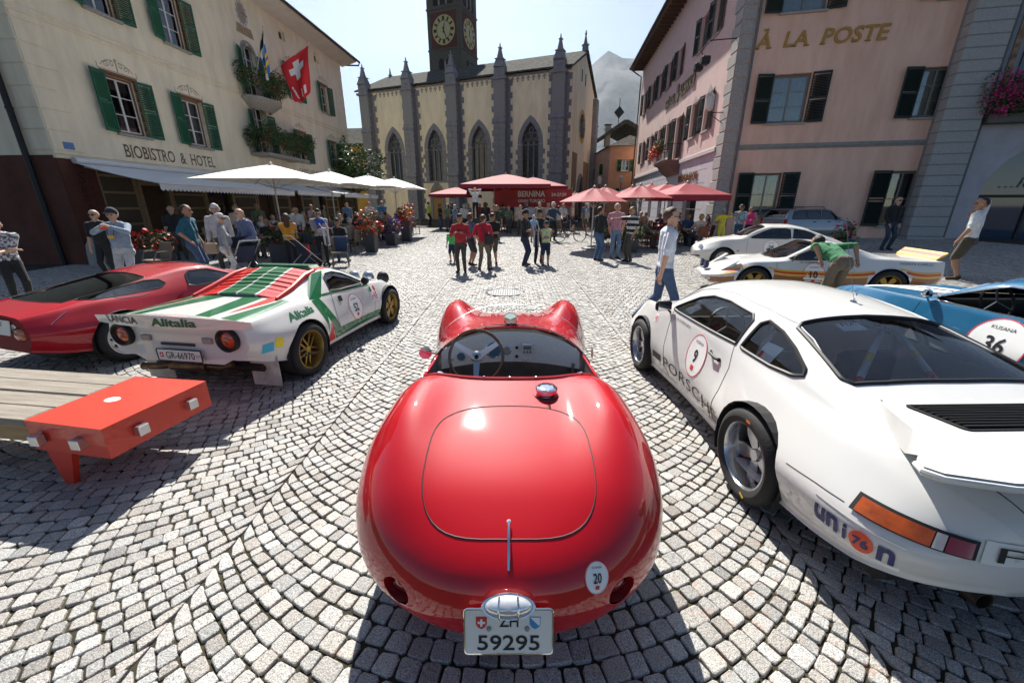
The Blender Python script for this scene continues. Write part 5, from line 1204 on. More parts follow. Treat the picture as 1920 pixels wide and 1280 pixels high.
    sp.lathe([(0,.014),(.02,.014),(.036,.008),(.045,0),(.045,-.01)],24,tuple(hub),tuple(axv)); sp.build('spokes',ALU,swo,smooth=True)
    b=MB(); b.lathe([(0,.003),(.014,.002),(.017,0)],16,tuple(hub+axv*.014),tuple(axv)); b.build('horn_button',BLACK,swo,smooth=True)
    b=MB(); b.tube([hub,hub-axv*.45+Vector((0,.0,-.02))],.016,8); b.build('column',STEELG,swo,smooth=True)
    # seats low in the tub
    for x in (-.26,.26):
        s=MB(); s.bbox(x-.2,x+.2,.42,.85,.28,.40,.04); s.bbox(x-.2,x+.2,.36,.46,.38,.80,.04); s.build('seat',mat('black_leather',(.02,.019,.019),.55,bump=.2,bscale=30),root)
    # fittings
    b=MB(); b.tube([(-.47,1.10,.62),(-.47,1.09,.74),(-.44,1.02,.77)],.013,6); b.build('bracket',STEELG,root,smooth=True)
    b=MB(); b.tube([(.48,1.08,.60),(.485,1.07,.72)],.012,6); b.build('bracket',STEELG,root,smooth=True)
    for s in (-1,1):
        h=MB(); h.tube([(s*.505,.66,.775),(s*.47,.67,.79),(s*.46,.70,.80),(s*.49,.73,.795)],.007,6); h.build('hook',CHROME,root,smooth=True)
    # perspex aero screen, with bead
    sc=[];lo=[]
    for i in range(31):
        a=-1+2*i/30; x=.60*a; y=1.40-.33*a*a-.05*a**4; h=bvh.ray_cast(Vector((x*.985,y,3)),Vector((0,0,-1))); z=h[0].z if h[0] is not None else .8
        lo.append((x,y,z+.004)); hh=.16*(1-.25*a*a)*(1 if abs(a)<.93 else .5); sc.append((x*1.0,y+.075,z+hh))
    b=MB(); b.add(lo+sc,[(i,i+1,31+i+1,31+i) for i in range(30)]); ws=b.build('aero_screen',glass('perspex',(.97,.98,.98),.0),root,smooth=2)
    b=MB(); b.tube(lo,.011,6); b.build('base_bead',mat('dark_maroon_bead',(.06,.006,.008),.4),ws,smooth=True)
    b=MB(); b.tube(sc,.0022,5); b.build('edge',STEELG,ws,smooth=True)
    b=MB()
    for i in range(2,30,3): b.lathe([(0,.006),(.006,.004),(.008,0)],8,(lo[i][0],lo[i][1]-.011,lo[i][2]+.004),(0,-1,.4))
    b.build('rivet',CHROME,ws,smooth=True,stuff=True)
    # round mirrors
    m=MB(); mc=Vector((.0,1.395,.985)); m.lathe([(0,.006),(.052,.004),(.058,-.002),(.054,-.02),(.035,-.045),(0,-.055)],28,tuple(mc),(0,-1,.12)); mo=m.build('centre_mirror',CHROME,root,smooth=True)
    q=MB(); q.tube([mc+Vector((0,.03,-.02)),(0,1.40,.90)],.007,6); q.build('stalk',CHROME,mo,smooth=True)
    m=MB(); mc=Vector((-.655,1.09,.80)); m.lathe([(0,.004),(.046,.003),(.05,-.002),(.045,-.02),(.0,-.045)],26,tuple(mc),(.25,-1,.12)); mo=m.build('wing_mirror',CHROME,root,smooth=True)
    q=MB(); q.tube([mc+Vector((.01,.03,-.01)),(-.58,1.14,.78)],.006,6); q.build('stalk',CHROME,mo,smooth=True)
    b=MB()
    for i in range(7):
        a=2*math.pi*i/6; cc=Vector((.63,1.10,.80))+(Vector((.0,.03*math.cos(a),.033*math.sin(a))) if i<6 else Vector((0,0,0)))
        b.lathe([(0,.0025),(.0145,.0025),(.0155,0)],14,tuple(cc),(1,-.4,.2))
    b.build('reflector_disc',mat('pale_red_reflector',(.55,.25,.24),.2,coat=1),root,smooth=True,stuff=True)
    # tail lid: shut line (dark tube coloured as the gap's shade), handle, filler cap
    lid=[]
    for i in range(48):
        a=2*math.pi*i/48; ca,sa=math.cos(a),math.sin(a); e=2/3.1
        lid.append((.365*math.copysign(abs(ca)**e,ca)*(1-.03*sa),-.275+.345*math.copysign(abs(sa)**e,sa)))
    seam(root,bvh,lid,'top',.0032,mat('shut_line_shade',(.02,.001,.002),.6),'lid_gap_shade',closed=True,step=.02)
    h=MB(); z0=bvh.ray_cast(Vector((.0,-.605,3)),Vector((0,0,-1)))[0].z; z1=bvh.ray_cast(Vector((0,-.675,3)),Vector((0,0,-1)))[0].z
    h.tube([(0,-.575,z0+.035),(0,-.62,z0+.028),(0,-.675,z1+.012),(0,-.705,z1-.02)],[.0045,.006,.0065,.005],8); h.lathe([(0,.008),(.008,.006),(.01,0)],10,(0,-.575,z0+.03)); h.build('lid_handle',CHROME,root,smooth=True)
    z0=bvh.ray_cast(Vector((.20,.185,3)),Vector((0,0,-1)))[0].z
    f=MB(); f.lathe([(.075,-.004),(.072,.004)],28,(.20,.185,z0-.004)); fo=f.build('filler_recess',BLACK,root,smooth=True)
    f=MB(); f.lathe([(.055,.0),(.055,.022),(.06,.026),(.06,.036),(.052,.043),(.03,.046),(0,.047)],30,(.20,.185,z0-.004)); f.build('filler_cap',CHROME,fo,smooth=True)
    f=MB(); f.prism([(-.009,.02),(.009,.02),(.006,-.055),(0,-.068),(-.006,-.055)],(.20,.17,z0+.041),(1,0,0),(0,1,0),(0,0,.009)); f.build('filler_lever',CHROME,fo)
    # sunk tail lights
    for s in (-1,1):
        l=MB(); h=bvh.ray_cast(Vector((s*.43,-3,.485)),Vector((0,1,0))); c=h[0]; ax=(h[1]+Vector((0,-.6,0))).normalized(); c=c-ax*.012
        l.lathe([(.066,-.004),(.062,-.015),(.05,-.055),(.0,-.06)],26,tuple(c),tuple(ax)); lo_=l.build('tail_lamp',mat('lamp_bowl_dark_red',(.35,.008,.01),.3),root,smooth=True)
        l=MB(); l.lathe([(0,.02),(.022,.016),(.036,.004),(.038,-.01)],20,tuple(c-ax*.032),tuple(ax)); l.build('lens',mat('ruby_lens',(.28,.02,.02),.08,coat=1),lo_,smooth=True)
        l=MB(); l.lathe([(.040,-.01),(.044,.004),(.046,-.01)],20,tuple(c-ax*.032),tuple(ax)); l.build('bezel',CHROME,lo_,smooth=True)
    # number plate and lamp
    n=Vector((0,-1,.26)).normalized(); up=Vector((0,.26,1)).normalized(); o=Vector((0.0,-.80,.475))
    pl=MB(); pl.prism(rrect(.30,.158,.012),o,(1,0,0),up,n*.006); plo=pl.build('number_plate',mat('plate_white',(.72,.72,.68),.35,coat=.5),root)
    b=MB(); b.tube([o+Vector((1,0,0))*p[0]+up*p[1]+n*.004 for p in rrect(.304,.162,.012)],.0045,6,closed=True); b.build('plate_frame',CHROME,plo,smooth=True)
    def pt(s_,x,z,w,h_): flat_text(plo,s_,o+Vector((1,0,0))*x+up*z+n*.0075,(1,0,0),up,w,h_,BLACKP,'registration',bold=.012)
    pt('ZH',-.032,.018,.066,.042); pt('59295',-.108,-.068,.216,.056)
    b=MB(); sh=[(-.019,.02),(.019,.02),(.019,-.006),(.012,-.018),(0,-.025),(-.012,-.018),(-.019,-.006)]
    b.prism([(p[0]-.094,p[1]+.035) for p in sh],o+n*.006,(1,0,0),up,n*.0015); so_=b.build('cross_shield',REDP,plo)
    b=MB()
    for w_,h_ in ((.026,.008),(.008,.026)): b.prism([(-.094-w_/2,.034-h_/2),(-.094+w_/2,.034-h_/2),(-.094+w_/2,.034+h_/2),(-.094-w_/2,.034+h_/2)],o+n*.0076,(1,0,0),up,n*(.0006 if w_>h_ else .001))
    b.build('white_cross',WHITEP,plo)
    b=MB(); b.prism([(p[0]+.092,p[1]+.035) for p in sh],o+n*.006,(1,0,0),up,n*.0012); b.build('canton_shield',mat('shield_blue',(.05,.25,.55),.4),plo)
    b=MB(); b.prism([(.075,.053),(.109,.053),(.109,.030),(.104,.024)],o+n*.0073,(1,0,0),up,n*.0006); b.build('shield_white',WHITEP,plo)
    b=MB()
    for x in (-.068,.064): b.lathe([(0,.006),(.008,.005),(.009,0)],10,tuple(o+Vector((x,0,0))+up*.012+n*.006),tuple(n))
    b.build('plate_screw',STEELG,plo,smooth=True,stuff=True)
    lm=MB(); c=o+up*.102+n*.022
    lm.lathe([(0,.03),(.03,.027),(.06,.014),(.075,-.004),(.076,-.02),(.06,-.03),(0,-.032)],32,(0,0,0),(0,0,1))
    L=lm.build('plate_lamp',mat('lamp_glass',(.75,.77,.78),.06,.55,coat=1),root,smooth=True); L.location=c; L.rotation_euler=(R(56),0,0); L.scale=(1.12,.50,1.0)
    b=MB(); b.tube([(.078*math.cos(2*math.pi*i/32),.078*math.sin(2*math.pi*i/32),-.006) for i in range(32)],.005,6,closed=True); b.tube([(-.028,-.07,.015),(-.03,0,.03),(-.028,.07,.015)],.003,5); b.tube([(.028,-.07,.015),(.03,0,.03),(.028,.07,.015)],.003,5); b.build('lamp_rim',CHROME,L,smooth=True)
    b=MB(); b.bbox(-.17,.17,-.755,-.67,.50,.55,.012); b.build('plate_bracket',REDPAINT,root)
    # start number sticker
    hit=bvh.ray_cast(Vector((.012,-1.79,1.87)),Vector((.213,.757,-.882)).normalized())
    oc=hit[0]; dn=-hit[1]; uxv=Vector((1,0,0)); uxv=(uxv-dn*uxv.dot(dn)).normalized(); uyv=uxv.cross(dn).normalized()
    if uyv.z<0: uyv=-uyv
    roundel(root,bvh,'20',oc,uxv,uyv,dn,.05,.056)
    return root
red_roadster()
# ---------------------------------------------------------------- white rear-engined coupe with whale tail (right foreground)
WHITEPAINT=carpaint('grand_prix_white_paint',(.62,.62,.60))
def white_coupe():
    root=empty('racing_coupe',(2.425,2.27,0),R(1.3),'white racing coupe with wide rear wings, whale-tail spoiler and start number 9 on its door','car')
    C=curvefn(
     zb=[(-1.06,.37),(-.9,.31),(-.5,.24),(0,.20),(1,.17),(2.27,.16),(2.9,.17),(3.2,.24)],
     wb=[(-1.06,.46),(-1.02,.60),(-.92,.74),(-.79,.825),(-.5,.86),(0,.87),(.5,.80),(1.2,.77),(1.8,.785),(2.27,.82),(2.8,.77),(3.1,.60),(3.2,.42)],
     zm=[(-1.06,.50),(-.5,.50),(0,.48),(.6,.46),(1.8,.46),(2.27,.48),(3.2,.42)],
     wm=[(-1.06,.52),(-1.02,.66),(-.92,.79),(-.79,.865),(-.5,.91),(-.2,.925),(.1,.92),(.35,.895),(.6,.85),(.85,.825),(1.2,.81),(1.7,.815),(2.0,.84),(2.27,.86),(2.6,.84),(2.9,.75),(3.1,.60),(3.2,.42)],
     zs=[(-1.06,.60),(-1.0,.68),(-.8,.74),(-.5,.795),(0,.835),(.4,.855),(1,.86),(1.7,.845),(2.1,.82),(2.4,.80),(2.7,.745),(2.9,.68),(3.1,.56),(3.2,.46)],
     ws=[(-1.06,.42),(-1.0,.52),(-.8,.63),(-.5,.69),(0,.715),(.5,.725),(1,.735),(1.7,.725),(2.1,.715),(2.4,.70),(2.7,.64),(2.9,.55),(3.1,.42),(3.2,.28)],
     zr=[(-1.06,.61),(-1.0,.70),(-.8,.785),(-.5,.86),(-.27,.93),(0,1.01),(.3,1.085),(.6,1.135),(1.0,1.165),(1.35,1.16),(1.55,1.12),(1.75,1.01),(1.95,.88),(2.08,.815),(2.3,.775),(2.6,.73),(2.9,.665),(3.1,.565),(3.2,.47)],
     wr=[(-1.06,.36),(-.8,.5),(-.5,.56),(-.27,.575),(0,.56),(.3,.53),(.6,.515),(1.0,.515),(1.35,.525),(1.6,.55),(1.95,.61),(2.1,.57),(2.4,.48),(2.9,.36),(3.2,.18)],
     zt=[(-1.06,.615),(-1.0,.71),(-.8,.81),(-.5,.90),(-.27,.975),(0,1.06),(.3,1.145),(.6,1.20),(1.0,1.235),(1.35,1.23),(1.55,1.20),(1.75,1.08),(1.95,.94),(2.12,.84),(2.4,.80),(2.7,.745),(2.9,.69),(3.1,.585),(3.2,.48)])
    ys=[-1.06,-1.05,-1.035,-1.02,-1.0,-.97,-.94,-.9]+[round(-.85+.05*i,3) for i in range(80)]+[3.13,3.17,3.2]
    ys=sorted(set(y for y in ys if y<=3.2))
    B=Body(std_section(C),ys,5); bvh=B.bvh
    side=lambda c,n:abs(n.x)>.12
    rear=B.cut('top',[(-.50,.30),(-.44,.345),(0,.365),(.44,.345),(.50,.30),(.575,-.20),(.545,-.255),(.4,-.275),(0,-.285),(-.4,-.275),(-.545,-.255),(-.575,-.20)],lambda c,n:n.z>.2 and c.z>.9)
    wind=B.cut('top',[(-.50,1.56),(-.3,1.58),(.3,1.58),(.50,1.56),(.60,1.95),(.5,2.0),(.25,2.05),(-.25,2.05),(-.5,2.0),(-.60,1.95)],lambda c,n:n.z>.15 and c.z>.78)
    door=B.cut('side',[(.60,.885),(.63,1.06),(.68,1.095),(1.0,1.12),(1.25,1.11),(1.42,1.06),(1.72,.90),(1.74,.875),(1.65,.868)],lambda c,n:side(c,n) and c.z>.8)
    quar=B.cut('side',[(-.05,.905),(-.02,.935),(.15,1.005),(.33,1.06),(.5,1.09),(.545,1.06),(.535,.885),(.5,.875),(.2,.868),(.02,.88)],lambda c,n:side(c,n) and c.z>.8)
    B.cut('side',arch(0,.315,.355,.1),lambda c,n:abs(c.x)>.45 and c.z<.75 and abs(n.z)<.97)
    B.cut('side',arch(2.27,.305,.345,.1),lambda c,n:abs(c.x)>.45 and c.z<.72 and abs(n.z)<.97)
    B.skin('body',[WHITEPAINT],root)
    gm=glass('coupe_glass',(.86,.90,.93),.03)
    panes(root,rear,gm,'rear_window',r=.014); panes(root,wind,gm,'windscreen',r=.013); panes(root,door,gm,'door_window',r=.012); panes(root,quar,gm,'quarter_window',r=.013)
    wells(root,[(-.90,-.45,0,.315,.357),(.90,.45,0,.315,.357),(-.84,-.45,2.27,.305,.347),(.84,.45,2.27,.305,.347)])
    rimm=mat('satin_silver_rim',(.50,.51,.53),.22,.9)
    for s in (-1,1):
        wheel(root,s*.775,0,.315,.215,.27,rimm,'five',side=s,dish=.09); wheel(root,s*.755,2.27,.305,.21,.21,rimm,'five',side=s,dish=.06)
    for s in (-1,):
        t=MB(); t.prism([(-.022,-.008),(.022,-.008),(.022,.008),(-.022,.008)],(-.775-.152,-.10,.08),(0,.94,.34),(0,-.34,.94),(-.001,0,0)); t.build('yellow_tyre_mark',mat('tyre_yellow',(.75,.5,.02),.6),root)
        t=MB(); t.prism([(-.02,-.008),(.02,-.008),(.02,.008),(-.02,.008)],(-.775-.152,-.02,.575),(0,1,0),(0,0,1),(-.001,0,0)); t.build('orange_tyre_mark',mat('tyre_orange',(.8,.2,.02),.6),root)
    # sill, bumper joint, door and lid gaps, their shade drawn as dark tubes
    gap=mat('white_car_gap_shade',(.05,.05,.05),.7)
    seam(root,bvh,[(1.72,.86),(1.70,.70),(1.66,.50),(1.58,.30),(1.5,.24)],'side',.003,gap,'door_gap_shade'); seam(root,bvh,[(.60,.87),(.52,.72),(.50,.55),(.53,.40),(.60,.26)],'side',.003,gap,'door_gap_shade')
    seam(root,bvh,[(-.37,.52),(-.55,.535),(-.7,.54)],'side',.003,gap,'bumper_gap_shade')
    for s in (-1,1): seam(root,bvh,[(s*.50,-.38),(s*.50,-.7),(s*.44,-.9),(s*.40,-1.0)],'top',.003,gap,'lid_gap_shade')
    seam(root,bvh,[(-.55,2.10),(-.50,2.5),(-.42,2.9),(-.2,3.05),(.2,3.05),(.42,2.9),(.50,2.5),(.55,2.10)],'top',.003,gap,'bonnet_gap_shade')
    # engine lid grille under the spoiler stem
    sp=MB(); prof=[]
    # whale tail: plan outline, thick edge
    out=[(-.54,-.42),(-.60,-.55),(-.66,-.70),(-.76,-.84),(-.86,-.92),(-.885,-.97),(-.86,-1.02),(-.70,-1.10),(-.4,-1.15),(0,-1.165)]
    out=out+[(-x,y) for x,y in out[-2::-1]]
    def ztop(x,y): return .925+.05*max(0,min(1,(-y-.45)/.55))-.02*max(0,(abs(x)-.6))/.28-.012*(x/.8)**2
    n=len(out); top=[(x,y,ztop(x,y)) for x,y in out]; lowr=[(x*.97,y*.985,(ztop(x,y)-.055 if y<-.8 else .80)) for x,y in out]
    mid=[(x*.80,-.42+(y+.42)*.86,ztop(x*.8,y)+.004) for x,y in out]
    sp.add(top+mid,[(i,(i+1)%n,n+(i+1)%n,n+i) for i in range(n)])
    sp.add(mid,[tuple(range(n))])
    sp.add(top+lowr,[(n+i,n+(i+1)%n,(i+1)%n,i) for i in range(n)]); sp.add(lowr,[tuple(range(n))])
    spo=sp.build('whale_tail',WHITEPAINT,root,smooth=True)
    b=MB(); b.tube([(x*1.0,y-.004,z-.02) for x,y,z in top[4:n-4]],.013,8); b.build('spoiler_lip',WHITEPAINT,spo,smooth=True)
    for k in range(9):
        y=-.508-.0285*k; s=MB(); z=ztop(0,y)+.004; M=Matrix.Rotation(R(-25),3,'X'); s.obox((0,y,z+.012),(.94,.019,.005),M); s.build('grille_slat',BLACK,root)
    b=MB(); b.prism(rrect(.98,.285,.03),(0,-.622,ztop(0,-.622)+.0055),(1,0,0),(0,1,-.09),(0,0,.003)); b.build('grille_back',mat('grille_dark',(.008,.008,.008),.9),root)
    # roof: drip rail, lettering, mascot aerial
    for s in (-1,1): seam(root,bvh,[(-.05,1.0),(.15,1.065),(.35,1.115),(.6,1.145),(1.0,1.172),(1.3,1.165),(1.5,1.12),(1.8,.95)],'side',.006,WHITEPAINT,'drip_rail',side=s)
    decal_text(root,'GOODYEAR',bvh,(-.40,1.38,1.24),Vector((.35,-1,0)).normalized(),Vector((1,.35,0)).normalized(),.34,.045,(0,0,-1),mat('faded_print',(.38,.38,.38),.5),.003,shear=.2)
    zr=bvh.ray_cast(Vector((.12,.62,3)),Vector((0,0,-1)))[0].z
    b=MB(); b.lathe([(.022,0),(.018,.01),(.006,.014),(.006,.03),(0,.032)],16,(.12,.62,zr)); ao=b.build('roof_aerial_base',CHROME,root,smooth=True)
    b=MB(); b.tube([(.12,.62,zr+.02),(.11,.60,zr+.05),(.135,.62,zr+.055),(.12,.64,zr+.075)],.005,6); b.build('mascot',CHROME,ao,smooth=True)
    b=MB(); b.tube([(.12,.62,zr+.02),(.145,.80,zr+.34),(.17,.95,zr+.62)],.0016,5); b.build('whip_aerial',STEELG,ao)
    # door mirror, handle
    hit=bvh.ray_cast(Vector((-2,1.80,.80)),Vector((1,0,0)))[0]
    m=MB(); m.bbox(-.09,.09,-.028,.028,-.05,.05,.02); mo=m.build('door_mirror',BLACK,root,loc=(hit.x-.09,1.74,.905),rot=(0,0,R(12)))
    b=MB(); b.box(-.075,.075,-.031,-.0285,-.038,.038); b.build('mirror_glass',CHROME,mo); b=MB(); b.tube([(.06,.0,-.045),(.12,.03,-.09)],.012,6); b.build('stalk',BLACK,mo,smooth=True)
    hit=bvh.ray_cast(Vector((-2,.74,.735)),Vector((1,0,0)))[0]
    b=MB(); b.tube([(hit.x-.004,.66,.725),(hit.x-.03,.69,.73),(hit.x-.03,.79,.745),(hit.x-.004,.82,.75)],.011,8); b.lathe([(.0,.02),(.016,.016),(.018,0)],12,(hit.x-.006,.67,.727),(-1,0,0)); b.build('door_handle',BLACK,root,smooth=True)
    # start number, lettering on the flank
    L=(0,-1,0); U=(0,0,1); D=(1,0,0)
    roundel(root,bvh,'9',(-.8,1.02,.63),L,U,D,.165,.19)
    decal_text(root,'PORSCHE',bvh,(-.8,1.02,.345),L,U,1.18,.105,D,BLACKP,.004,space=1.05,bold=-.012)
    decal(root,'sill_stripe',bvh,[(-.10,-.035),(.10,-.035),(.10,.035),(-.10,.035)],(-.8,1.78,.345),L,U,D,BLACKP)
    decal_text(root,'R. STÜRCHEN',bvh,(-.8,1.42,.815),L,U,.30,.028,D,BLACKP,.004)
    s_=decal(root,'red_sticker',bvh,rrect(.085,.085,.004),(-.8,2.02,.70),L,U,D,WHITEP); decal_text(s_,'HB',bvh,(-.8,2.02,.70),L,U,.06,.06,D,REDP,.005)
    decal(root,'window_card',bvh,rrect(.15,.11,.004),(-.7,.30,.925),L,U,D,WHITEP,-.012); decal(root,'red_card_corner',bvh,rrect(.03,.04,.002),(-.7,.345,.90),L,U,D,REDP,-.010)
    fia=decal(root,'scrutineering_card',bvh,rrect(.16,.09,.004),(-.18,.255,1.2),(1,0,0),(0,1,0),(0,0,-1),WHITEP,-.012,.02); decal_text(fia,'FIA',bvh,(-.18,.28,1.2),(1,0,0),(0,1,0),.10,.035,(0,0,-1),BLACKP,-.009)
    # rear light band and lettering round the corner
    c=(0,-.45); am=mat('amber_lens',(.34,.06,.004),.15,coat=1,var=.35,scale=14); rd=mat('red_lens',(.28,.006,.008),.12,coat=1); wl=mat('clear_ribbed_lens',(.6,.55,.5),.2,coat=1)
    def band(nm,a0,a1,z0,z1,m,off,par=root,k=14):
        pts=[(a0+(a1-a0)*i/k,z0) for i in range(k+1)]+[(a1+(a0-a1)*i/k,z1) for i in range(k+1)]
        f=[(i,i+1,2*k-i,2*k+1-i) for i in range(k)]
        b=wrap(bvh,(pts,f),c,lambda u,v:R(u),lambda u,v:v,off,99); return b.build(nm,m,par,smooth=2)
    for sgn in (0,1):
        A=(lambda a:a) if sgn==0 else (lambda a:540-a)
        h=band('rear_lamp',A(198),A(224),.538,.612,BLACK,.012)
        band('amber_lens',A(199.3),A(215.6),.546,.604,am,.02,h); band('reversing_lens',A(215.9),A(218),.546,.604,wl,.02,h); band('red_lens',A(218.3),A(223.2),.546,.604,rd,.02,h)
    band('rear_panel',225,315,.53,.62,mat('white_reflector_panel',(.74,.75,.73),.35,coat=.6),.008,k=20)
    v,f=text_fit('PORSCHE',84,.06,space=1.08,bold=-.01)
    wrap(bvh,([(p[0]*.02,p[1]) for p in v],f),c,lambda u,v:R(228+u/.02),lambda u,v:.545+v,.013,.03).build('rear_lettering',BLACKP,root)
    def word(s,a0,a1,z,h,m,off=.007,nm='lettering'):
        v,f=text_fit(s,1,h,bold=.03); wrap(bvh,([(p[0]*.4,p[1]) for p in v],f),c,lambda u,v:R(a0+(a1-a0)*u/.4),lambda u,v:z+v,off,.03).build(nm,m,root)
    navy=mat('navy_print',(.03,.035,.14),.5)
    band('sponsor_patch',189,212.2,.345,.50,mat('sticker_white',(.8,.8,.79),.4),.004)
    word('un',190,197.6,.378,.09,navy); word('i',198.9,200,.378,.09,navy); word('n',207.3,211,.372,.09,navy)
    k=26; b=wrap(bvh,([(math.cos(2*math.pi*i/k),math.sin(2*math.pi*i/k)) for i in range(k)],[tuple(range(k))]),c,lambda u,v:R(203.6+2.9*u),lambda u,v:.42+.058*v,.007,.3); b.build('orange_ball',mat('ball_red',(.75,.08,.03),.45),root,smooth=2)
    word('76',201.7,205.5,.392,.055,navy,.010,'ball_number')
    # lid badge/lock, exhaust pipes
    zb=bvh.ray_cast(Vector((-.1,-3,.72)),Vector((0,1,0)))[0]
    b=MB(); b.lathe([(.0,.012),(.018,.012),(.024,0)],14,tuple(zb),(0,-1,.4)); b.tube([zb+Vector((.0,-.02,.01)),zb+Vector((.07,-.03,-.01))],.005,6); b.tube([zb+Vector((.03*math.cos(2*math.pi*i/12),-.02,.02*math.sin(2*math.pi*i/12))) for i in range(12)],.003,5,closed=True); b.build('lid_catch',CHROME,root,smooth=True)
    for x in (-.42,-.12):
        b=MB(); b.lathe([(.040,-.12),(.042,.0),(.036,.0),(.034,-.10),(.0,-.10)],20,(x,-1.0,.265),(0,-1,.05)); b.build('tailpipe',mat('sooty_pipe',(.05,.042,.035),.5,.6,var=.4,scale=20),root,smooth=True)
    b=MB(); b.bbox(-.75,.75,-.85,3.0,.17,.30,.05); b.build('underbody',DARK,root)
    # cabin: cage tubes with stickers, seats
    cabin(root,.62,.0,1.75,.25,.80,((-.33,),(.33,)),mat('dark_red_seat',(.10,.012,.014),.7),(-.33,1.40,.78),.85)
    cg=mat('white_cage',(.62,.62,.60),.4)
    def tubep(p): b=MB(); b.tube(p,.022,8); return b.build('roll_cage_tube',cg,root,smooth=True)
    tubep([(-.50,.62,.3),(-.52,.60,.80),(-.44,.58,1.08),(0,.57,1.13),(.44,.58,1.08),(.52,.60,.80),(.50,.62,.3)])
    d1=tubep([(.36,.56,1.10),(-.42,-.12,.70)]); d2=tubep([(.34,.56,1.10),(.38,.02,.70)]); tubep([(-.36,.56,1.10),(-.44,.0,.72)])
    for p,q,mm in (((.36,.56,1.10),(-.42,-.12,.70),'tube_sticker_yellow'),((.34,.56,1.10),(.38,.02,.70),'tube_sticker_red')):
        P,Q=Vector(p),Vector(q)
        for t0,cl in ((.45,(.7,.5,.05)),(.7,(.6,.03,.03)),(.85,(.05,.1,.4))):
            b=MB(); b.tube([P+(Q-P)*t0,P+(Q-P)*(t0+.09)],.0235,8); b.build('tube_sticker',mat('sticker%d'%int(t0*100),cl,.5),root,smooth=True)
    b=MB(); b.box(-.55,.55,-.30,.02,.68,.70); b.build('parcel_shelf',mat('shelf_grey',(.20,.20,.21),.8),root)
    return root
white_coupe()
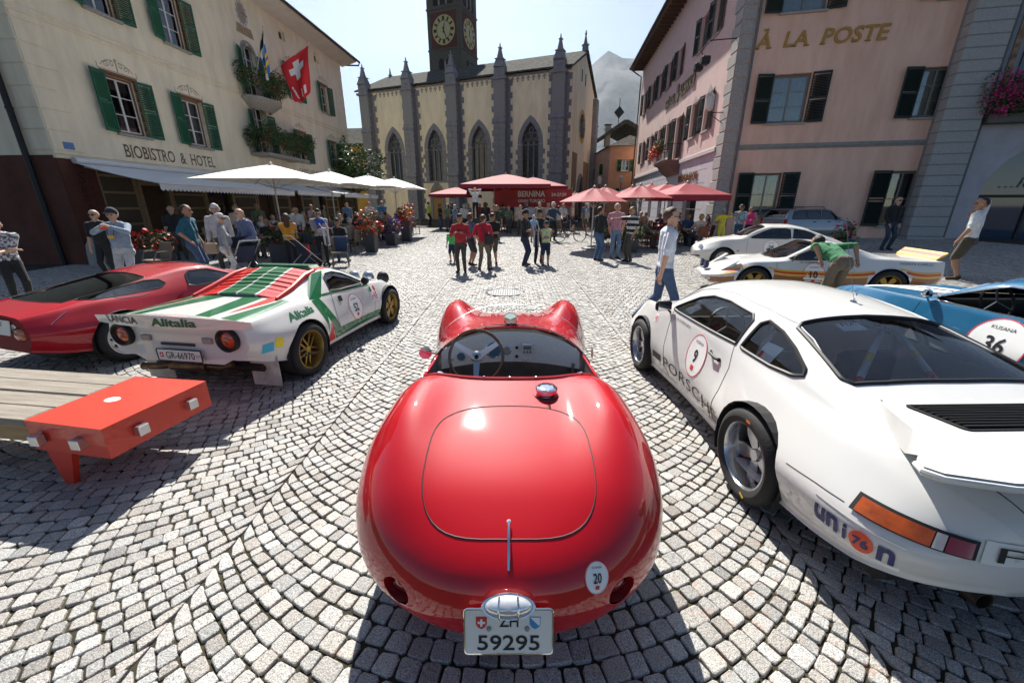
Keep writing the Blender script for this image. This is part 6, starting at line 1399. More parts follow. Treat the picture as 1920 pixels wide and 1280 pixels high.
# ---------------------------------------------------------------- white, green and red rally wedge with louvred engine cover
RW=carpaint('rally_white_paint',(.62,.62,.60)); GREEN=mat('flag_green_paint',(.0,.115,.038),.45,coat=.8,spec=.2); FRED=mat('flag_red_paint',(.62,.03,.02),.45,coat=.8,spec=.2)
GREENP=mat('green_print',(.0,.12,.04),.5)
def rally_wedge():
    root=empty('rally_car',(-3.19,4.47,0),R(-9.3),'white rally car with green and red stripes, louvred engine cover and start number 52','car')
    C=curvefn(
     zb=[(-.74,.44),(-.5,.34),(0,.24),(.6,.19),(2.18,.18),(2.7,.2),(2.98,.3)],
     wb=[(-.74,.70),(-.3,.85),(0,.88),(.6,.79),(1.5,.77),(2.18,.81),(2.6,.72),(2.9,.55),(2.98,.45)],
     zm=[(-.74,.62),(0,.57),(.8,.46),(1.5,.45),(2.18,.49),(2.98,.38)],
     wm=[(-.74,.80),(-.4,.88),(0,.915),(.35,.88),(.7,.815),(1.4,.80),(1.9,.83),(2.18,.85),(2.5,.80),(2.8,.68),(2.98,.52)],
     zs=[(-.74,.79),(-.3,.81),(0,.825),(.5,.81),(1.0,.78),(1.6,.75),(2.0,.735),(2.18,.725),(2.5,.63),(2.8,.50),(2.98,.41)],
     ws=[(-.74,.755),(0,.76),(.5,.71),(1.0,.70),(1.5,.71),(2.0,.70),(2.5,.62),(2.98,.45)],
     zr=[(-.74,.835),(-.3,.85),(0,.865),(.2,.90),(.5,.99),(.75,1.045),(1.1,1.055),(1.3,1.01),(1.5,.93),(1.75,.81),(1.9,.765),(2.2,.71),(2.5,.62),(2.98,.415)],
     wr=[(-.74,.66),(0,.60),(.3,.55),(.6,.51),(.9,.50),(1.2,.51),(1.5,.56),(1.75,.59),(1.9,.56),(2.5,.45),(2.98,.35)],
     zt=[(-.74,.855),(-.3,.868),(0,.88),(.2,.915),(.5,1.01),(.75,1.075),(1.1,1.09),(1.25,1.065),(1.5,.96),(1.8,.82),(1.95,.78),(2.5,.65),(2.98,.43)])
    ys=sorted(set([-.74,-.735,-.72]+[round(-.70+.05*i,3) for i in range(74)]+[2.98])); ys=[y for y in ys if y<=2.98]
    B=Body(std_section(C),ys,5); bvh=B.bvh
    wind=B.cut('top',[(-.48,1.20),(0,1.23),(.48,1.20),(.58,1.70),(.45,1.83),(0,1.88),(-.45,1.83),(-.58,1.70)],lambda c,n:n.z>.15 and c.z>.7)
    door=B.cut('side',[(.80,.83),(.86,.98),(.95,1.025),(1.10,1.025),(1.28,.975),(1.62,.80),(1.55,.785),(1.0,.80)],lambda c,n:abs(n.x)>.12 and c.z>.74)
    B.cut('side',arch(0,.31,.35,.1),lambda c,n:abs(c.x)>.45 and c.z<.72 and abs(n.z)<.97)
    B.cut('side',arch(2.18,.30,.34,.1),lambda c,n:abs(c.x)>.45 and c.z<.70 and abs(n.z)<.97)
    B.skin('body',[RW],root)
    panes(root,wind,GLASSD,'windscreen',r=.012); panes(root,door,GLASSD,'door_window',r=.011)
    wells(root,[(-.89,-.5,0,.31,.352),(.89,.5,0,.31,.352),(-.83,-.45,2.18,.30,.342),(.83,.45,2.18,.30,.342)])
    gold=mat('gold_rim',(.30,.19,.045),.35,.7)
    for s in (-1,1):
        wheel(root,s*.765,0,.31,.215,.27,gold,'star',side=s,dish=.06); wheel(root,s*.75,2.18,.295,.205,.2,gold,'five',side=s,dish=.03)
    gap=mat('white_car_gap_shade',(.05,.05,.05),.7)  # dark colour stands for the shade inside door and cover gaps
    for s in (-1,1):
        seam(root,bvh,[(1.70,.74),(1.72,.55),(1.66,.32),(1.5,.24),(.75,.24),(.70,.5),(.78,.80)],'side',.003,gap,'door_gap_shade',side=s)
    seam(root,bvh,[(-.62,-.55),(-.58,.05),(.58,.05),(.62,-.55)],'top',.003,gap,'cover_gap_shade')
    # recessed tail panel with lip
    lip=MB(); xs=[-.88+1.76*i/16 for i in range(17)]; zt_=lambda x:.90-.055*(x/.88)**2; zl_=lambda x:.768-.0*(x/.88)**2; yy=lambda x:-.87+.11*(x/.88)**2; n=17
    lv=[(x,yy(x),zt_(x)) for x in xs]+[(x,yy(x)+.02,zl_(x)) for x in xs]+[(x*.97,-.70,zt_(x)-.03) for x in xs]+[(x*.95,-.73,zl_(x)+.01) for x in xs]
    lip.add(lv,[(n+i,n+i+1,i+1,i) for i in range(n-1)]+[(i,i+1,2*n+i+1,2*n+i) for i in range(n-1)]+[(3*n+i,3*n+i+1,n+i+1,n+i) for i in range(n-1)]+[(0,2*n,3*n,n),(n-1,2*n-1,4*n-1,3*n-1)]); lip.build('tail_lip',RW,root,smooth=True)
    tb=BVHTree.FromPolygons([Vector(p) for p in lv],[q for i in range(n-1) for q in ((n+i,n+i+1,i+1),(n+i,i+1,i))])
    X,U,D=(1,0,0),(0,0,1),(0,1,0)
    sprint=mat('black_serif_print',(.015,.015,.015),.5)
    decal_text(root,'LANCIA',tb,(-.47,-.9,.833),X,U,.40,.07,D,sprint,.005,ser=True,bold=.01); decal_text(root,'Alitalia',tb,(.13,-.9,.833),X,U,.48,.085,D,GREENP,.005,bold=.03,shear=.12)
    p=MB(); p.add([(-.74,-.742,.46),(.74,-.742,.46),(.76,-.742,.77),(-.76,-.742,.77)],[(0,1,2,3)]); p.build('tail_panel',RW,root)
    for s in (-1,1):
        l=MB(); l.lathe([(.115,.0),(.115,.05),(.10,.055),(.085,.03),(.08,.02)],28,(s*.60,-.745,.655),(0,-1,0)); lo=l.build('tail_lamp',BLACK,root,smooth=True)
        l=MB(); l.lathe([(.082,.022),(.06,.036),(.03,.042),(0,.044)],24,(s*.60,-.745,.655),(0,-1,0)); l.build('lens',mat('orange_red_lens',(.42,.055,.01),.15,coat=1),lo,smooth=True)
        l=MB(); l.lathe([(0,.05),(.03,.047),(.036,.04)],20,(s*.60,-.745,.655),(0,-1,0)); l.build('inner_lens',mat('ruby_lens',(.28,.02,.02),.08,coat=1),lo,smooth=True)
        b=MB(); b.bbox(s*.35-.055,s*.35+.055,-.765,-.745,.60,.66,.006); b.build('reflector',mat('grey_reflector',(.30,.27,.24),.4),root)
        b=MB(); b.bbox(s*.66-.17,s*.66+.17,-.47,-.455,.05,.44,.006); b.build('mud_flap',mat('dusty_mud_flap',(.42,.41,.39),.8,var=.35,scale=5),root)
    b=MB(); b.box(-.19,.19,-.760,-.743,.565,.59); b.build('slot',BLACK,root)
    b=MB(); b.prism([(-.46,.38),(.46,.38),(.62,.47),(-.62,.47)],(0,-.735,0),(1,0,0),(0,0,1),(0,.05,0)); b.build('lower_valance',RW,root)
    o=Vector((0.02,-.775,.47)); pl=MB(); pl.prism(rrect(.50,.115,.01),o,X,U,(0,-.008,0)); po=pl.build('number_plate',mat('plate_white',(.72,.72,.68),.35,coat=.5),root)
    b=MB(); b.tube([o+Vector((p[0],-.008,p[1])) for p in rrect(.508,.122,.01)],.006,5,closed=True); b.build('plate_frame',BLACK,po)
    flat_text(po,'GR-66970',o+Vector((-.155,-.0092,-.036)),X,U,.33,.072,BLACKP,'registration',bold=.01)
    b=MB(); b.prism(rrect(.04,.05,.008),o+Vector((-.205,-.008,0)),X,U,(0,-.001,0)); b.build('shield',REDP,po); b=MB(); b.prism(rrect(.026,.008,.001),o+Vector((-.205,-.0095,0)),X,U,(0,-.0008,0)); b.prism(rrect(.008,.026,.001),o+Vector((-.205,-.0097,0)),X,U,(0,-.001,0)); b.build('cross',WHITEP,po)
    flat_text(po,'*Y*',o+Vector((.19,-.0092,-.015)),X,U,.045,.03,BLACKP,'stamp')
    ex=mat('burnt_exhaust',(.16,.10,.06),.4,.8,var=.5,scale=12)
    b=MB(); b.tube([(-.52,-.72,.30),(-.30,-.70,.31),(-.22,-.66,.32)],.036,12); b.tube([(-.24,-.66,.31),(.16,-.64,.31)],.058,14); b.tube([(.16,-.64,.31),(.32,-.62,.30),(.42,-.60,.33)],.03,10); b.lathe([(.036,0),(.040,.002),(.040,.012),(.03,.012),(.03,-.05)],14,(-.52,-.72,.30),(-1,-.1,0)); b.build('exhaust',ex,root,smooth=True)
    # louvres over the engine
    for k in range(8):
        t=k/7; y=.10+.62*t; z=float(C['zt'](y))+.018; hw=.50-.05*t
        s=MB(); segs=[(-hw,-hw*.52,0),(-hw*.52,-hw*.46,1),(-hw*.46,-.012,2),(-.012,.012,1),(.012,hw*.46,2),(hw*.46,hw*.52,1),(hw*.52,hw,0)]
        for x0,x1,mi in segs:
            dz=lambda x: -.05*(x/.5)**2
            s.add([(x0,y-.035,z+.018+dz(x0)),(x1,y-.035,z+.018+dz(x1)),(x1,y+.055,z+.035+dz(x1)),(x0,y+.055,z+.035+dz(x0)),(x0,y-.035,z-.006+dz(x0)),(x1,y-.035,z-.006+dz(x1)),(x1,y+.055,z+.02+dz(x1)),(x0,y+.055,z+.02+dz(x0))],[(0,1,2,3),(4,5,1,0),(7,6,5,4),(3,2,6,7),(1,5,6,2),(0,3,7,4)],mi)
        s.build('louvre',[FRED,RW,GREEN],root)
    b=MB(); vs=[]
    for k in range(9):
        y=.05+.75*k/8; vs+=[(-.47,y,float(C['zt'](y))-.045),(.47,y,float(C['zt'](y))-.045)]
    b.add(vs,[(2*k,2*k+1,2*k+3,2*k+2) for k in range(8)]); b.build('engine_bay_cover',BLACK,root)
    for s in (-1,1):
        b=MB(); b.tube([(s*.54,.02,.885),(s*.53,.3,.95),(s*.50,.6,1.045),(s*.49,.8,1.075)],[.02,.03,.035,.03],8); b.build('louvre_rail',FRED,root,smooth=True)
        b=MB(); b.add([(s*.50,.70,1.075),(s*.50,.92,1.085),(s*.70,.55,.80),(s*.715,.30,.82),(s*.53,.70,1.06),(s*.53,.92,1.07),(s*.72,.55,.79),(s*.735,.30,.81)],[(0,1,2,3),(7,6,5,4),(0,4,5,1),(1,5,6,2),(2,6,7,3),(3,7,4,0)]); b.build('buttress',GREEN,root)
    b=MB()
    pts=[(-.42,.86),(.42,.86),(.45,1.0),(-.45,1.0)]
    b.add([(x,y,1.105) for x,y in pts]+[(x*.9,y+.01,1.135) for x,y in pts],[(0,1,5,4),(1,2,6,5),(2,3,7,6),(3,0,4,7),(4,5,6,7)]); b.build('roof_scoop',GREEN,root)
    # painted stripes draped on the deck and roof
    DN=(0,0,-1)
    def topd(nm,P,m,off=.0035): decal(root,nm,bvh,P,(0,0,1.3),(1,0,0),(0,1,0),DN,m,off,.05)
    topd('green_stripe',[(-.78,-.70),(-.62,-.70),(-.50,.05),(-.60,.05)],GREEN); topd('red_stripe',[(-.60,-.70),(-.44,.05),(-.48,.05),(-.57,-.55)],FRED)
    topd('green_stripe',[(-.55,-.70),(-.44,-.70),(-.14,.05),(-.40,.05)],GREEN)
    topd('green_stripe',[(.20,-.70),(.36,-.70),(.34,.05),(.10,.05)],GREEN); topd('red_stripe',[(.44,-.55),(.42,.05),(.56,.05)],FRED,.0045); topd('green_stripe',[(.50,-.70),(.72,-.70),(.68,.05),(.60,.05)],GREEN)
    topd('green_stripe',[(-.16,.78),(.16,.78),(.16,1.18),(-.16,1.18)],GREEN); topd('red_stripe',[(.18,.80),(.48,.80),(.46,1.18),(.18,1.18)],FRED); topd('red_stripe',[(-.48,.80),(-.18,.80),(-.18,1.18),(-.46,1.18)],FRED)
    # flank: sill stripe, big letter mark, lettering, number, emblem
    for s in (1,-1):
        L=(0,s,0); Dd=(-s,0,0); ox=s*.9
        def sd(nm,P,m,off=.0035): decal(root,nm,bvh,P,(ox,0,0),(0,1,0),(0,0,1),Dd,m,off,.05)
        sd('sill_stripe',[(.62,.24),(1.86,.24),(1.84,.34),(.66,.36)],GREEN)
        sd('letter_mark',[(.36,.80),(.50,.80),(.80,.24),(.62,.24),(.50,.52)],GREEN,.004); sd('letter_mark',[(.33,.80),(.43,.80),(.46,.60),(.40,.40)],GREEN,.004); sd('letter_mark_red',[(.50,.50),(.60,.24),(.42,.24),(.42,.34)],FRED,.005)
        sd('shoulder_stripe',[(.52,.83),(1.70,.755),(1.72,.735),(.60,.80)],GREEN)
        decal_text(root,'Alitalia',bvh,(ox,.02,.735),L,U,.46,.085,Dd,GREENP,.004,bold=.03,shear=.12)
        roundel(root,bvh,'52',(ox,1.20,.52),L,U,Dd,.16,.18)
        b=decal(root,'flag_emblem',bvh,rrect(.20,.22,.004),(ox,1.76,.60),L,U,Dd,WHITEP,.003); decal_text(b,'HF',bvh,(ox,1.76,.565),L,U,.16,.10,Dd,REDP,.005)
        for k,m in ((-1,GREENP),(1,REDP)): decal(b,'flag_square',bvh,rrect(.055,.07,.003),(ox,1.76+s*k*.055,.67),L,U,Dd,m,.005)
        decal(root,'door_vent',bvh,rrect(.09,.07,.008),(ox,.92,.70),L,U,Dd,BLACK,.004)
    # rear quarter stickers
    hit=bvh.ray_cast(Vector((.78,-3,.55)),Vector((0,1,0)))
    decal(root,'blue_sticker',bvh,rrect(.12,.10,.004),(.80,-.55,.52),Vector((.3,.95,0)).normalized(),U,Vector((-.95,.3,0)),mat('sticker_cyan',(.05,.42,.62),.45),.004)
    decal(root,'yellow_sticker',bvh,oval(.055,.06),(.80,-.42,.54),Vector((.3,.95,0)).normalized(),U,Vector((-.95,.3,0)),mat('sticker_yellow',(.75,.65,.04),.45),.004)
    # lamp pods on the nose, mirror
    for i,x in enumerate((-.42,-.14,.14,.42)):
        l=MB(); l.lathe([(.0,-.10),(.06,-.085),(.10,-.04),(.112,.0),(.105,.012),(.0,.02)],24,(x,2.80,.66),(0,1,.05)); lo=l.build('lamp_pod',ALU if i<3 else BLACK,root,smooth=True)
        l=MB(); l.tube([(x,2.78,.56),(x,2.75,.48)],.02,8); l.build('bracket',BLACK,lo,smooth=True)
    for s in (-1,1):
        hit=bvh.ray_cast(Vector((s*2,1.55,.74)),Vector((-s,0,0)))[0]; m=MB(); m.lathe([(0,.055),(.03,.05),(.05,.02),(.055,-.03),(.045,-.035),(0,-.036)],16,(hit.x+s*.06,1.55,.83),(0,1,0)); mo=m.build('door_mirror',BLACK,root,smooth=True); b=MB(); b.tube([(hit.x+s*.05,1.56,.80),(hit.x-s*.01,1.58,.745)],.009,6); b.build('stalk',BLACK,mo)
    b=MB(); b.bbox(-.70,.70,-.5,2.8,.19,.32,.05); b.build('underbody',DARK,root)
    cabin(root,.55,.75,1.6,.22,.72,((-.30,),(.30,)),None,(-.30,1.45,.72),1.0)
    return root
rally_wedge()
# ---------------------------------------------------------------- the other parked cars
def gt_coupe():
    m=carpaint('deep_red_paint',(.36,.004,.014)); mr=m
    root=empty('gt_coupe',(-5.62,5.02,0),R(-17),'dark red fastback GT coupe with a large wrap-round rear window','car')
    C=curvefn(zb=[(-.78,.34),(-.5,.26),(0,.2),(2.5,.18),(3.2,.24),(3.4,.34)],
     wb=[(-.78,.60),(-.5,.72),(0,.80),(.7,.74),(1.8,.74),(2.45,.79),(3.0,.7),(3.3,.5),(3.4,.3)],
     zm=[(-.78,.55),(0,.52),(1,.48),(2.45,.5),(3.4,.42)],
     wm=[(-.78,.70),(-.5,.79),(0,.85),(.5,.82),(1,.79),(1.8,.80),(2.45,.84),(3.0,.74),(3.3,.54),(3.4,.32)],
     zs=[(-.78,0.725),(-.4,0.760),(0,0.787),(.5,0.769),(1,0.751),(1.8,0.742),(2.45,0.742),(3.0,0.619),(3.4,0.442)],
     ws=[(-.78,.60),(-.4,.66),(0,.70),(.5,.70),(1,.71),(1.8,.70),(2.45,.66),(3.0,.55),(3.4,.25)],
     zr=[(-.78,0.742),(-.4,0.796),(0,0.858),(.4,0.928),(.8,0.990),(1.1,1.017),(1.35,1.008),(1.6,0.919),(1.9,0.787),(2.1,0.742),(2.45,0.716),(3.0,0.627),(3.4,0.450)],
     wr=[(-.78,.50),(-.4,.52),(0,.52),(.4,.51),(.8,.50),(1.35,.50),(1.6,.53),(1.9,.58),(2.1,.5),(3.0,.4),(3.4,.16)],
     zt=[(-.78,0.756),(-.4,0.822),(0,0.893),(.4,0.964),(.8,1.026),(1.1,1.057),(1.35,1.048),(1.6,0.964),(1.9,0.822),(2.1,0.769),(2.45,0.734),(3.0,0.645),(3.4,0.459)])
    ys=[-.78,-.775,-.76]+[round(-.72+.06*i,3) for i in range(69)]+[3.4]; ys=[y for y in ys if y<=3.4]
    B=Body(std_section(C),ys,5); bvh=B.bvh
    rear=B.cut('top',[(-.50,.55),(0,.60),(.50,.55),(.53,.2),(.50,-.35),(.3,-.42),(0,-.44),(-.3,-.42),(-.50,-.35),(-.53,.2)],lambda c,n:n.z>.2 and c.z>.74)
    q=B.cut('side',[(-.25,0.818),(-.1,0.849),(.5,0.928),(.66,0.919),(.70,0.866),(.6,0.818),(.2,0.804),(-.1,0.804)],lambda c,n:abs(n.x)>.1 and c.z>.76)
    door=B.cut('side',[(.95,0.796),(1.0,0.928),(1.08,0.973),(1.35,0.964),(1.80,0.796),(1.7,0.769),(1.05,0.769)],lambda c,n:abs(n.x)>.1 and c.z>.74)
    wind=B.cut('top',[(-.47,1.42),(.47,1.42),(.56,1.85),(.4,1.98),(0,2.03),(-.4,1.98),(-.56,1.85)],lambda c,n:n.z>.15 and c.z>.70)
    for y,r in ((0,.345),(2.45,.335)): B.cut('side',arch(y,.31,r,.1),lambda c,n:abs(c.x)>.45 and c.z<.72 and abs(n.z)<.97)
    B.skin('body',[m,mat('deep_red_tail_dimmed',(.16,.003,.006),.6,spec=.2)],root,lambda c,n:1 if n.y<-.95 and c.y<-.7 else 0); gq=glass('smoked_perspex',(.30,.30,.30),.05)  # tail face uses a darkened, uncoated red to damp its bright reflection
    panes(root,rear,gq,'rear_window',r=.007); panes(root,q,glass('blue_grey_glass',(.35,.42,.5),.1),'quarter_window',r=.007); panes(root,door,GLASSD,'door_window',r=.01); panes(root,wind,GLASSD,'windscreen',r=.01)
    wells(root,[(-.83,-.5,0,.31,.347),(.83,.5,0,.31,.347),(-.82,-.45,2.45,.31,.337),(.82,.45,2.45,.31,.337)])
    wr=mat('white_silver_wheel',(.62,.64,.68),.35,.3)
    for s in (-1,1):
        wheel(root,s*.715,0,.31,.21,.22,wr,'disc',side=s,dish=.05); wheel(root,s*.71,2.45,.305,.21,.2,wr,'disc',side=s,dish=.05)
    for s in (-1,1):
        hit=bvh.ray_cast(Vector((s*.56,-3,.55)),Vector((0,1,0))); c=hit[0]; ax=(hit[1]+Vector((s*.5,-.5,0))).normalized()
        l=MB(); l.lathe([(.075,-.01),(.07,.012),(.04,.026),(0,.03)],22,tuple(c),tuple(ax)); lo=l.build('tail_lamp',mat('amber_red_lens',(.30,.05,.01),.15,coat=1),root,smooth=True); l=MB(); l.lathe([(.072,-.012),(.085,.0),(.088,-.015)],22,tuple(c),tuple(ax)); l.build('bezel',BLACK,lo,smooth=True)
    seam(root,bvh,[(.72,-.6),(.68,-.42)],'top',.004,CHROME,'rail'); seam(root,bvh,[(.05,.80),(.12,.775),(.32,.765),(.42,.78)],'side',.004,CHROME,'handle_rail',side=1)
    hit=bvh.ray_cast(Vector((.30,-3,.62)),Vector((0,1,0)))[0]
    pl=MB(); pl.prism(rrect(.30,.16,.01),hit+Vector((0,-.02,0)),(1,0,0),(0,.2,1),(0,-.008,.0016)); po=pl.build('number_plate',mat('plate_white',(.72,.72,.68),.35,coat=.5),root)
    flat_text(po,'CO',hit+Vector((-.08,-.030,.015)),(1,0,0),(0,.2,1),.10,.05,BLACKP,'registration',bold=.01); flat_text(po,'7Z2H',hit+Vector((-.13,-.030,-.065)),(1,0,0),(0,.2,1),.26,.055,BLACKP,'registration',bold=.01)
    roundel(root,bvh,'35',(.47,-.9,.60),(1,0,0),(0,0,1),(0,1,0),.055,.06,rim=False)
    b=MB(); b.bbox(-.66,.66,-.6,3.1,.19,.32,.05); b.build('underbody',DARK,root)
    cabin(root,.55,.75,1.8,.22,.76,((-.30,),(.30,)),None,(-.30,1.55,.78),1.05)
gt_coupe()
def striped_coupe():
    m=carpaint('striped_car_white',(.62,.62,.60)); root=empty('rally_coupe',(7.55,8.55,zg(7.5,8.5)),R(76),'white low rally coupe with orange, yellow and red waves, start number 10 and upturned tail','car')
    C=curvefn(zb=[(-.9,.36),(-.5,.26),(0,.2),(2.4,.18),(3.1,.22),(3.3,.32)],
     wb=[(-.9,.66),(-.4,.80),(0,.86),(.6,.80),(1.6,.78),(2.35,.82),(2.9,.72),(3.2,.55),(3.3,.42)],
     zm=[(-.9,.55),(0,.52),(1,.46),(2.35,.48),(3.3,.38)],
     wm=[(-.9,.74),(-.4,.86),(0,.90),(.5,.85),(1,.82),(1.8,.83),(2.35,.86),(2.8,.79),(3.2,.6),(3.3,.46)],
     zs=[(-.9,.79),(-.4,.80),(0,.82),(.6,.78),(1.5,.74),(2.0,.72),(2.35,.71),(2.8,.58),(3.3,.40)],
     ws=[(-.9,.68),(0,.72),(.6,.70),(1.5,.71),(2.35,.68),(2.8,.58),(3.3,.38)],
     zr=[(-.9,.82),(-.4,.83),(0,.86),(.3,.93),(.6,1.03),(.9,1.085),(1.2,1.08),(1.5,.94),(1.85,.77),(2.05,.73),(2.35,.68),(2.8,.58),(3.3,.405)],
     wr=[(-.9,.55),(0,.56),(.3,.54),(.6,.50),(.9,.49),(1.2,.50),(1.5,.55),(1.85,.58),(2.35,.5),(3.3,.3)],
     zt=[(-.9,.835),(-.4,.845),(0,.875),(.3,.95),(.6,1.06),(.9,1.12),(1.15,1.115),(1.5,.96),(1.85,.79),(2.05,.75),(2.35,.70),(2.8,.60),(3.3,.415)])
    ys=[-.9,-.895,-.88]+[round(-.84+.06*i,3) for i in range(69)]+[3.3]; ys=[y for y in ys if y<=3.3]
    B=Body(std_section(C),ys,5); bvh=B.bvh
    wind=B.cut('top',[(-.46,1.22),(.46,1.22),(.56,1.75),(.4,1.93),(0,1.98),(-.4,1.93),(-.56,1.75)],lambda c,n:n.z>.1 and c.z>.7)
    door=B.cut('side',[(.70,.81),(.78,1.02),(.9,1.06),(1.15,1.05),(1.72,.79),(1.62,.765),(.9,.785)],lambda c,n:abs(n.x)>.1 and c.z>.74)
    back=B.cut('top',[(-.45,.72),(.45,.72),(.48,.15),(-.48,.15)],lambda c,n:n.z>.2 and c.z>.8)
    for y,r in ((0,.35),(2.35,.34)): B.cut('side',arch(y,.31,r,.1),lambda c,n:abs(c.x)>.45 and c.z<.72 and abs(n.z)<.97)
    B.skin('body',[m],root); panes(root,wind,glass('blue_windscreen',(.4,.5,.6),.12),'windscreen',r=.009); panes(root,door,GLASSD,'door_window',r=.01); panes(root,back,mat('matt_black_cover',(.02,.02,.021),.7),'engine_cover',r=.008)
    wells(root,[(-.86,-.5,0,.31,.352),(.86,.5,0,.31,.352),(-.84,-.45,2.35,.31,.342),(.84,.45,2.35,.31,.342)])
    gd=mat('gold_rim',(.30,.19,.045),.35,.7)
    for s in (-1,1):
        wheel(root,s*.75,0,.315,.21,.26,gd,'five',side=s,dish=.05); wheel(root,s*.745,2.35,.305,.205,.2,gd,'five',side=s,dish=.03)
    cols=[mat('wave_brown',(.26,.085,.015),.4,coat=.8),mat('wave_yellow',(.72,.44,.06),.4,coat=.8),mat('wave_red',(.66,.06,.02),.4,coat=.8),mat('wave_yellow',(.72,.44,.06))]
    def top(y): return .565+.10*math.exp(-((y-2.35)/.34)**2)+.12*math.exp(-((y+.05)/.36)**2)-.05*max(0,(y-2.7))/.5+.10*max(0,-.35-y)
    lv=[-.6,-.115,-.075,-.032,0]
    for s in (-1,1):
        for k in range(4):
            n=40; P=[(-.86+4.1*i/n,max(.2,top(-.86+4.1*i/n)+lv[k]) if k else .2) for i in range(n+1)]; Q=[(-.86+4.1*i/n,top(-.86+4.1*i/n)+lv[k+1]) for i in range(n+1)]
            v=P+Q; f=[(i,i+1,n+2+i,n+1+i) for i in range(n)]
            ok=[q for i,q in enumerate(f) if all(math.hypot(v[j][0]-0,v[j][1]-.31)>.35 and math.hypot(v[j][0]-2.35,v[j][1]-.31)>.34 for j in q)]
            decal(root,('brown_band','yellow_band','red_band','yellow_trim')[k],bvh,(v,ok),(s*.9,0,0),(0,1,0),(0,0,1),(-s,0,0),cols[k],.0035,.08)['kind']='stuff'
        L=(0,s,0); roundel(root,bvh,'10',(s*.9,1.28,.50),L,(0,0,1),(-s,0,0),.20,.22)
        decal_text(root,'MONTE CARLO',bvh,(s*.8,-.42,.765),L,(0,0,1),.55,.045,(-s,0,-.3),BLACKP,.004)
        decal_text(root,'U. CANAVÒ',bvh,(s*.8,1.35,.755),L,(0,0,1),.36,.04,(-s,0,-.3),BLACKP,.004,bold=.02)
        seam(root,bvh,[(1.95,.72),(1.95,.4),(1.9,.25)],'side',.003,BLACK,'door_gap_shade',side=s); seam(root,bvh,[(.68,.77),(.55,.5),(.6,.25)],'side',.003,BLACK,'door_gap_shade',side=s)  # black tubes stand for the shade in the door gaps
    b=MB(); b.add([(-.60,-.80,.845),(.60,-.80,.845),(.62,-.94,.965),(-.62,-.94,.965),(-.60,-.80,.80),(.60,-.80,.80),(.62,-.96,.94),(-.62,-.96,.94)],[(0,1,2,3),(7,6,5,4),(0,4,5,1),(1,5,6,2),(2,6,7,3),(3,7,4,0)]); sp=b.build('tail_spoiler',mat('wave_yellow',(.72,.44,.06)),root)
    b=MB(); b.add([(-.605,-.845,.887),(.605,-.845,.887),(.612,-.90,.934),(-.612,-.90,.934)],[(0,1,2,3)]); b.build('red_stripe',mat('wave_red',(.66,.06,.02)),sp)
    for s in (-1,1):
        hl=MB(); hl.add([(s*.40,2.75,.60),(s*.66,2.75,.58),(s*.66,2.62,.74),(s*.40,2.62,.76),(s*.42,2.98,.50),(s*.62,2.98,.49)],[(0,1,2,3),(0,4,5,1),(1,5,2),(0,3,4),(3,2,5,4)]); hl.build('raised_headlamp',m,root)
        hit=bvh.ray_cast(Vector((s*2,1.62,.74)),Vector((-s,0,0)))[0]; q=MB(); q.bbox(-.06,.06,-.03,.03,-.04,.04,.015); mo=q.build('door_mirror',BLACK,root,loc=(hit.x+s*.10,1.66,.83)); q=MB(); q.tube([(-s*.04,0,-.03),(-s*.10,.02,-.09)],.01,5); q.build('stalk',BLACK,mo)
    for x in (-.2,.2):
        l=MB(); l.lathe([(0,-.10),(.06,-.08),(.09,-.03),(.095,.0),(0,.01)],20,(x,3.22,.56),(0,1,.1)); lo=l.build('spot_lamp',mat('navy_cover',(.02,.025,.07),.5),root,smooth=True)
    b=MB(); b.tube([(.3,.0,.86),(.34,-.2,1.25),(.36,-.3,1.50)],.002,4); b.build('aerial',STEELG,root)
    b=MB(); b.bbox(-.7,.7,-.6,3.0,.19,.32,.05); b.build('underbody',DARK,root); cabin(root,.55,.65,1.7,.22,.72,((-.30,),(.30,)),None,(-.30,1.45,.72),1.0)
striped_coupe()
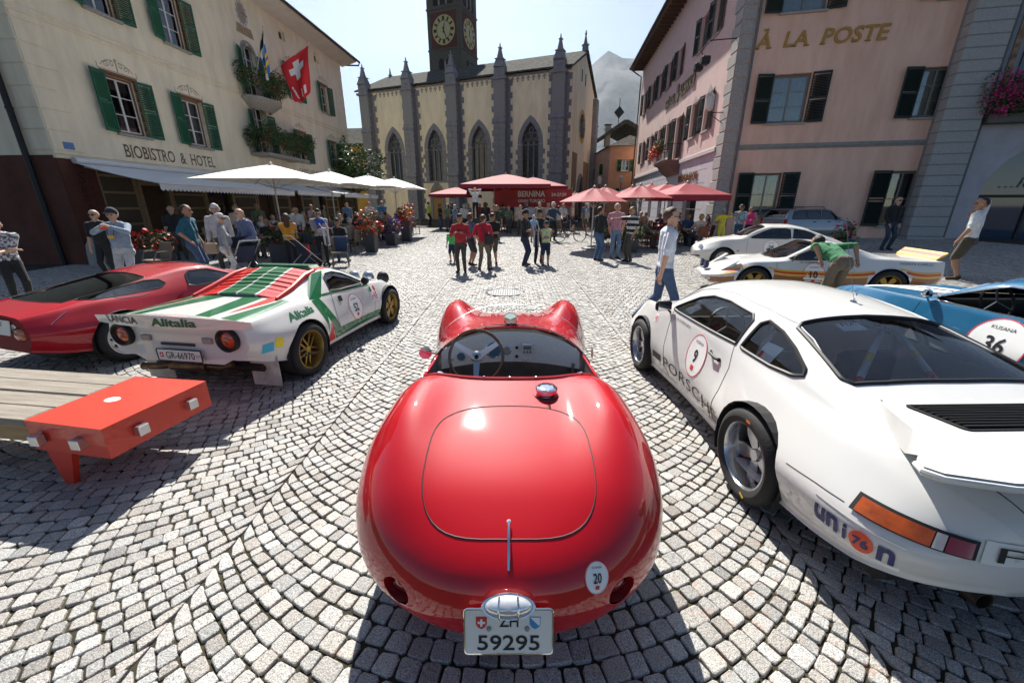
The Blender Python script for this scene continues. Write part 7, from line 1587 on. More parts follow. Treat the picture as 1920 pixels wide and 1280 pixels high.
def round_coupe():
    m=carpaint('cream_white_paint',(.64,.63,.58)); root=empty('small_coupe',(8.45,11.75,zg(8.4,11.7)),R(74),'cream white rounded small coupe with start number 28, parked behind the striped rally coupe','car')
    C=curvefn(zb=[(-.8,.42),(-.4,.3),(0,.24),(2.25,.22),(2.8,.26),(3.0,.36)],
     wb=[(-.8,.5),(-.4,.68),(0,.73),(2.25,.73),(2.7,.6),(2.95,.4),(3.0,.25)],
     zm=[(-.8,.6),(0,.55),(2.25,.54),(3.0,.5)],
     wm=[(-.8,.56),(-.4,.73),(0,.785),(.6,.76),(1.6,.76),(2.25,.785),(2.7,.67),(2.95,.44),(3.0,.28)],
     zs=[(-.8,.76),(-.4,.83),(0,.87),(.8,.87),(1.6,.86),(2.25,.84),(2.7,.72),(2.95,.60),(3.0,.55)],
     ws=[(-.8,.48),(-.4,.60),(0,.66),(.8,.68),(1.6,.67),(2.25,.58),(2.7,.44),(3.0,.18)],
     zr=[(-.8,.78),(-.4,.92),(0,1.06),(.3,1.15),(.7,1.20),(1.1,1.20),(1.4,1.12),(1.75,.94),(1.95,.88),(2.25,.83),(2.7,.73),(3.0,.56)],
     wr=[(-.8,.38),(-.4,.46),(0,.48),(.7,.50),(1.1,.50),(1.4,.52),(1.75,.56),(2.25,.42),(3.0,.12)],
     zt=[(-.8,.80),(-.4,.97),(0,1.12),(.3,1.21),(.7,1.27),(1.1,1.27),(1.35,1.20),(1.75,.98),(1.95,.92),(2.25,.87),(2.7,.76),(3.0,.57)])
    ys=[-.8,-.795,-.78]+[round(-.74+.06*i,3) for i in range(62)]+[2.95,2.98,3.0]; ys=sorted(set(y for y in ys if y<=3.0))
    B=Body(std_section(C),ys,5); bvh=B.bvh
    wind=B.cut('top',[(-.46,1.25),(.46,1.25),(.56,1.68),(.4,1.83),(0,1.88),(-.4,1.83),(-.56,1.68)],lambda c,n:n.z>.1 and c.z>.84)
    door=B.cut('side',[(.62,.91),(.64,1.13),(.75,1.165),(1.1,1.155),(1.3,1.08),(1.62,.92),(1.55,.895),(.7,.895)],lambda c,n:abs(n.x)>.1 and c.z>.86)
    quar=B.cut('side',[(-.05,.95),(.1,1.05),(.3,1.12),(.55,1.155),(.57,.91),(.1,.905)],lambda c,n:abs(n.x)>.1 and c.z>.86)
    rear=B.cut('top',[(-.42,.15),(.42,.15),(.42,-.5),(-.42,-.5)],lambda c,n:n.z>.2 and c.z>.85)
    for y in (0,2.25): B.cut('side',arch(y,.31,.335,.1),lambda c,n:abs(c.x)>.35 and c.z<.7 and abs(n.z)<.97)
    B.skin('body',[m],root)
    for vf,nm in ((wind,'windscreen'),(door,'door_window'),(quar,'quarter_window'),(rear,'rear_window')): panes(root,vf,GLASSD,nm,r=.009)
    wells(root,[(-.74,-.4,0,.31,.337),(.74,.4,0,.31,.337),(-.74,-.4,2.25,.31,.337),(.74,.4,2.25,.31,.337)])
    for s in (-1,1):
        for y in (0,2.25): wheel(root,s*.66,y,.305,.2,.16,mat('steel_wheel',(.35,.35,.36),.4,.6),'disc',side=s)
        L=(0,s,0); roundel(root,bvh,'28',(s*.8,1.08,.66),L,(0,0,1),(-s,0,0),.19,.19)
        hit=bvh.ray_cast(Vector((s*.42,5,.62)),Vector((0,-1,0)))[0]; h=MB(); h.lathe([(.085,-.03),(.085,.02),(.07,.04),(0,.05)],20,tuple(hit),(s*.25,1,.1)); h.build('headlamp',mat('lamp_glass_clear',(.7,.72,.74),.08,coat=1),root,smooth=True)
        decal(root,'amber_indicator',bvh,rrect(.06,.025,.006),(s*.8,2.0-.1,.55),L,(0,0,1),(-s,0,0),mat('amber_lens',(.5,.10,.006)),.006)
        seam(root,bvh,[(1.66,.86),(1.68,.6),(1.62,.3)],'side',.003,mat('white_car_gap_shade',(.05,.05,.05)),'door_gap_shade',side=s)  # door gap is a dark tube, its shade in the colour
    b=MB(); b.tube([(-.55,2.85,.36),(-.3,3.03,.36),(.3,3.03,.36),(.55,2.85,.36)],.022,8); b.build('front_bumper',BLACK,root,smooth=True)
    q=MB(); q.lathe([(0,.04),(.04,.03),(.05,0),(.04,-.01)],14,(.74,1.62,.94),(0,1,0)); mo=q.build('door_mirror',CHROME,root,smooth=True); q=MB(); q.tube([(.73,1.63,.92),(.68,1.64,.87)],.008,5); q.build('stalk',CHROME,mo)
    b=MB(); b.bbox(-.6,.6,-.5,2.7,.22,.34,.05); b.build('underbody',DARK,root); cabin(root,.52,.1,1.6,.25,.8,((-.28,),(.28,)),None,(-.28,1.4,.85),.8)
round_coupe()
def estate():
    m=mat('silver_metallic',(.30,.32,.35),.3,.6,coat=1); root=empty('estate_car',(13.1,19.6,zg(13.1,19.6)),R(-76),'silver estate car with roof rails parked along the pink wall','car')
    C=curvefn(zb=[(-.95,.35),(0,.22),(2.6,.2),(3.4,.3)],wb=[(-.95,.70),(0,.80),(2.6,.80),(3.2,.70),(3.4,.5)],zm=[(-.95,.6),(3.4,.5)],
     wm=[(-.95,.76),(-.6,.82),(0,.84),(2.6,.84),(3.1,.76),(3.4,.55)],zs=[(-.95,.93),(0,.94),(1.5,.92),(2.3,.90),(2.8,.84),(3.4,.62)],ws=[(-.95,.72),(0,.76),(2.3,.76),(2.8,.68),(3.4,.4)],
     zr=[(-.95,1.0),(-.85,1.2),(-.6,1.38),(-.3,1.41),(1.2,1.42),(1.6,1.36),(2.0,1.12),(2.35,.94),(2.8,.84),(3.4,.63)],wr=[(-.95,.62),(-.6,.58),(1.2,.57),(1.6,.58),(2.35,.62),(3.4,.3)],
     zt=[(-.95,1.02),(-.85,1.23),(-.6,1.43),(-.3,1.455),(1.2,1.465),(1.6,1.41),(2.0,1.17),(2.35,.97),(2.8,.88),(3.4,.65)])
    ys=[-.95,-.93,-.9]+[round(-.85+.08*i,3) for i in range(54)]; ys=[y for y in ys if y<=3.4]
    B=Body(std_section(C),ys,4); bvh=B.bvh; sd=lambda c,n:abs(n.x)>.1 and c.z>.93
    cut=[(B.cut('side',[(-.70,1.0),(-.55,1.33),(-.1,1.36),(.10,1.36),(.12,.985),(-.6,.985)],sd),'side_window'),(B.cut('side',[(.17,.985),(.15,1.36),(.93,1.365),(.95,.975)],sd),'side_window'),(B.cut('side',[(1.02,.975),(1.0,1.365),(1.25,1.355),(1.55,1.29),(1.98,1.02),(1.95,.975)],sd),'side_window'),
      (B.cut('top',[(-.52,1.64),(.52,1.64),(.60,2.2),(0,2.32),(-.60,2.2)],lambda c,n:n.z>.1 and c.z>.9),'windscreen'),(B.cut('end',[(-.55,1.05),(.55,1.05),(.48,1.36),(-.48,1.36)],lambda c,n:n.y<-.1 and c.y<-.4),'rear_window')]
    for y in (0,2.6): B.cut('side',arch(y,.31,.33,.1),lambda c,n:abs(c.x)>.4 and c.z<.7 and abs(n.z)<.97)
    B.skin('body',[m],root)
    for vf,nm in cut: panes(root,vf,GLASSD,nm,r=.012)
    wells(root,[(-.8,-.4,0,.31,.332),(.8,.4,0,.31,.332),(-.8,-.4,2.6,.31,.332),(.8,.4,2.6,.31,.332)])
    for s in (-1,1):
        for y in (0,2.6): wheel(root,s*.72,y,.30,.2,.19,ALU,'five',side=s)
        b=MB(); b.tube([(s*.52,-.45,1.42),(s*.52,-.4,1.50),(s*.53,1.15,1.51),(s*.53,1.25,1.44)],.018,6); b.build('roof_rail',BLACK,root,smooth=True)
        for y in (.55,1.40):
            hit=bvh.ray_cast(Vector((s*2,y,.86)),Vector((-s,0,0)))[0]; b=MB(); b.bbox(hit.x-.012,hit.x+.012,y-.09,y+.09,.845,.885,.008); b.build('door_handle',BLACK,root)
        hit=bvh.ray_cast(Vector((s*2,1.9,.97)),Vector((-s,0,0)))[0]; q=MB(); q.bbox(hit.x+(-.02 if s>0 else -.16),hit.x+(.16 if s>0 else .02),1.87,1.97,.96,1.07,.02); q.build('door_mirror',m,root)
        b=MB(); b.bbox(s*.66-.08,s*.66+.08,-.965,-.90,.68,.98,.01); b.build('tail_lamp',mat('red_lens',(.45,.01,.012)),root)
    b=MB(); b.bbox(-.8,.8,-1.02,-.85,.38,.58,.04); b.build('rear_bumper',m,root)
    b=MB(); b.bbox(-.7,.7,-.7,3.0,.2,.34,.05); b.build('underbody',DARK,root); cabin(root,.6,-.7,2.1,.3,.88,((-.36,),(.36,)),None,(-.36,1.85,.95),1.1)
estate()
def blue_car():
    m=carpaint('mid_blue_paint',(.006,.105,.22)); root=empty('sports_car',(5.49,3.05,0),R(0),'blue sports car with twin white bonnet stripes, open door window and start number 36','car')
    C=curvefn(zb=[(-.8,.35),(0,.24),(2.4,.22),(3.3,.28)],wb=[(-.8,.55),(0,.74),(2.4,.74),(3.0,.62),(3.3,.4)],zm=[(-.8,.55),(2.4,.55),(3.3,.5)],
     wm=[(-.8,.62),(0,.80),(1.2,.79),(2.4,.80),(3.0,.66),(3.3,.42)],zs=[(-.8,.74),(0,.84),(1.2,.85),(2.4,.83),(3.0,.71),(3.3,.58)],ws=[(-.8,.5),(0,.70),(1.2,.72),(2.4,.62),(3.0,.48),(3.3,.25)],
     zr=[(-.8,.76),(-.4,.9),(0,1.04),(.35,1.13),(.8,1.15),(1.0,1.12),(1.3,.98),(1.55,.88),(1.75,.84),(2.4,.80),(3.0,.70),(3.3,.59)],wr=[(-.8,.4),(0,.50),(.8,.50),(1.3,.56),(1.75,.50),(2.4,.42),(3.3,.16)],
     zt=[(-.8,.78),(-.4,.95),(0,1.10),(.35,1.19),(.8,1.21),(1.0,1.18),(1.3,1.02),(1.55,.92),(1.75,.88),(2.4,.83),(3.0,.725),(3.3,.60)])
    ys=[-.8,-.79]+[round(-.75+.06*i,3) for i in range(68)]+[3.3]; ys=[y for y in ys if y<=3.3]
    B=Body(std_section(C),ys,5); bvh=B.bvh; sd=lambda c,n:abs(n.x)>.1 and c.z>.84
    door=B.cut('side',[(-.05,.90),(.0,1.06),(.2,1.11),(.85,1.115),(1.0,1.06),(1.42,.89),(1.3,.872),(.1,.872)],sd)
    wind=B.cut('top',[(-.47,.98),(.47,.98),(.56,1.45),(.4,1.56),(0,1.60),(-.4,1.56),(-.56,1.45)],lambda c,n:n.z>.1 and c.z>.84)
    for y in (0,2.4): B.cut('side',arch(y,.31,.335,.1),lambda c,n:abs(c.x)>.4 and c.z<.7 and abs(n.z)<.97)
    B.skin('body',[m],root); panes(root,wind,GLASSD,'windscreen',CHROME,.012)
    b=MB(); rim=[bvh.ray_cast(Vector((s*2,y,z)),Vector((-s,0,0)))[0] for s in (-1,) for y,z in ((-.05,.90),(.0,1.06),(.2,1.11),(.85,1.115),(1.0,1.06),(1.42,.89),(1.3,.872),(.1,.872))]; b.tube(rim,.011,6,closed=True); b.build('window_surround',CHROME,root,smooth=True)
    wells(root,[(-.76,-.4,0,.31,.337),(.76,.4,0,.31,.337),(-.76,-.4,2.4,.31,.337),(.76,.4,2.4,.31,.337)])
    for s in (-1,1):
        for y in (0,2.4): wheel(root,s*.67,y,.305,.2,.17,ALU,'star',side=s)
    for x in (-.17,.17): decal(root,'bonnet_stripe',bvh,[(x-.12,1.64),(x+.12,1.64),(x+.11,3.2),(x-.11,3.2)],(0,0,1.3),(1,0,0),(0,1,0),(0,0,-1),WHITEP,.0035)
    roundel(root,bvh,'36',(-.8,.62,.60),(0,-1,0),(0,0,1),(1,0,0),.255,.25)
    seam(root,bvh,[(1.50,.86),(1.52,.6),(1.48,.3)],'side',.003,BLACK,'door_gap_shade')  # black tube in place of a shaded door gap
    q=MB(); q.lathe([(0,.03),(.045,.025),(.055,0),(.045,-.03),(0,-.045)],18,(-.76,1.42,.93),(0,-1,0)); mo=q.build('door_mirror',CHROME,root,smooth=True); q=MB(); q.tube([(-.75,1.43,.90),(-.70,1.45,.855)],.01,6); q.build('stalk',CHROME,mo,smooth=True)
    b=MB(); b.bbox(-.62,.62,-.6,3.0,.22,.34,.05); b.build('underbody',DARK,root)
    cabin(root,.58,-.3,1.45,.25,.80,((-.30,),(.30,)),None,(-.30,1.12,.90),.4)
    b=MB(); b.bbox(-.58,.58,1.30,1.45,.70,.88,.03); b.build('dashboard',BLACK,root)
    b=MB(); b.lathe([(0,.05),(.03,.045),(.045,.02),(.045,-.02),(0,-.04)],16,(.0,1.10,1.08),(0,-1,0)); b.build('interior_mirror',BLACK,root,smooth=True)
blue_car()
# ---------------------------------------------------------------- bench with red steel end
def bench():
    root=empty('plank_bench',(-2.63,2.23,0),R(-8),'low weathered plank bench with an orange-red steel end block and steel nuts','bench'); RS=mat('orange_red_steel',(.56,.035,.014),.45,coat=.4,var=.06,scale=3); WD=mat('weathered_planks',(.37,.33,.275),.8,col2=(.19,.16,.125),var=.2,scale=4,bump=.5,bscale=12,stretch=(.6,9,9))
    # root at the front right corner; x to the left is negative
    b=MB(); zt=.52
    def quad(p,z): return [(x,y,z) for x,y in p]
    plan=[(0,0),(0.02,.76),(-.64,.76),(-.64,.03)]
    b.add(quad(plan,zt)+quad(plan,zt-.22),[(0,1,2,3),(7,6,5,4),(4,5,1,0),(5,6,2,1),(6,7,3,2),(7,4,0,3)]); b.build('steel_end',RS,root)
    b=MB(); b.add([(-.62,.06,zt-.221),(-.40,.06,zt-.221),(-.50,.06,0),(-.57,.06,0),(-.62,.10,zt-.221),(-.40,.10,zt-.221),(-.50,.10,0),(-.57,.10,0)],[(0,1,2,3),(7,6,5,4),(0,3,7,4),(1,5,6,2)]); b.build('steel_foot',RS,root)
    for x,y,n in ((-.52,.0,(0,-1,0)),(-.20,.0,(0,-1,0)),(.008,.20,(1,0,0)),(.014,.58,(1,0,0))):
        b=MB(); b.bbox(-.036,.036,-.036,.036,0,.05,.004); N=Vector(n); X,Y,Z=frame(N,(0,0,1)); M=Matrix((X,Y,Z)).transposed(); o=b.build('steel_nut',ALU,root); o.matrix_local=Matrix.Translation((x,y+(.012 if n[1] else 0),zt-.115))@M.to_4x4()
    b=MB(); b.lathe([(0,.0015),(.05,.0015),(.05,0)],28,(-.34,.46,zt+.001)); st=b.build('round_sticker',WHITEP,root); st.scale=(1.1,.8,1)
    flat_text(root,'KUSANA',(-.375,.455,zt+.004),(1,0,0),(0,1,0),.07,.016,REDP,'sticker_lettering')
    for i in range(4):
        y0=.03+.19*i; y1=y0+.178; L=2.6+.25*(i%2)
        b=MB(); b.bbox(-.655-L,-.655,y0,y1,zt-.055-.004*(i%3),zt-.006*(i%2),.006); b.build('plank',WD,root)
    for y in (.12,.68): b=MB(); b.bbox(-3.3,-.66,y-.05,y+.05,zt-.20,zt-.066,.006); b.build('bearer',mat('raw_timber',(.36,.24,.12),.8,var=.2,scale=5,bump=.3,stretch=(.6,8,8)),root)
    for x in (-2.2,): b=MB(); b.bbox(x-.06,x+.06,.08,.74,0,zt-.203,.008); b.build('timber_leg',mat('raw_timber',(.36,.24,.12)),root)
bench()
# ---------------------------------------------------------------- parasols
POLE=mat('pale_pole',(.45,.42,.38),.5)
def parasol(x,y,apex,half,edge,m,label,group,n=4,val=0,rot=0,pole_m=None):
    z0=zg(x,y); root=empty('parasol',(x,y,z0),R(rot),label,'parasol',group); k=n*6; N=9; V=[];F=[]
    a0=math.pi/4 if n==4 else 0
    def pt(t,i):
        a=a0+2*math.pi*i/k; s=(i%6)/6; i0=i//6; A=a0+2*math.pi*i0/n; B=a0+2*math.pi*(i0+1)/n; r=half*(1.414 if n==4 else 1)
        p=Vector((math.cos(A),math.sin(A)))*(1-s)+Vector((math.cos(B),math.sin(B)))*s; sag=.045*math.sin(math.pi*s)*math.sin(math.pi*min(1,t))
        return (p.x*r*t,p.y*r*t,apex-(apex-edge)*(t**1.12)-sag)
    for j in range(N+1):
        for i in range(k): V.append(pt(j/N,i))
    for j in range(N):
        for i in range(k): F.append((j*k+i,j*k+(i+1)%k,(j+1)*k+(i+1)%k,(j+1)*k+i))
    if val:
        b0=len(V)
        for i in range(k): p=pt(1,i); V.append((p[0]*1.002,p[1]*1.002,p[2]-val))
        for i in range(k): F.append((N*k+i,N*k+(i+1)%k,b0+(i+1)%k,b0+i))
    b=MB(); b.add(V,F); b.build('canopy',m,root,smooth=True)
    b=MB(); b.tube([(0,0,.05),(0,0,apex+.02)],.028,8); b.lathe([(.05,apex-.01),(.06,apex+.04),(.03,apex+.08),(.0,apex+.1)],12); b.build('pole',pole_m or POLE,root,smooth=True)
    for i in range(n):
        p=pt(1,i*6); b=MB(); b.tube([(0,0,apex-.06),(p[0]*.5,p[1]*.5,apex-.06+(p[2]-apex)*.5),(p[0]*.97,p[1]*.97,p[2]-.02)],.012,5); b.tube([(0,0,apex-(apex-edge)-.25),(p[0]*.5,p[1]*.5,apex-.07+(p[2]-apex)*.5)],.010,5); b.build('rib',pole_m or POLE,root)
    b=MB(); b.bbox(-.32,.32,-.32,.32,0,.07,.01); b.build('base',STEELG,root)
    return root
WC=mat('white_canopy',(.76,.75,.72),.75,bump=.05,bscale=150); MC=mat('crimson_canopy',(.24,.014,.028),.75,bump=.05,bscale=150); MCL=mat('faded_crimson_canopy',(.28,.022,.034),.75,bump=.05,bscale=150)
gw='white cafe parasols in front of the hotel'; gr='crimson cafe parasols'
for i,(x,y) in enumerate(((-8.35,15.0),(-7.75,18.3),(-7.1,21.2),(-6.6,24.0))): parasol(x,y,3.12,1.72 if i==0 else 1.5,2.58,WC,('large white square parasol over the tables beside the hotel awning','white parasol second from the hotel corner over the cafe tables','white parasol third from the hotel corner','white parasol nearest the church in the hotel row')[i],gw)
parasol(-.4,28.6,3.6,2.75,2.86,MC,'wide crimson parasol over the bar, its valance above the banner',gr,val=.25); parasol(1.6,32.5,3.6,2.3,2.9,MC,'crimson parasol half hidden behind the wide one over the bar',gr,val=.30); parasol(-4.0,30.6,2.85,1.7,2.35,MC,'small dark crimson parasol by the church side door',gr,val=.18); parasol(4.6,31.0,2.5,1.3,2.05,MC,'low dark crimson parasol before the last church window',gr)
for x,y,ap,hf,lb,n,v in ((3.35,17.3,2.45,1.45,'octagonal crimson parasol behind the three chatting men',8,0),(4.3,19.6,2.55,1.4,'octagonal crimson parasol tucked behind the first of its row',8,0),(5.7,18.9,2.6,1.45,'octagonal crimson parasol beside the square one',8,0),(6.1,21.6,2.62,1.3,'octagonal crimson parasol deep in the terrace row',8,0),(8.05,19.6,2.68,1.35,'square crimson parasol with deep valance at the granite corner',4,.24),(8.3,22.9,2.75,1.3,'square crimson parasol under the pink hotel balcony',4,.2),(8.5,26.0,2.85,1.3,'square crimson parasol farthest along the pink hotel',4,.2)): parasol(x,y,ap,hf,ap-.55,MCL,lb,gr,n,v,8)
# ---------------------------------------------------------------- chairs, tables
WICK=mat('taupe_wicker',(.17,.13,.095),.75,var=.3,scale=40,bump=.5,bscale=90); TAB=mat('table_top_pale',(.42,.38,.32),.5)
def chair_proto(m,name='cafe_chair'):
    r=empty(name,(0,0,0),0,'x','chair'); b=MB(); b.bbox(-.23,.23,-.22,.24,.42,.46,.012); b.build('seat',m,r); b=MB(); b.add([(-.23,-.22,.46),(.23,-.22,.46),(.23,-.30,.88),(-.23,-.30,.88),(-.23,-.245,.46),(.23,-.245,.46),(.23,-.325,.88),(-.23,-.325,.88)],[(3,2,1,0),(4,5,6,7),(0,1,5,4),(1,2,6,5),(2,3,7,6),(3,0,4,7)]); b.build('backrest',m,r)
    for sx in (-1,1):
        for y in (-.2,.21): b=MB(); b.tube([(sx*.21,y,.42),(sx*.225,y*1.1,0)],.017,6); b.build('leg',m,r)
        b=MB(); b.tube([(sx*.24,-.27,.66),(sx*.26,.1,.66),(sx*.235,.2,.45)],.018,6); b.build('armrest',m,r)
    return r
def table_proto():
    r=empty('cafe_table',(0,0,0),0,'x','table'); b=MB(); b.bbox(-.38,.38,-.38,.38,.70,.735,.01); b.build('table_top',TAB,r); b=MB(); b.tube([(0,0,.03),(0,0,.70)],.035,8); b.build('pedestal',STEELG,r); b=MB(); b.lathe([(.0,.05),(.08,.045),(.26,.015),(.27,0)],20); b.build('foot',STEELG,r); return r
cp=chair_proto(WICK); tp=table_proto(); cpr=chair_proto(mat('red_brown_wood',(.16,.05,.025),.6,var=.3,scale=10),'terrace_chair'); used={}
def place(proto,x,y,rz,label,group):
    o=proto if not used.get(proto.name) else copy_tree(proto); used[proto.name]=1; o.location=(x,y,zg(x,y)); o.rotation_euler=(0,0,R(rz)); o['label']=label; o['group']=group; return o
TABL=[(-8.9,14.6),(-8.2,17.0),(-6.9,16.2),(-8.8,19.0),(-7.0,19.0),(-8.2,21.2),(-6.6,21.6),(-7.9,24.0),(-6.2,24.4)]; TABR=[(4.6,17.8),(6.2,17.6),(7.9,18.2),(5.4,20.2),(7.6,20.6),(6.8,23.0)]
PHL=['nearest the hotel corner under the largest white parasol','by the hotel wall under the second white parasol','beside the red and orange begonia tub','by the hotel wall behind the second parasol pole','beside the violet petunia tub','by the hotel wall under the third white parasol','beside the scarlet geranium tub','by the hotel wall under the last white parasol','at the church end of the white parasols']
PHR=['behind the three chatting men','behind the red geranium planter','under the square crimson parasol at the granite corner','deep under the octagonal crimson parasols','by the pink hotel restaurant door','farthest along the pink hotel terrace']
for (x,y),ph in zip(TABL,PHL): place(tp,x,y,random.uniform(-8,8),'small square cafe table '+ph,'cafe tables at the hotel')
for (x,y),ph in zip(TABR,PHR): place(tp,x,y,random.uniform(-8,8),'small square cafe table '+ph,'cafe tables at the pink hotel')
SEATL=[];SEATR=[]
for (x,y),ph in zip(TABL,PHL):
    for a in (0,90,180,270):
        if random.random()<.8: r=R(a+random.uniform(-12,12)); px,py=x+.62*math.sin(r),y-.62*math.cos(r); place(cp,px,py,math.degrees(r),'taupe woven armchair at the table '+ph,'woven chairs at the hotel'); SEATL.append((px,py,math.degrees(r),ph))
for (x,y),ph in zip(TABR,PHR):
    for a in (0,90,180,270):
        if random.random()<.75: r=R(a+random.uniform(-12,12)); px,py=x+.62*math.sin(r),y-.62*math.cos(r); place(cpr,px,py,math.degrees(r),'red-brown wooden armchair at the table '+ph,'wooden chairs at the pink hotel'); SEATR.append((px,py,math.degrees(r),ph))
place(cp,-5.35,12.6,200,'taupe woven armchair with a blue jacket over its back at the square','woven chairs at the hotel'); place(cp,-6.05,26.0,100,'taupe woven armchair alone beyond the flower tubs','woven chairs at the hotel'); place(cp,-9.6,10.9,160,'taupe woven armchair behind the teal shirted man','woven chairs at the hotel')
b=MB(); b.bbox(-.22,.22,-.05,.05,-.35,.16,.03); j=b.build('jacket',mat('denim_navy',(.03,.055,.11),.85,var=.2,scale=20),loc=(-5.35,12.82,zg(-5.35,12.8)+.74)); tag(j,'dark blue jacket hung over the back of a woven chair','jacket')
# ---------------------------------------------------------------- flower tubs, hedge troughs
POT=mat('anthracite_planter',(.055,.058,.062),.6)
def tub(x,y,w,h,fm,fw,label,r=.45,nl=420,nf=300,up=.25,lm=(LEAFD,LEAFM,LEAFL),lw=(3,4,2)):
    root=empty('flower_tub',(x,y,zg(x,y)),R(random.uniform(-10,10)),label,'planter','flower tubs on the square'); b=MB(); t=w*.38
    b.add([(-t,-t,0),(t,-t,0),(t,t,0),(-t,t,0),(-w/2,-w/2,h),(w/2,-w/2,h),(w/2,w/2,h),(-w/2,w/2,h),(-w*.43,-w*.43,h-.03),(w*.43,-w*.43,h-.03),(w*.43,w*.43,h-.03),(-w*.43,w*.43,h-.03)],[(3,2,1,0),(0,1,5,4),(1,2,6,5),(2,3,7,6),(3,0,4,7),(4,5,9,8),(5,6,10,9),(6,7,11,10),(7,4,8,11),(8,9,10,11)]); b.build('pot',POT,root)
    lv=[blob(nl//6,(random.uniform(-.2,.2),random.uniform(-.2,.2),h+random.uniform(.0,.45)),(r*.6,r*.6,r*.55)) for _ in range(6)]; fl=[blob(nf//8,(random.uniform(-.26,.26),random.uniform(-.26,.26),h+random.uniform(-.15,.6)),(r*.6,r*.6,r*.5),.8) for _ in range(8)]
    plant_parts(root,np.concatenate(lv),np.concatenate(fl),lm=lm,lw=lw,fm=fm,fw=fw,ls=.11,fs=.085)
tub(-5.65,16.4,.48,.85,(FLR,FLO,FLW),(4,4,1),'tall dark planter of red and orange begonias nearest the parked cars',.5); tub(-5.55,18.9,.5,.55,(FLV,FLO),(5,1),'low planter of violet petunias between the red flower tubs',.55,up=0); tub(-5.35,20.9,.52,1.0,(FLR,FLO),(5,3),'tall dark planter of scarlet geraniums at the end of the tables',.55); tub(-6.0,23.3,.5,.8,(FLO,FLR),(3,3),'dark planter of orange begonias behind the scarlet one',.5)
tub(4.75,16.3,.5,.5,(FLR,FLW),(1,2),'planter with green leaves beside the striped shirt man',.45,fw if False else 420,60) if False else tub(4.75,16.3,.5,.5,(FLR,FLW),(1,2),'leafy green planter beside the striped shirt man',.45,520,40); tub(6.3,16.4,.5,.5,(FLR,),(1,),'planter of red geraniums at the edge of the terrace',.5,420,160); tub(12.6,15.6,.5,.4,(FLP,FLR),(2,2),'planter of pink roses in front of the silver estate car',.5,420,90)
for x,y,l,lb in ((-6.75,13.35,1.0,'dark trough of clipped green shrubs behind the orange top woman'),(-10.6,11.6,1.5,'dark trough of red geraniums at the hotel wall'),(-7.6,13.5,.7,'short dark trough of shrubs beside the first parasol')):
    root=empty('trough',(x,y,zg(x,y)),R(8),lb,'planter'); b=MB(); b.bbox(-l/2,l/2,-.2,.2,0,.62,.01); b.build('pot',POT,root); lv=[blob(150,(random.uniform(-l/2,l/2),0,.8+random.uniform(-.1,.25)),(.3,.25,.3)) for _ in range(6)]; fl=[blob(40 if l>1.2 else 6,(random.uniform(-l/2,l/2),-.05,.85),(.3,.25,.35),.8) for _ in range(6)]; plant_parts(root,np.concatenate(lv),np.concatenate(fl),ls=.11,fs=.09)
# ---------------------------------------------------------------- banner, street lamps, bicycle, pushchair
def banner():
    root=empty('banner',(-1.15,27.6,zg(-1,27.6)),R(-6),'red event banner with white lettering under the crimson parasols','banner'); b=MB(); n=16; b.add([(5.0*i/n,.03*math.sin(i),z) for z in (1.55,2.62) for i in range(n+1)],[(i,i+1,n+2+i,n+1+i) for i in range(n)]); b.build('cloth',mat('banner_scarlet',(.50,.035,.025),.7,col2=(.22,.02,.02),scale=1.2),root)
    PW=mat('banner_cream',(.62,.56,.48),.7); flat_text(root,'BERNINA',(1.55,-.05,2.17),(1,0,0),(0,0,1),1.75,.36,PW,bold=.03); flat_text(root,'GRAN TURISMO',(1.55,-.05,1.83),(1,0,0),(0,0,1),1.75,.2,PW,bold=.02); flat_text(root,'24-27.09',(3.7,-.05,2.2),(1,0,0),(0,0,1),.95,.2,PW,bold=.02)
    for x in (0,5.0): b=MB(); b.tube([(x,.05,0),(x,.05,2.75)],.03,6); b.build('post',STEELG,root)
banner()
def lamp_post(x,y,h,label):
    root=empty('street_lamp',(x,y,zg(x,y)),0,label,'street lamp','lantern posts'); b=MB(); b.tube([(0,0,0),(0,0,.5),(0,0,h)],[.08,.05,.035],10); b.build('post',IRON,root,smooth=True); b=MB(); b.lathe([(.07,h),(.13,h+.05),(.19,h+.5),(.22,h+.52),(.08,h+.68),(.02,h+.75)],6); b.build('lantern',mat('lantern_glass',(.5,.5,.48)),root)
lamp_post(8.05,39.5,3.3,'lantern post before the church gable'); lamp_post(11.6,45.5,3.6,'lantern post before the far pink house')
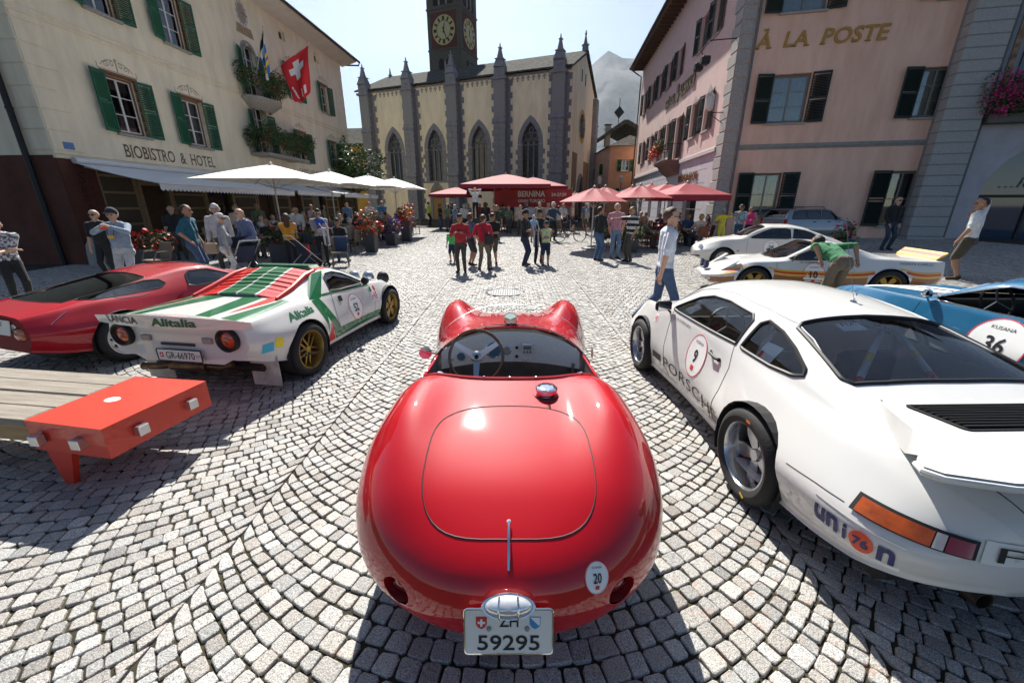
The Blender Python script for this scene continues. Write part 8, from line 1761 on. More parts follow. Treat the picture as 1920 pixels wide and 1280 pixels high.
def bicycle(x,y,rz,label):
    root=empty('bicycle',(x,y,zg(x,y)),R(rz),label,'bicycle','bicycles'); r=.34
    for nm,yy in (('wheel',0),('wheel',1.06)):
        b=MB(); b.lathe([(r*.91,-.012),(r*.91,.012),(r*.95,.014),(r*.95,-.014),(r*.91,-.012)],30,(0,0,0),(1,0,0))
        for k in range(12): a=2*math.pi*k/12; b.tube([(0,0,0),(0,r*.92*math.cos(a),r*.92*math.sin(a))],.0025,3)
        w=b.build(nm,STEELG,root,loc=(0,yy,r)); b=MB(); b.tube([(0,r*.97*math.cos(2*math.pi*i/30),r*.97*math.sin(2*math.pi*i/30)) for i in range(30)],.022,6,closed=True); b.build('tyre',TYRE,w,smooth=True)
    A,B_,C_,D=(0,0,r),(0,.42,.30),(0,.30,.78),(0,.86,.80); b=MB()
    for p,q in ((A,B_),(B_,C_),(C_,D),(B_,(0,.88,.70)),(A,C_),(D,(0,1.06,r)),(D,(0,.84,.98))): b.tube([p,q],.017,6)
    b.build('frame',BLACK,root); b=MB(); b.bbox(-.06,.06,.15,.40,.90,.95,.02); b.tube([(0,.28,.78),(0,.27,.9)],.014,6); b.build('saddle',BLACK,root); b=MB(); b.tube([(-.30,.80,.99),(0,.86,1.0),(.30,.80,.99)],.014,6); b.build('handlebar',BLACK,root); b=MB(); b.lathe([(.0,.03),(.09,.03),(.09,.02),(.0,.02)],18,(0,.42,.30),(1,0,0)); b.tube([(.05,.42,.30),(.06,.44,.14)],.01,5); b.tube([(-.05,.42,.30),(-.06,.40,.46)],.01,5); b.build('crank',STEELG,root)
bicycle(2.35,20.3,-78,'black mountain bike held by the helmeted cyclist'); bicycle(-3.9,30.5,70,'dark bicycle leaning near the bar tables under the parasol')
def pushchair(x,y,rz,label):
    root=empty('pushchair',(x,y,zg(x,y)),R(rz),label,'pushchair'); NV=mat('navy_pram_cloth',(.02,.025,.06),.8); b=MB(); b.tube([(-.25,-.45,1.0),(-.25,-.2,.75),(-.22,.45,.12)],.014,6); b.tube([(.25,-.45,1.0),(.25,-.2,.75),(.22,.45,.12)],.014,6); b.tube([(-.25,-.45,1.0),(.25,-.45,1.0)],.018,6); b.tube([(-.24,.05,.5),(-.24,-.4,.12)],.012,6); b.tube([(.24,.05,.5),(.24,-.4,.12)],.012,6); b.build('frame',ALU,root,smooth=True)
    b=MB(); b.add([(-.22,-.25,.85),(.22,-.25,.85),(.22,.0,.42),(-.22,.0,.42),(.22,.35,.45),(-.22,.35,.45)],[(0,1,2,3),(3,2,4,5)]); b.build('seat',NV,root); b=MB(); n=8; b.add([(x_*.24,-.25+.34*math.sin(math.pi*.5*i/n)*1.2,.80+.30*math.cos(math.pi*.5*i/n)) for i in range(n+1) for x_ in (-1,1)],[(2*i,2*i+1,2*i+3,2*i+2) for i in range(n)]); b.build('hood',NV,root)
    for sx in (-1,1):
        for y_ in (.45,-.4): b=MB(); b.lathe([(.06,-.015),(.11,-.02),(.115,0),(.11,.02),(.06,.015)],18,(sx*.25,y_,.115),(1,0,0)); b.build('wheel',TYRE,root,smooth=True)
    b=MB(); b.bbox(-.05,.05,.05,.12,.40,.75,.02); b.build('red_strap',REDP,root)
pushchair(-6.05,11.9,-35,'navy pushchair pushed by the woman in the orange top'); pushchair(-7.0,10.55,60,'folded dark pushchair beside the grey-haired couple')
# ---------------------------------------------------------------- people
SK=mat('skin_light',(.50,.30,.21),.55); SKT=mat('skin_tanned',(.36,.19,.115),.55); EYE=mat('eye_dark',(.02,.016,.014),.3); LIP=mat('lips',(.34,.13,.11),.5)
HAIR={'dark':mat('hair_dark',(.018,.012,.009),.6,bump=.6,bscale=120),'brown':mat('hair_brown',(.07,.035,.017),.6,bump=.6,bscale=120),'grey':mat('hair_grey',(.32,.31,.30),.6,bump=.6,bscale=120),'blond':mat('hair_blond',(.30,.19,.08),.6,bump=.6,bscale=120),'white':mat('hair_white',(.55,.54,.52),.6,bump=.6,bscale=120)}
def cloth(rgb):
    k='cloth_%02x%02x%02x'%tuple(int(255*c) for c in rgb); return mat(k,rgb,.85,var=.22,scale=9,bump=.9,bscale=13,sheen=.1)
def bands(name,c1,c2,freq,axis=2):
    if name in MATS: return MATS[name]
    m=mat(name,c1,.85); n=m.node_tree; tc=n.nodes.new('ShaderNodeTexCoord'); w=n.nodes.new('ShaderNodeTexWave'); w.bands_direction='XYZ'[axis]; w.inputs['Scale'].default_value=freq; r=n.nodes.new('ShaderNodeValToRGB'); r.color_ramp.interpolation='CONSTANT'; r.color_ramp.elements[0].color=tuple(c1)+(1,); r.color_ramp.elements[1].position=.5; r.color_ramp.elements[1].color=tuple(c2)+(1,); n.links.new(tc.outputs['Object'],w.inputs[0]); n.links.new(w.outputs['Fac'],r.inputs[0]); n.links.new(r.outputs[0],n.nodes['Principled BSDF'].inputs['Base Color']); return m
def dots(name,c1,c2,sc):
    if name in MATS: return MATS[name]
    m=mat(name,c1,.85); n=m.node_tree; tc=n.nodes.new('ShaderNodeTexCoord'); w=n.nodes.new('ShaderNodeTexNoise'); w.inputs['Scale'].default_value=sc; r=n.nodes.new('ShaderNodeValToRGB'); r.color_ramp.interpolation='CONSTANT'; r.color_ramp.elements[0].color=tuple(c1)+(1,); r.color_ramp.elements[1].position=.5; r.color_ramp.elements[1].color=tuple(c2)+(1,); n.links.new(tc.outputs['Object'],w.inputs[0]); n.links.new(w.outputs['Fac'],r.inputs[0]); n.links.new(r.outputs[0],n.nodes['Principled BSDF'].inputs['Base Color']); return m
def ik(a,b,l1,l2,pole):
    a=Vector(a);b=Vector(b);d=b-a;L=min(d.length,(l1+l2)*.999);u=d.normalized();b=a+u*L; x=(l1*l1-l2*l2+L*L)/(2*L); hgt=math.sqrt(max(0,l1*l1-x*x)); p=Vector(pole)-u*Vector(pole).dot(u); p=p.normalized() if p.length>1e-5 else Vector((0,0,1)); return a+u*x+p*hgt,b
RAW=[]
def person(label,x,y,face,h=1.74,skin=SK,hair='brown',style='short',top=(.1,.1,.1),bottom=(.03,.03,.04),shoe=(.03,.025,.02),sleeve='short',shorts=False,rh=None,lh=None,rf=None,lf=None,seat=False,bend=0,turn=0,nod=0,vox=.016,glasses=False,cap=None,fat=1.0,group=None,z=None,skirt=False,extra=None,cat='person',lean=0):
    """face: heading in degrees, 0 looks away from the camera (+Y), 180 looks at it; wrists rh/lh in body heights (x right,y forward,z up)"""
    s=h; f=fat; hz=.52; hipz=hz*s if not seat else .50; P={}
    mt=top if isinstance(top,bpy.types.Material) else cloth(top); mb=bottom if isinstance(bottom,bpy.types.Material) else cloth(bottom); ms=cloth(shoe)
    ms_=[mt,mb,skin,HAIR[hair],ms,EYE,LIP,cloth(cap) if cap else HAIR[hair]]; C=[]
    cap_=lambda p,q,r0,r1,t: C.append((Vector(p),Vector(q),r0,r1,t))
    # spine leans forward by bend about the hips
    Rb=Matrix.Rotation(-R(bend),3,'X'); Ry=Matrix.Rotation(R(lean),3,'Y'); hip=Vector((0,0,hipz))
    up=lambda x_,y_,z_: hip+Ry@(Rb@Vector((x_*s,y_*s,(z_-hz)*s)))
    pel=.068*s*f
    for sx in (-1,1): cap_((sx*.03*s,0,hipz+.0*s),(sx*.045*s,-.005*s,hipz-.03*s),pel,pel*.98,1)
    cap_(up(-.04,0,.545),up(.04,0,.545),.064*s*f,.064*s*f,0 if not seat else 0)
    for sx in (-1,1):
        cap_(up(sx*.035,.0,.56),up(sx*.045,.0,.68),.060*s*f,.064*s*f,0); cap_(up(sx*.045,0,.68),up(sx*.055,-.004,.77),.064*s*f,.056*s,0)
    if f>1.08: cap_(up(0,.035*f,.60),up(0,.03*f,.66),.075*s,.07*s,0)
    cap_(up(-.105,0,.805),up(.105,0,.805),.042*s,.042*s,0); cap_(up(-.05,-.005,.82),up(.05,-.005,.82),.045*s,.045*s,0)
    cap_(up(0,0,.83),up(0,.008,.885),.031*s,.030*s,2)
    # head
    Hc=up(0,.012,.935); Rt=Ry@Rb@Matrix.Rotation(R(bend*.6-nod),3,'X')@Matrix.Rotation(R(turn),3,'Z'); hd=lambda x_,y_,z_: Hc+Rt@Vector((x_*s,y_*s,z_*s))
    cap_(hd(0,-.008,.012),hd(0,-.004,.018),.060*s,.058*s,2); cap_(hd(0,.010,-.03),hd(0,.022,-.052),.044*s,.026*s,2); cap_(hd(0,.05,-.012),hd(0,.062,-.022),.008*s,.009*s,2)
    for sx in (-1,1): cap_(hd(sx*.057,-.004,.0),hd(sx*.058,-.006,-.02),.010*s,.008*s,2)
    if style!='bald':
        cap_(hd(0,-.019,.022),hd(0,-.012,.030),.060*s,.054*s,3); cap_(hd(0,-.026,.004) if style=='short' else hd(0,-.03,-.012),hd(0,-.024,.012),.046*s,.050*s,3)
        if style=='full': cap_(hd(0,-.012,.03),hd(0,.012,.045),.060*s,.046*s,3); cap_(hd(-.045,-.01,.0),hd(.045,-.01,.0),.028*s,.028*s,3)
        if style=='long': cap_(hd(0,-.035,.01),up(0,-.05,.80),.055*s,.045*s,3); cap_(hd(-.045,-.01,-.01),hd(.045,-.01,-.01),.03*s,.03*s,3)
        if style=='tail': cap_(hd(0,-.06,.02),hd(0,-.085,-.06),.022*s,.014*s,3)
    if cap: cap_(hd(0,-.006,.034),hd(0,-.002,.040),.063*s,.060*s,7)
    # legs
    th,sh=.245*s,.245*s
    for sx,ft in ((1,rf),(-1,lf)):
        H=Vector((sx*.05*s,0,hipz-.01*s))
        if seat: K=H+Vector((sx*.03*s,.245*s,.01*s)); A=K+Vector((0,.03*s,-(hipz-.055*s)+.0)); A.z=.045*s if z is None else .045*s
        else:
            A=Vector((ft[0]*s,ft[1]*s,ft[2]*s)) if ft else Vector((sx*.06*s,-.005*s,.045*s)); K,A=ik(H,A,th,sh,(sx*.1,1,0))
        cap_(H,K,.056*s*f,.040*s,1)
        if shorts:
            cap_(H,H.lerp(K,.85),.064*s*f,.054*s,1); cap_(K,A,.036*s,.023*s,2); cap_(K,K.lerp(A,.4),.036*s,.037*s,2)
        else: cap_(K,A,.041*s,.032*s,1); cap_(K.lerp(A,.2),K.lerp(A,.5),.040*s,.036*s,1)
        yaw=Vector((sx*.25,1,0)).normalized(); cap_(A+Vector((0,-.012*s,-.015*s)),A+yaw*.085*s+Vector((0,0,-.026*s)),.027*s,.021*s,4); cap_(A,A+Vector((0,0,-.01*s)),.027*s,.027*s,4)
    if skirt: 
        for k in range(8): a=2*math.pi*k/8; cap_((.04*s*math.cos(a),.03*s*math.sin(a),hipz),(.10*s*math.cos(a),.075*s*math.sin(a),hipz-.2*s),.05*s,.045*s,1)
    # arms
    fing=[]
    for sx,tg in ((1,rh),(-1,lh)):
        S=up(sx*.118,0,.805); tgv=up(*tg) if tg else up(sx*.155,.035,.49) if not seat else up(sx*.11,.24,.60)
        E,Wp=ik(S,tgv,.165*s,.150*s,Rb@Vector((sx*.7,-.8,-.25)))
        cap_(S,E,.038*s*(.5+.5*f),.029*s,0 if sleeve!='none' else 2); 
        if sleeve=='short': cap_(S,S.lerp(E,.72),.043*s,.039*s,0); cap_(E,Wp,.028*s,.018*s,2)
        elif sleeve=='none': cap_(E,Wp,.027*s,.018*s,2)
        else: cap_(S,E,.041*s,.034*s,0); cap_(E,E.lerp(Wp,.93),.033*s,.025*s,0); cap_(E,Wp,.026*s,.018*s,2)
        d=(Wp-E).normalized(); cap_(Wp,Wp+d*.045*s,.017*s,.019*s,2)
        if vox<.02:
            X_,Y_,Z_=frame(d,(0,0,1)); 
            for k in range(4):
                o=Wp+d*.055*s+Y_*(k-1.5)*.0105*s; L=(.040,.047,.044,.034)[k]*s; q=o+d*L*.55-X_*.004*s; fing.append(([o,q,q+d*L*.35-X_*.016*s],.0052*s))
            o=Wp+d*.02*s+Y_*(.019*s); fing.append(([o,o+d*.022*s+Y_*.014*s,o+d*.046*s+Y_*.013*s-X_*.006*s],.0058*s))
    ex=MB()
    for p,r in fing: ex.tube(p,[r,r*.95,r*.75],5,mi=2)
    if vox<.02:
        for sx in (-1,1):
            c=hd(sx*.022,.049,.004); ex.lathe([(0,.004*s),(.007*s,.002*s),(.009*s,-.004*s)],8,tuple(c),tuple(Rt@Vector((sx*.25,1,0))),mi=5); a,b_=hd(sx*.012,.054,.019),hd(sx*.034,.046,.019); ex.tube([a,b_],.003*s,4,mi=3)
        ex.tube([hd(-.016,.047,-.037),hd(0,.053,-.036),hd(.016,.047,-.037)],.0035*s,4,mi=6)
        if glasses:
            for sx in (-1,1):
                ex.tube([hd(sx*.024+.017*math.cos(2*math.pi*i/10),.060-abs(.004*math.cos(2*math.pi*i/10)),.004+.012*math.sin(2*math.pi*i/10)) for i in range(10)],.0028*s,4,closed=True,mi=5); ex.tube([hd(sx*.04,.056,.006),hd(sx*.062,.0,.006)],.0025*s,4,mi=5)
                if glasses=='sun': ex.add([hd(sx*.024+.017*math.cos(2*math.pi*i/10),.060,.004+.012*math.sin(2*math.pi*i/10)) for i in range(10)],[tuple(range(10))],5)
    if cap: ex.add([hd(-.045,.045,.035),hd(.045,.045,.035),hd(.035,.098,.026),hd(0,.108,.026),hd(-.035,.098,.026),hd(-.045,.045,.028),hd(.045,.045,.028),hd(.035,.098,.020),hd(0,.108,.02),hd(-.035,.098,.020)],[(0,1,2,3,4),(9,8,7,6,5),(2,7,8,3),(3,8,9,4),(1,6,7,2)],7)
    RAW.append(dict(C=C,ex=ex,mats=ms_,loc=(x,y,zg(x,y) if z is None else z),rz=R(-face),label=label,group=group,vox=vox,cat=cat)); return RAW[-1]
def capsule(b,p,q,r0,r1,n=10):
    d=(q-p); L=d.length; ax=d if L>1e-4 else Vector((0,0,1)); prof=[]
    for i in range(5): a=math.pi/2*(1-i/4); prof.append((max(1e-4,r0*math.cos(a)),-r0*math.sin(a)))
    for i in range(1,5): a=math.pi/2*i/4; prof.append((max(1e-4,r1*math.cos(a)),L+r1*math.sin(a)))
    b.lathe(prof,n,tuple(p),tuple(ax)); k=len(b.v); m=len(prof)*n; b.f+= [tuple(range(k-m,k-m+n))[::-1],tuple(range(k-n,k))]; b.m+=[0,0]
def finish_people():
    tmp=[]
    for q in RAW:
        b=MB()
        for p,e,r0,r1,t in q['C']: capsule(b,p,e,r0,r1)
        o=bpy.data.objects.new('tmp',b.mesh('tmp',SK)); COL.objects.link(o); m=o.modifiers.new('r','REMESH'); m.mode='VOXEL'; m.voxel_size=q['vox']; m2=o.modifiers.new('s','SMOOTH'); m2.factor=.5; m2.iterations=4; tmp.append(o)
    bpy.context.view_layer.update(); dg=bpy.context.evaluated_depsgraph_get()
    for o,q in zip(tmp,RAW):
        me=bpy.data.meshes.new_from_object(o.evaluated_get(dg)); n=len(me.vertices); co=np.zeros(n*3,np.float32); me.vertices.foreach_get('co',co); co=co.reshape(-1,3); m=len(me.polygons); lv=np.zeros(len(me.loops),np.int32); me.loops.foreach_get('vertex_index',lv); fc=lv.reshape(-1,4) if len(lv)==4*m else None
        cen=co[fc].mean(1); best=np.full(len(cen),1e9); tg=np.zeros(len(cen),int)
        for p,e,r0,r1,t in q['C']:
            p=np.array(p);e=np.array(e);d=e-p;L2=max(1e-9,d@d); u=np.clip(((cen-p)@d)/L2,0,1); dist=np.linalg.norm(cen-(p+u[:,None]*d),axis=1)-(r0+(r1-r0)*u)
            k=dist<best-1e-4; best[k]=dist[k]; tg[k]=t
        ex=q['ex']; V=co; Fq=fc; mi=list(tg)
        if ex.v:
            quads=[]; qm=[]
            for f,mm in zip(ex.f,ex.m):
                for i in range(1,len(f)-1,2):
                    tri=(f[0],f[i],f[i+1],f[i+2] if i+2<len(f) else f[i+1])
                    quads.append(tri); qm.append(mm)
            quads=np.array(quads)+len(V); 
            Vn=np.array([tuple(p) for p in ex.v],np.float32); V=np.vstack([V,Vn])
            deg=quads[:,3]==quads[:,2]
            # degenerate quads become triangles through a midpoint vertex
            if deg.any():
                mid=(V[quads[deg,2]]+V[quads[deg,0]])/2; ids=np.arange(len(V),len(V)+len(mid)); V=np.vstack([V,mid]); quads[deg,3]=ids
            Fq=np.vstack([fc,quads]); mi+=qm
        mats=q['mats']; nm=np_mesh('person',V,Fq,mats,mi,smooth=True)
        w=mesh_obj('person',nm,None,q['loc'],(0,0,q['rz'])); tag(w,q['label'],q['cat'],q['group']); bpy.data.meshes.remove(me)
    for o in tmp: d=o.data; bpy.data.objects.remove(o); bpy.data.meshes.remove(d)
JEAN=(.045,.08,.16); JEANL=(.14,.21,.31); KHAKI=(.14,.11,.075); GREYT=(.07,.065,.06); BLK=(.014,.014,.016); WHT=(.62,.62,.62)
# the walking man and the nearer figures
person('man in a pale blue-white polo shirt and jeans walking past the white coupe',2.40,6.3,95,1.83,hair='brown',top=(.56,.60,.68),bottom=JEAN,rh=(.17,-.07,.50),lh=(-.17,.10,.50),rf=(.04,.17,.05),lf=(-.04,-.19,.09),glasses=True,vox=.0105,fat=.95)
person('man in a white t-shirt and olive shorts with a hand at his neck',10.95,9.8,-30,1.88,SKT,'dark',top=(.66,.66,.66),bottom=(.06,.05,.035),shorts=True,rh=(.07,.06,.86),lh=(-.2,.05,.52),turn=35,rf=(.10,.02,.045),lf=(-.07,-.02,.045),vox=.012)
person('man in a green polo and khaki trousers bending over to look into the striped coupe',5.95,7.25,-3,1.76,SKT,'dark',top=(.02,.16,.06),bottom=KHAKI,bend=66,nod=-25,rh=(.20,.0,.58),lh=(-.20,.0,.58),rf=(.07,-.02,.045),lf=(-.07,-.02,.045),vox=.012)
person('man in black jacket, jeans and sunglasses leaning by the stone pilaster',14.1,15.4,185,1.88,hair='brown',top=BLK,bottom=(.03,.05,.08),sleeve='long',rh=(.10,.06,.52),lh=(-.10,.06,.52),glasses='sun',vox=.014)
person('man with dark cap and blue-black shirt photographing with a red phone',-8.8,9.2,165,1.76,hair='grey',top=(.22,.28,.36),bottom=(.42,.42,.43),sleeve='long',rh=(.05,.20,.80),lh=(-.05,.20,.80),cap=(.02,.025,.04),fat=1.12,vox=.012)
person('bald man in black with sunglasses behind the phone photographer',-10.3,10.3,170,1.72,style='bald',top=BLK,bottom=BLK,sleeve='short',glasses='sun',vox=.014,fat=1.1)
person('person in a white printed t-shirt and black jeans with folded arms at the frame edge',-9.75,7.8,120,1.62,hair='brown',top=dots('print_tee',(.55,.55,.57),(.12,.12,.14),22),bottom=BLK,rh=(-.04,.13,.66),lh=(.04,.14,.64),vox=.012)
person('bearded man in a teal t-shirt and jeans with hand on hip',-7.95,10.2,75,1.83,SKT,'dark',top=(.012,.10,.15),bottom=JEAN,rh=(.15,.03,.56),lh=(-.13,.05,.53),vox=.012,fat=1.08)
person('white-haired man in a pale waistcoat behind the couple',-8.15,11.5,150,1.84,hair='white',style='full',top=(.50,.45,.45),bottom=GREYT,sleeve='long',vox=.014)
person('grey-haired woman in grey cardigan and white trousers with sunglasses',-7.25,10.3,60,1.63,hair='white',style='full',top=(.24,.25,.27),bottom=(.62,.60,.56),sleeve='long',glasses='sun',turn=-25,fat=1.12,vox=.012)
person('bald man in a blue shirt stooping towards the grey-haired woman',-6.95,10.95,205,1.76,hair='grey',style='bald',top=(.12,.15,.26),bottom=BLK,sleeve='long',bend=14,rh=(.1,.14,.60),lh=(-.08,.14,.60),fat=1.1,vox=.012)
person('woman in an orange sleeveless top pushing a navy pushchair',-6.62,12.2,-25,1.58,hair='brown',style='long',top=(.62,.26,.015),bottom=BLK,sleeve='none',rh=(.12,.24,.60),lh=(-.08,.24,.60),vox=.013)
person('dark-haired adult holding a small child in the arms',-6.05,13.0,150,1.68,hair='dark',style='full',top=(.35,.33,.33),bottom=BLK,rh=(.02,.17,.64),lh=(.0,.15,.70),vox=.014)
person('small child in a blue shirt carried in the arms of an adult',-5.92,12.75,120,.95,hair='dark',style='full',top=(.02,.07,.33),bottom=(.5,.5,.5),seat=True,vox=.014,z=zg(-6,12.8)+.62)
person('woman in a dark red jumper and brown trousers looking up',-1.44,11.47,185,1.58,SKT,'dark','full',top=(.34,.018,.028),bottom=(.05,.045,.035),sleeve='long',rh=(.07,.13,.70),lh=(-.07,.13,.70),fat=1.1,vox=.012)
person('man in a red polo and khaki trousers seen from behind with a black shoulder bag',-.83,11.85,20,1.56,hair='brown',top=(.42,.012,.035),bottom=KHAKI,rh=(.16,.05,.53),lh=(-.15,.09,.56),rf=(.085,.03,.045),lf=(-.08,-.03,.045),vox=.012)
person('woman in a denim shirt and dark shorts behind the red jumper woman',-1.30,12.8,60,1.56,SKT,'brown','full',top=(.06,.09,.14),bottom=(.02,.025,.04),shorts=True,vox=.014)
person('young man in black t-shirt and olive shorts reading a leaflet',-.60,13.0,195,1.56,SKT,'dark','full',top=BLK,bottom=(.07,.075,.045),shorts=True,rh=(.04,.17,.64),lh=(-.04,.17,.64),nod=20,vox=.013)
person('boy in a bright green shirt half hidden behind the red jumper woman',-2.0,13.6,190,1.08,SKT,'brown',top=(.05,.48,.12),bottom=(.02,.03,.07),shorts=True,vox=.013)
person('man in a dark camouflage top standing behind the strollers',-.76,20.9,190,1.72,SKT,'dark',top=dots('camo_top',(.02,.025,.02),(.05,.05,.035),9),bottom=(.08,.07,.05),vox=.018)
person('man in black t-shirt and cap carrying a toddler',.40,12.75,110,1.66,SKT,'dark',top=BLK,bottom=(.02,.03,.055),cap=(.02,.02,.025),rh=(.04,.17,.66),lh=(-.02,.16,.62),vox=.012)
person('toddler in pale blue carried by the man in the black cap',.66,12.72,160,.86,hair='blond',top=(.25,.38,.52),bottom=(.3,.3,.32),seat=True,vox=.013,z=zg(.5,12.8)+.60,cap=(.5,.5,.5))
person('young man in a black t-shirt and black cap looking aside',.86,13.25,165,1.66,SKT,'dark',top=BLK,bottom=BLK,cap=(.015,.015,.018),turn=-35,vox=.012)
person('boy in a yellow vest top and navy shorts with folded arms',1.06,12.78,185,1.33,SKT,'dark',top=bands('yellow_vest',(.62,.56,.16),(.35,.50,.42),3.2),bottom=(.02,.025,.05),shorts=True,sleeve='none',cap=(.03,.035,.05),rh=(-.03,.12,.66),lh=(.03,.12,.64),vox=.012)
person('cyclist in a white helmet and blue top holding a mountain bike',2.05,20.9,160,1.84,top=(.035,.06,.10),bottom=BLK,rh=(.12,.16,.62),lh=(-.2,.14,.62),cap=(.6,.6,.6),vox=.017)
person('steward in a bright yellow high-visibility vest',-6.65,33.5,60,1.84,top=(.45,.62,.02),bottom=BLK,hair='dark',vox=.022)
person('dark-haired man in black shirt and jeans talking with the two others',2.92,13.85,60,1.74,SKT,'dark',top=BLK,bottom=(.05,.10,.20),rh=(.08,.17,.64),lh=(-.10,.15,.60),fat=1.12,vox=.012)
person('fair-haired man in a pink shirt and pale jeans, hands in pockets',3.62,14.4,175,1.84,hair='blond',top=(.46,.22,.27),bottom=JEANL,rh=(.12,.03,.52),lh=(-.12,.03,.52),vox=.012,fat=1.05)
person('man in a black and white striped jersey pointing with outstretched arm',3.92,13.6,250,1.74,SKT,'brown',top=bands('striped_jersey',(.55,.55,.53),(.015,.015,.017),1.7),bottom=(.06,.055,.045),rh=(.10,.36,.80),lh=(-.15,.05,.52),vox=.012)
person('cyclist with backpack and pale helmet in shorts',4.40,24.5,100,1.76,top=(.30,.32,.30),bottom=(.05,.05,.05),shorts=True,cap=(.55,.55,.55),vox=.02)
person('boy in a yellow t-shirt waving beside the silver estate car',9.1,18.0,190,1.52,SKT,'dark',top=(.62,.52,.05),bottom=(.60,.50,.06),shorts=True,lh=(-.20,.14,.88),rh=(.1,.12,.66),vox=.015,cap=(.3,.3,.3))
person('woman in a blue patterned blouse by the silver estate car',9.85,18.0,200,1.68,SKT,'brown','full',top=dots('blue_pattern',(.08,.16,.24),(.42,.48,.50),26),bottom=(.03,.07,.11),rh=(.05,.10,.82),lh=(-.05,.13,.62),glasses='sun',vox=.015,fat=1.08)
person('girl in a hot pink top and black skirt beside the estate car',10.45,18.3,215,1.58,SKT,'brown','tail',top=(.62,.02,.20),bottom=BLK,sleeve='none',rh=(.06,.12,.78),lh=(-.08,.12,.66),skirt=True,vox=.015)
person('person in white shirt and blue scarf standing raised with a camera held up',-2.2,25.3,180,1.72,top=(.62,.62,.62),bottom=(.02,.02,.03),sleeve='long',rh=(.08,.13,.93),lh=(-.08,.13,.93),vox=.02,z=zg(-2.2,25.3)+.93)
person('white-shirted waiter leaning over a table under the parasols',-8.35,16.0,140,1.78,hair='dark',top=(.58,.57,.55),bottom=BLK,bend=24,rh=(.08,.22,.62),lh=(-.08,.22,.6),sleeve='long',vox=.018)
person('man in a bright blue t-shirt standing with folded arms at the tables',-8.2,26.5,160,1.9,SKT,'grey',top=(.02,.13,.30),bottom=GREYT,rh=(-.04,.13,.68),lh=(.04,.13,.66),vox=.022)
person('man in white shirt and black waistcoat behind the flower tubs',-8.6,25.3,150,1.85,hair='dark',top=(.5,.5,.5),bottom=BLK,sleeve='long',vox=.022)
person('man in a yellow-green shirt beyond the flower tubs',-7.0,28.5,120,1.75,SKT,'dark',top=(.38,.45,.05),bottom=GREYT,vox=.024)
person('man in a black t-shirt seated at the table nearest the square',-5.95,14.1,150,1.78,SKT,'dark','full',top=BLK,bottom=JEAN,seat=True,vox=.014)
# seated guests
pal=[(.30,.03,.03),(.05,.08,.16),(.45,.44,.42),(.02,.02,.022),(.25,.2,.15),(.10,.16,.24),(.34,.26,.30),(.12,.16,.10),(.5,.38,.3)]
words=['dark red','navy','pale grey','black','tan','slate blue','mauve','olive','beige']
def seated(seats,n,where,group):
    pick=[s for s in seats]; random.shuffle(pick)
    for k,(px,py,rz,ph) in enumerate(pick[:n]):
        i=random.randrange(len(pal)); person('guest in %s seated at table %s'%(words[i],ph),px,py,-rz,random.uniform(1.6,1.8),random.choice((SK,SKT)),random.choice(('dark','brown','grey','blond')),random.choice(('short','full','long')),top=pal[i],bottom=random.choice((BLK,JEAN,GREYT,KHAKI)),seat=True,vox=.024,group=group+' in %s'%words[i],turn=random.uniform(-30,30))
seated(SEATL,24,'white','guests under the white parasols'); seated(SEATR,16,'crimson','guests under the crimson parasols')
# the crowd before the banner
crowd=[(-3.6,26.4,200),(-2.9,25.4,30),(-3.3,24.2,60),(-1.6,25.2,10),(-1.0,24.0,190),(-.2,25.6,170),(.5,24.6,200),(1.1,25.8,20),(1.6,24.4,150),(2.2,25.5,200),(2.7,24.2,30),(3.2,26.2,180),(-.6,27.0,0),(.9,26.9,190),(3.9,27.0,120),(-5.0,29.0,90),(-4.3,28.0,200),(5.9,33.0,170),(6.6,30.5,10),(5.0,28.3,200)]
for k,(px,py,fc) in enumerate(crowd):
    i=random.randrange(len(pal)); hr=random.choice(('dark','brown','grey','dark')); person('onlooker with %s hair in a %s top in the crowd before the red banner'%(hr,words[i]),px,py,fc+random.uniform(-25,25),random.uniform(1.62,1.85),random.choice((SK,SKT)),hr,random.choice(('short','full','long')),top=pal[i],bottom=random.choice((BLK,JEAN,GREYT,KHAKI)),shorts=random.random()<.25,vox=.024,group='onlookers in '+words[i]+' before the banner',rh=random.choice((None,(.06,.16,.66))))
for k in range(16):
    i=random.randrange(len(pal)); hr=('dark','brown','grey','blond')[k%4]; st=k%3==0; person('%s-haired guest in %s %s along the shaded hotel wall'%(hr,words[i],'standing' if st else 'seated'),random.uniform(-11.6,-9.9),14.2+.75*k+random.uniform(-.2,.2),random.uniform(60,160),random.uniform(1.6,1.82),random.choice((SK,SKT)),hr,random.choice(('short','full','long')),top=pal[i],bottom=random.choice((BLK,JEAN,GREYT)),seat=not st,vox=.026,group='guests along the hotel wall')
for k in range(16):
    i=random.randrange(len(pal)); hr=('dark','brown','grey','blond')[k%4]; person('%s-haired visitor in %s standing at the bar behind the onlookers'%(hr,words[i]),-4.6+.68*k+random.uniform(-.2,.2),29.5+random.uniform(-1.2,3.0),random.uniform(90,270),random.uniform(1.6,1.85),random.choice((SK,SKT)),hr,random.choice(('short','full','long')),top=pal[i],bottom=random.choice((BLK,JEAN,GREYT,KHAKI)),vox=.028,group='visitors at the bar')
finish_people()
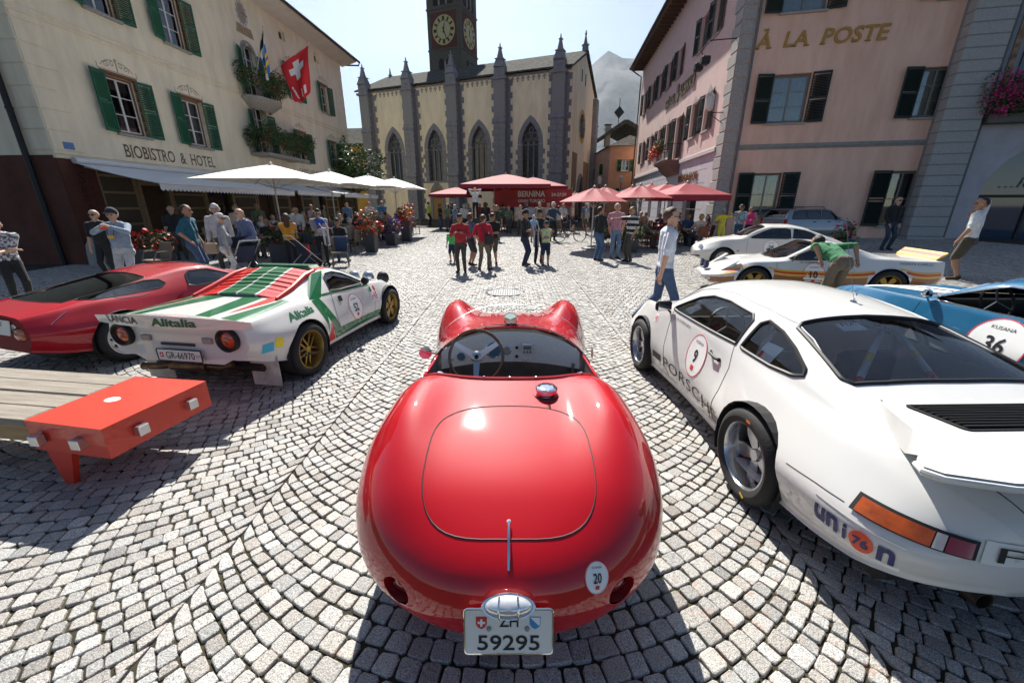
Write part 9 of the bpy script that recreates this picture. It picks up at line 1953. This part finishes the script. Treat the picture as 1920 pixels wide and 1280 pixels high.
# things carried
b=MB(); b.bbox(-.45,.45,-.4,.4,0,.925,.02); po=b.build('podium',mat('dark_podium_board',(.05,.045,.04),.7,var=.3,scale=5),loc=(-2.2,25.3,zg(-2.2,25.3))); tag(po,'dark box podium under the person holding up a camera','podium')
b=MB(); b.bbox(-.075,.075,-.006,.006,-.04,.04,.006); o=b.build('phone',REDP,loc=(-8.72,8.83,zg(-8.8,9)+1.41),rot=(0,0,R(12))); tag(o,'red phone held up by the man in the dark cap','phone')
b=MB(); b.bbox(-.055,.055,-.03,.03,-.035,.035,.008); c=b.build('camera_bag',mat('yellow_case',(.55,.33,.02),.6),loc=(-8.76,8.98,zg(-8.8,9)+1.20),rot=(0,0,R(12))); tag(c,'small yellow camera hanging on the phone photographer','camera'); b=MB(); b.tube([(-.05,.0,.03),(-.08,.05,.26)],.006,4); b.tube([(.05,.0,.03),(.08,.05,.26)],.006,4); b.build('strap',BLACK,c)
b=MB(); b.bbox(-.15,.15,-.05,.05,-.16,.12,.04); c=b.build('handbag',mat('beige_leather',(.36,.26,.18),.6,bump=.2),loc=(-7.55,10.22,zg(-7.5,10.2)+.84),rot=(0,0,R(30))); tag(c,'beige handbag at the side of the grey-haired woman','bag'); b=MB(); b.tube([(-.1,0,.1),(0,.02,.45),(.1,0,.1)],.012,5); b.build('strap',mat('beige_leather',(.36,.26,.18)),c)
b=MB(); b.bbox(-.13,.13,-.06,.06,-.15,.15,.04); c=b.build('shoulder_bag',mat('black_nylon',(.02,.02,.022),.7),loc=(-.66,11.70,zg(-.7,11.7)+.90),rot=(0,0,R(20))); tag(c,'black shoulder bag on the back of the red polo man','bag'); b=MB(); b.tube([(-.1,0,.12),(-.22,.04,.42),(-.30,.10,.50)],.014,5); b.build('strap',BLACK,c)
# ---------------------------------------------------------------- air
def haze():
    b=MB(); b.box(-8000,8000,-400,7500,-60,2400); m=bpy.data.materials.new('valley_haze'); m.use_nodes=True; n=m.node_tree; n.nodes.remove(n.nodes['Principled BSDF']); v=n.nodes.new('ShaderNodeVolumePrincipled'); v.inputs['Color'].default_value=(.82,.9,1,1); v.inputs['Density'].default_value=.00004; v.inputs['Anisotropy'].default_value=.6
    n.links.new(v.outputs[0],n.nodes['Material Output'].inputs['Volume']); o=b.build('haze',m); tag(o,'pale valley haze in front of the mountains','haze',kind='stuff'); return o
haze()
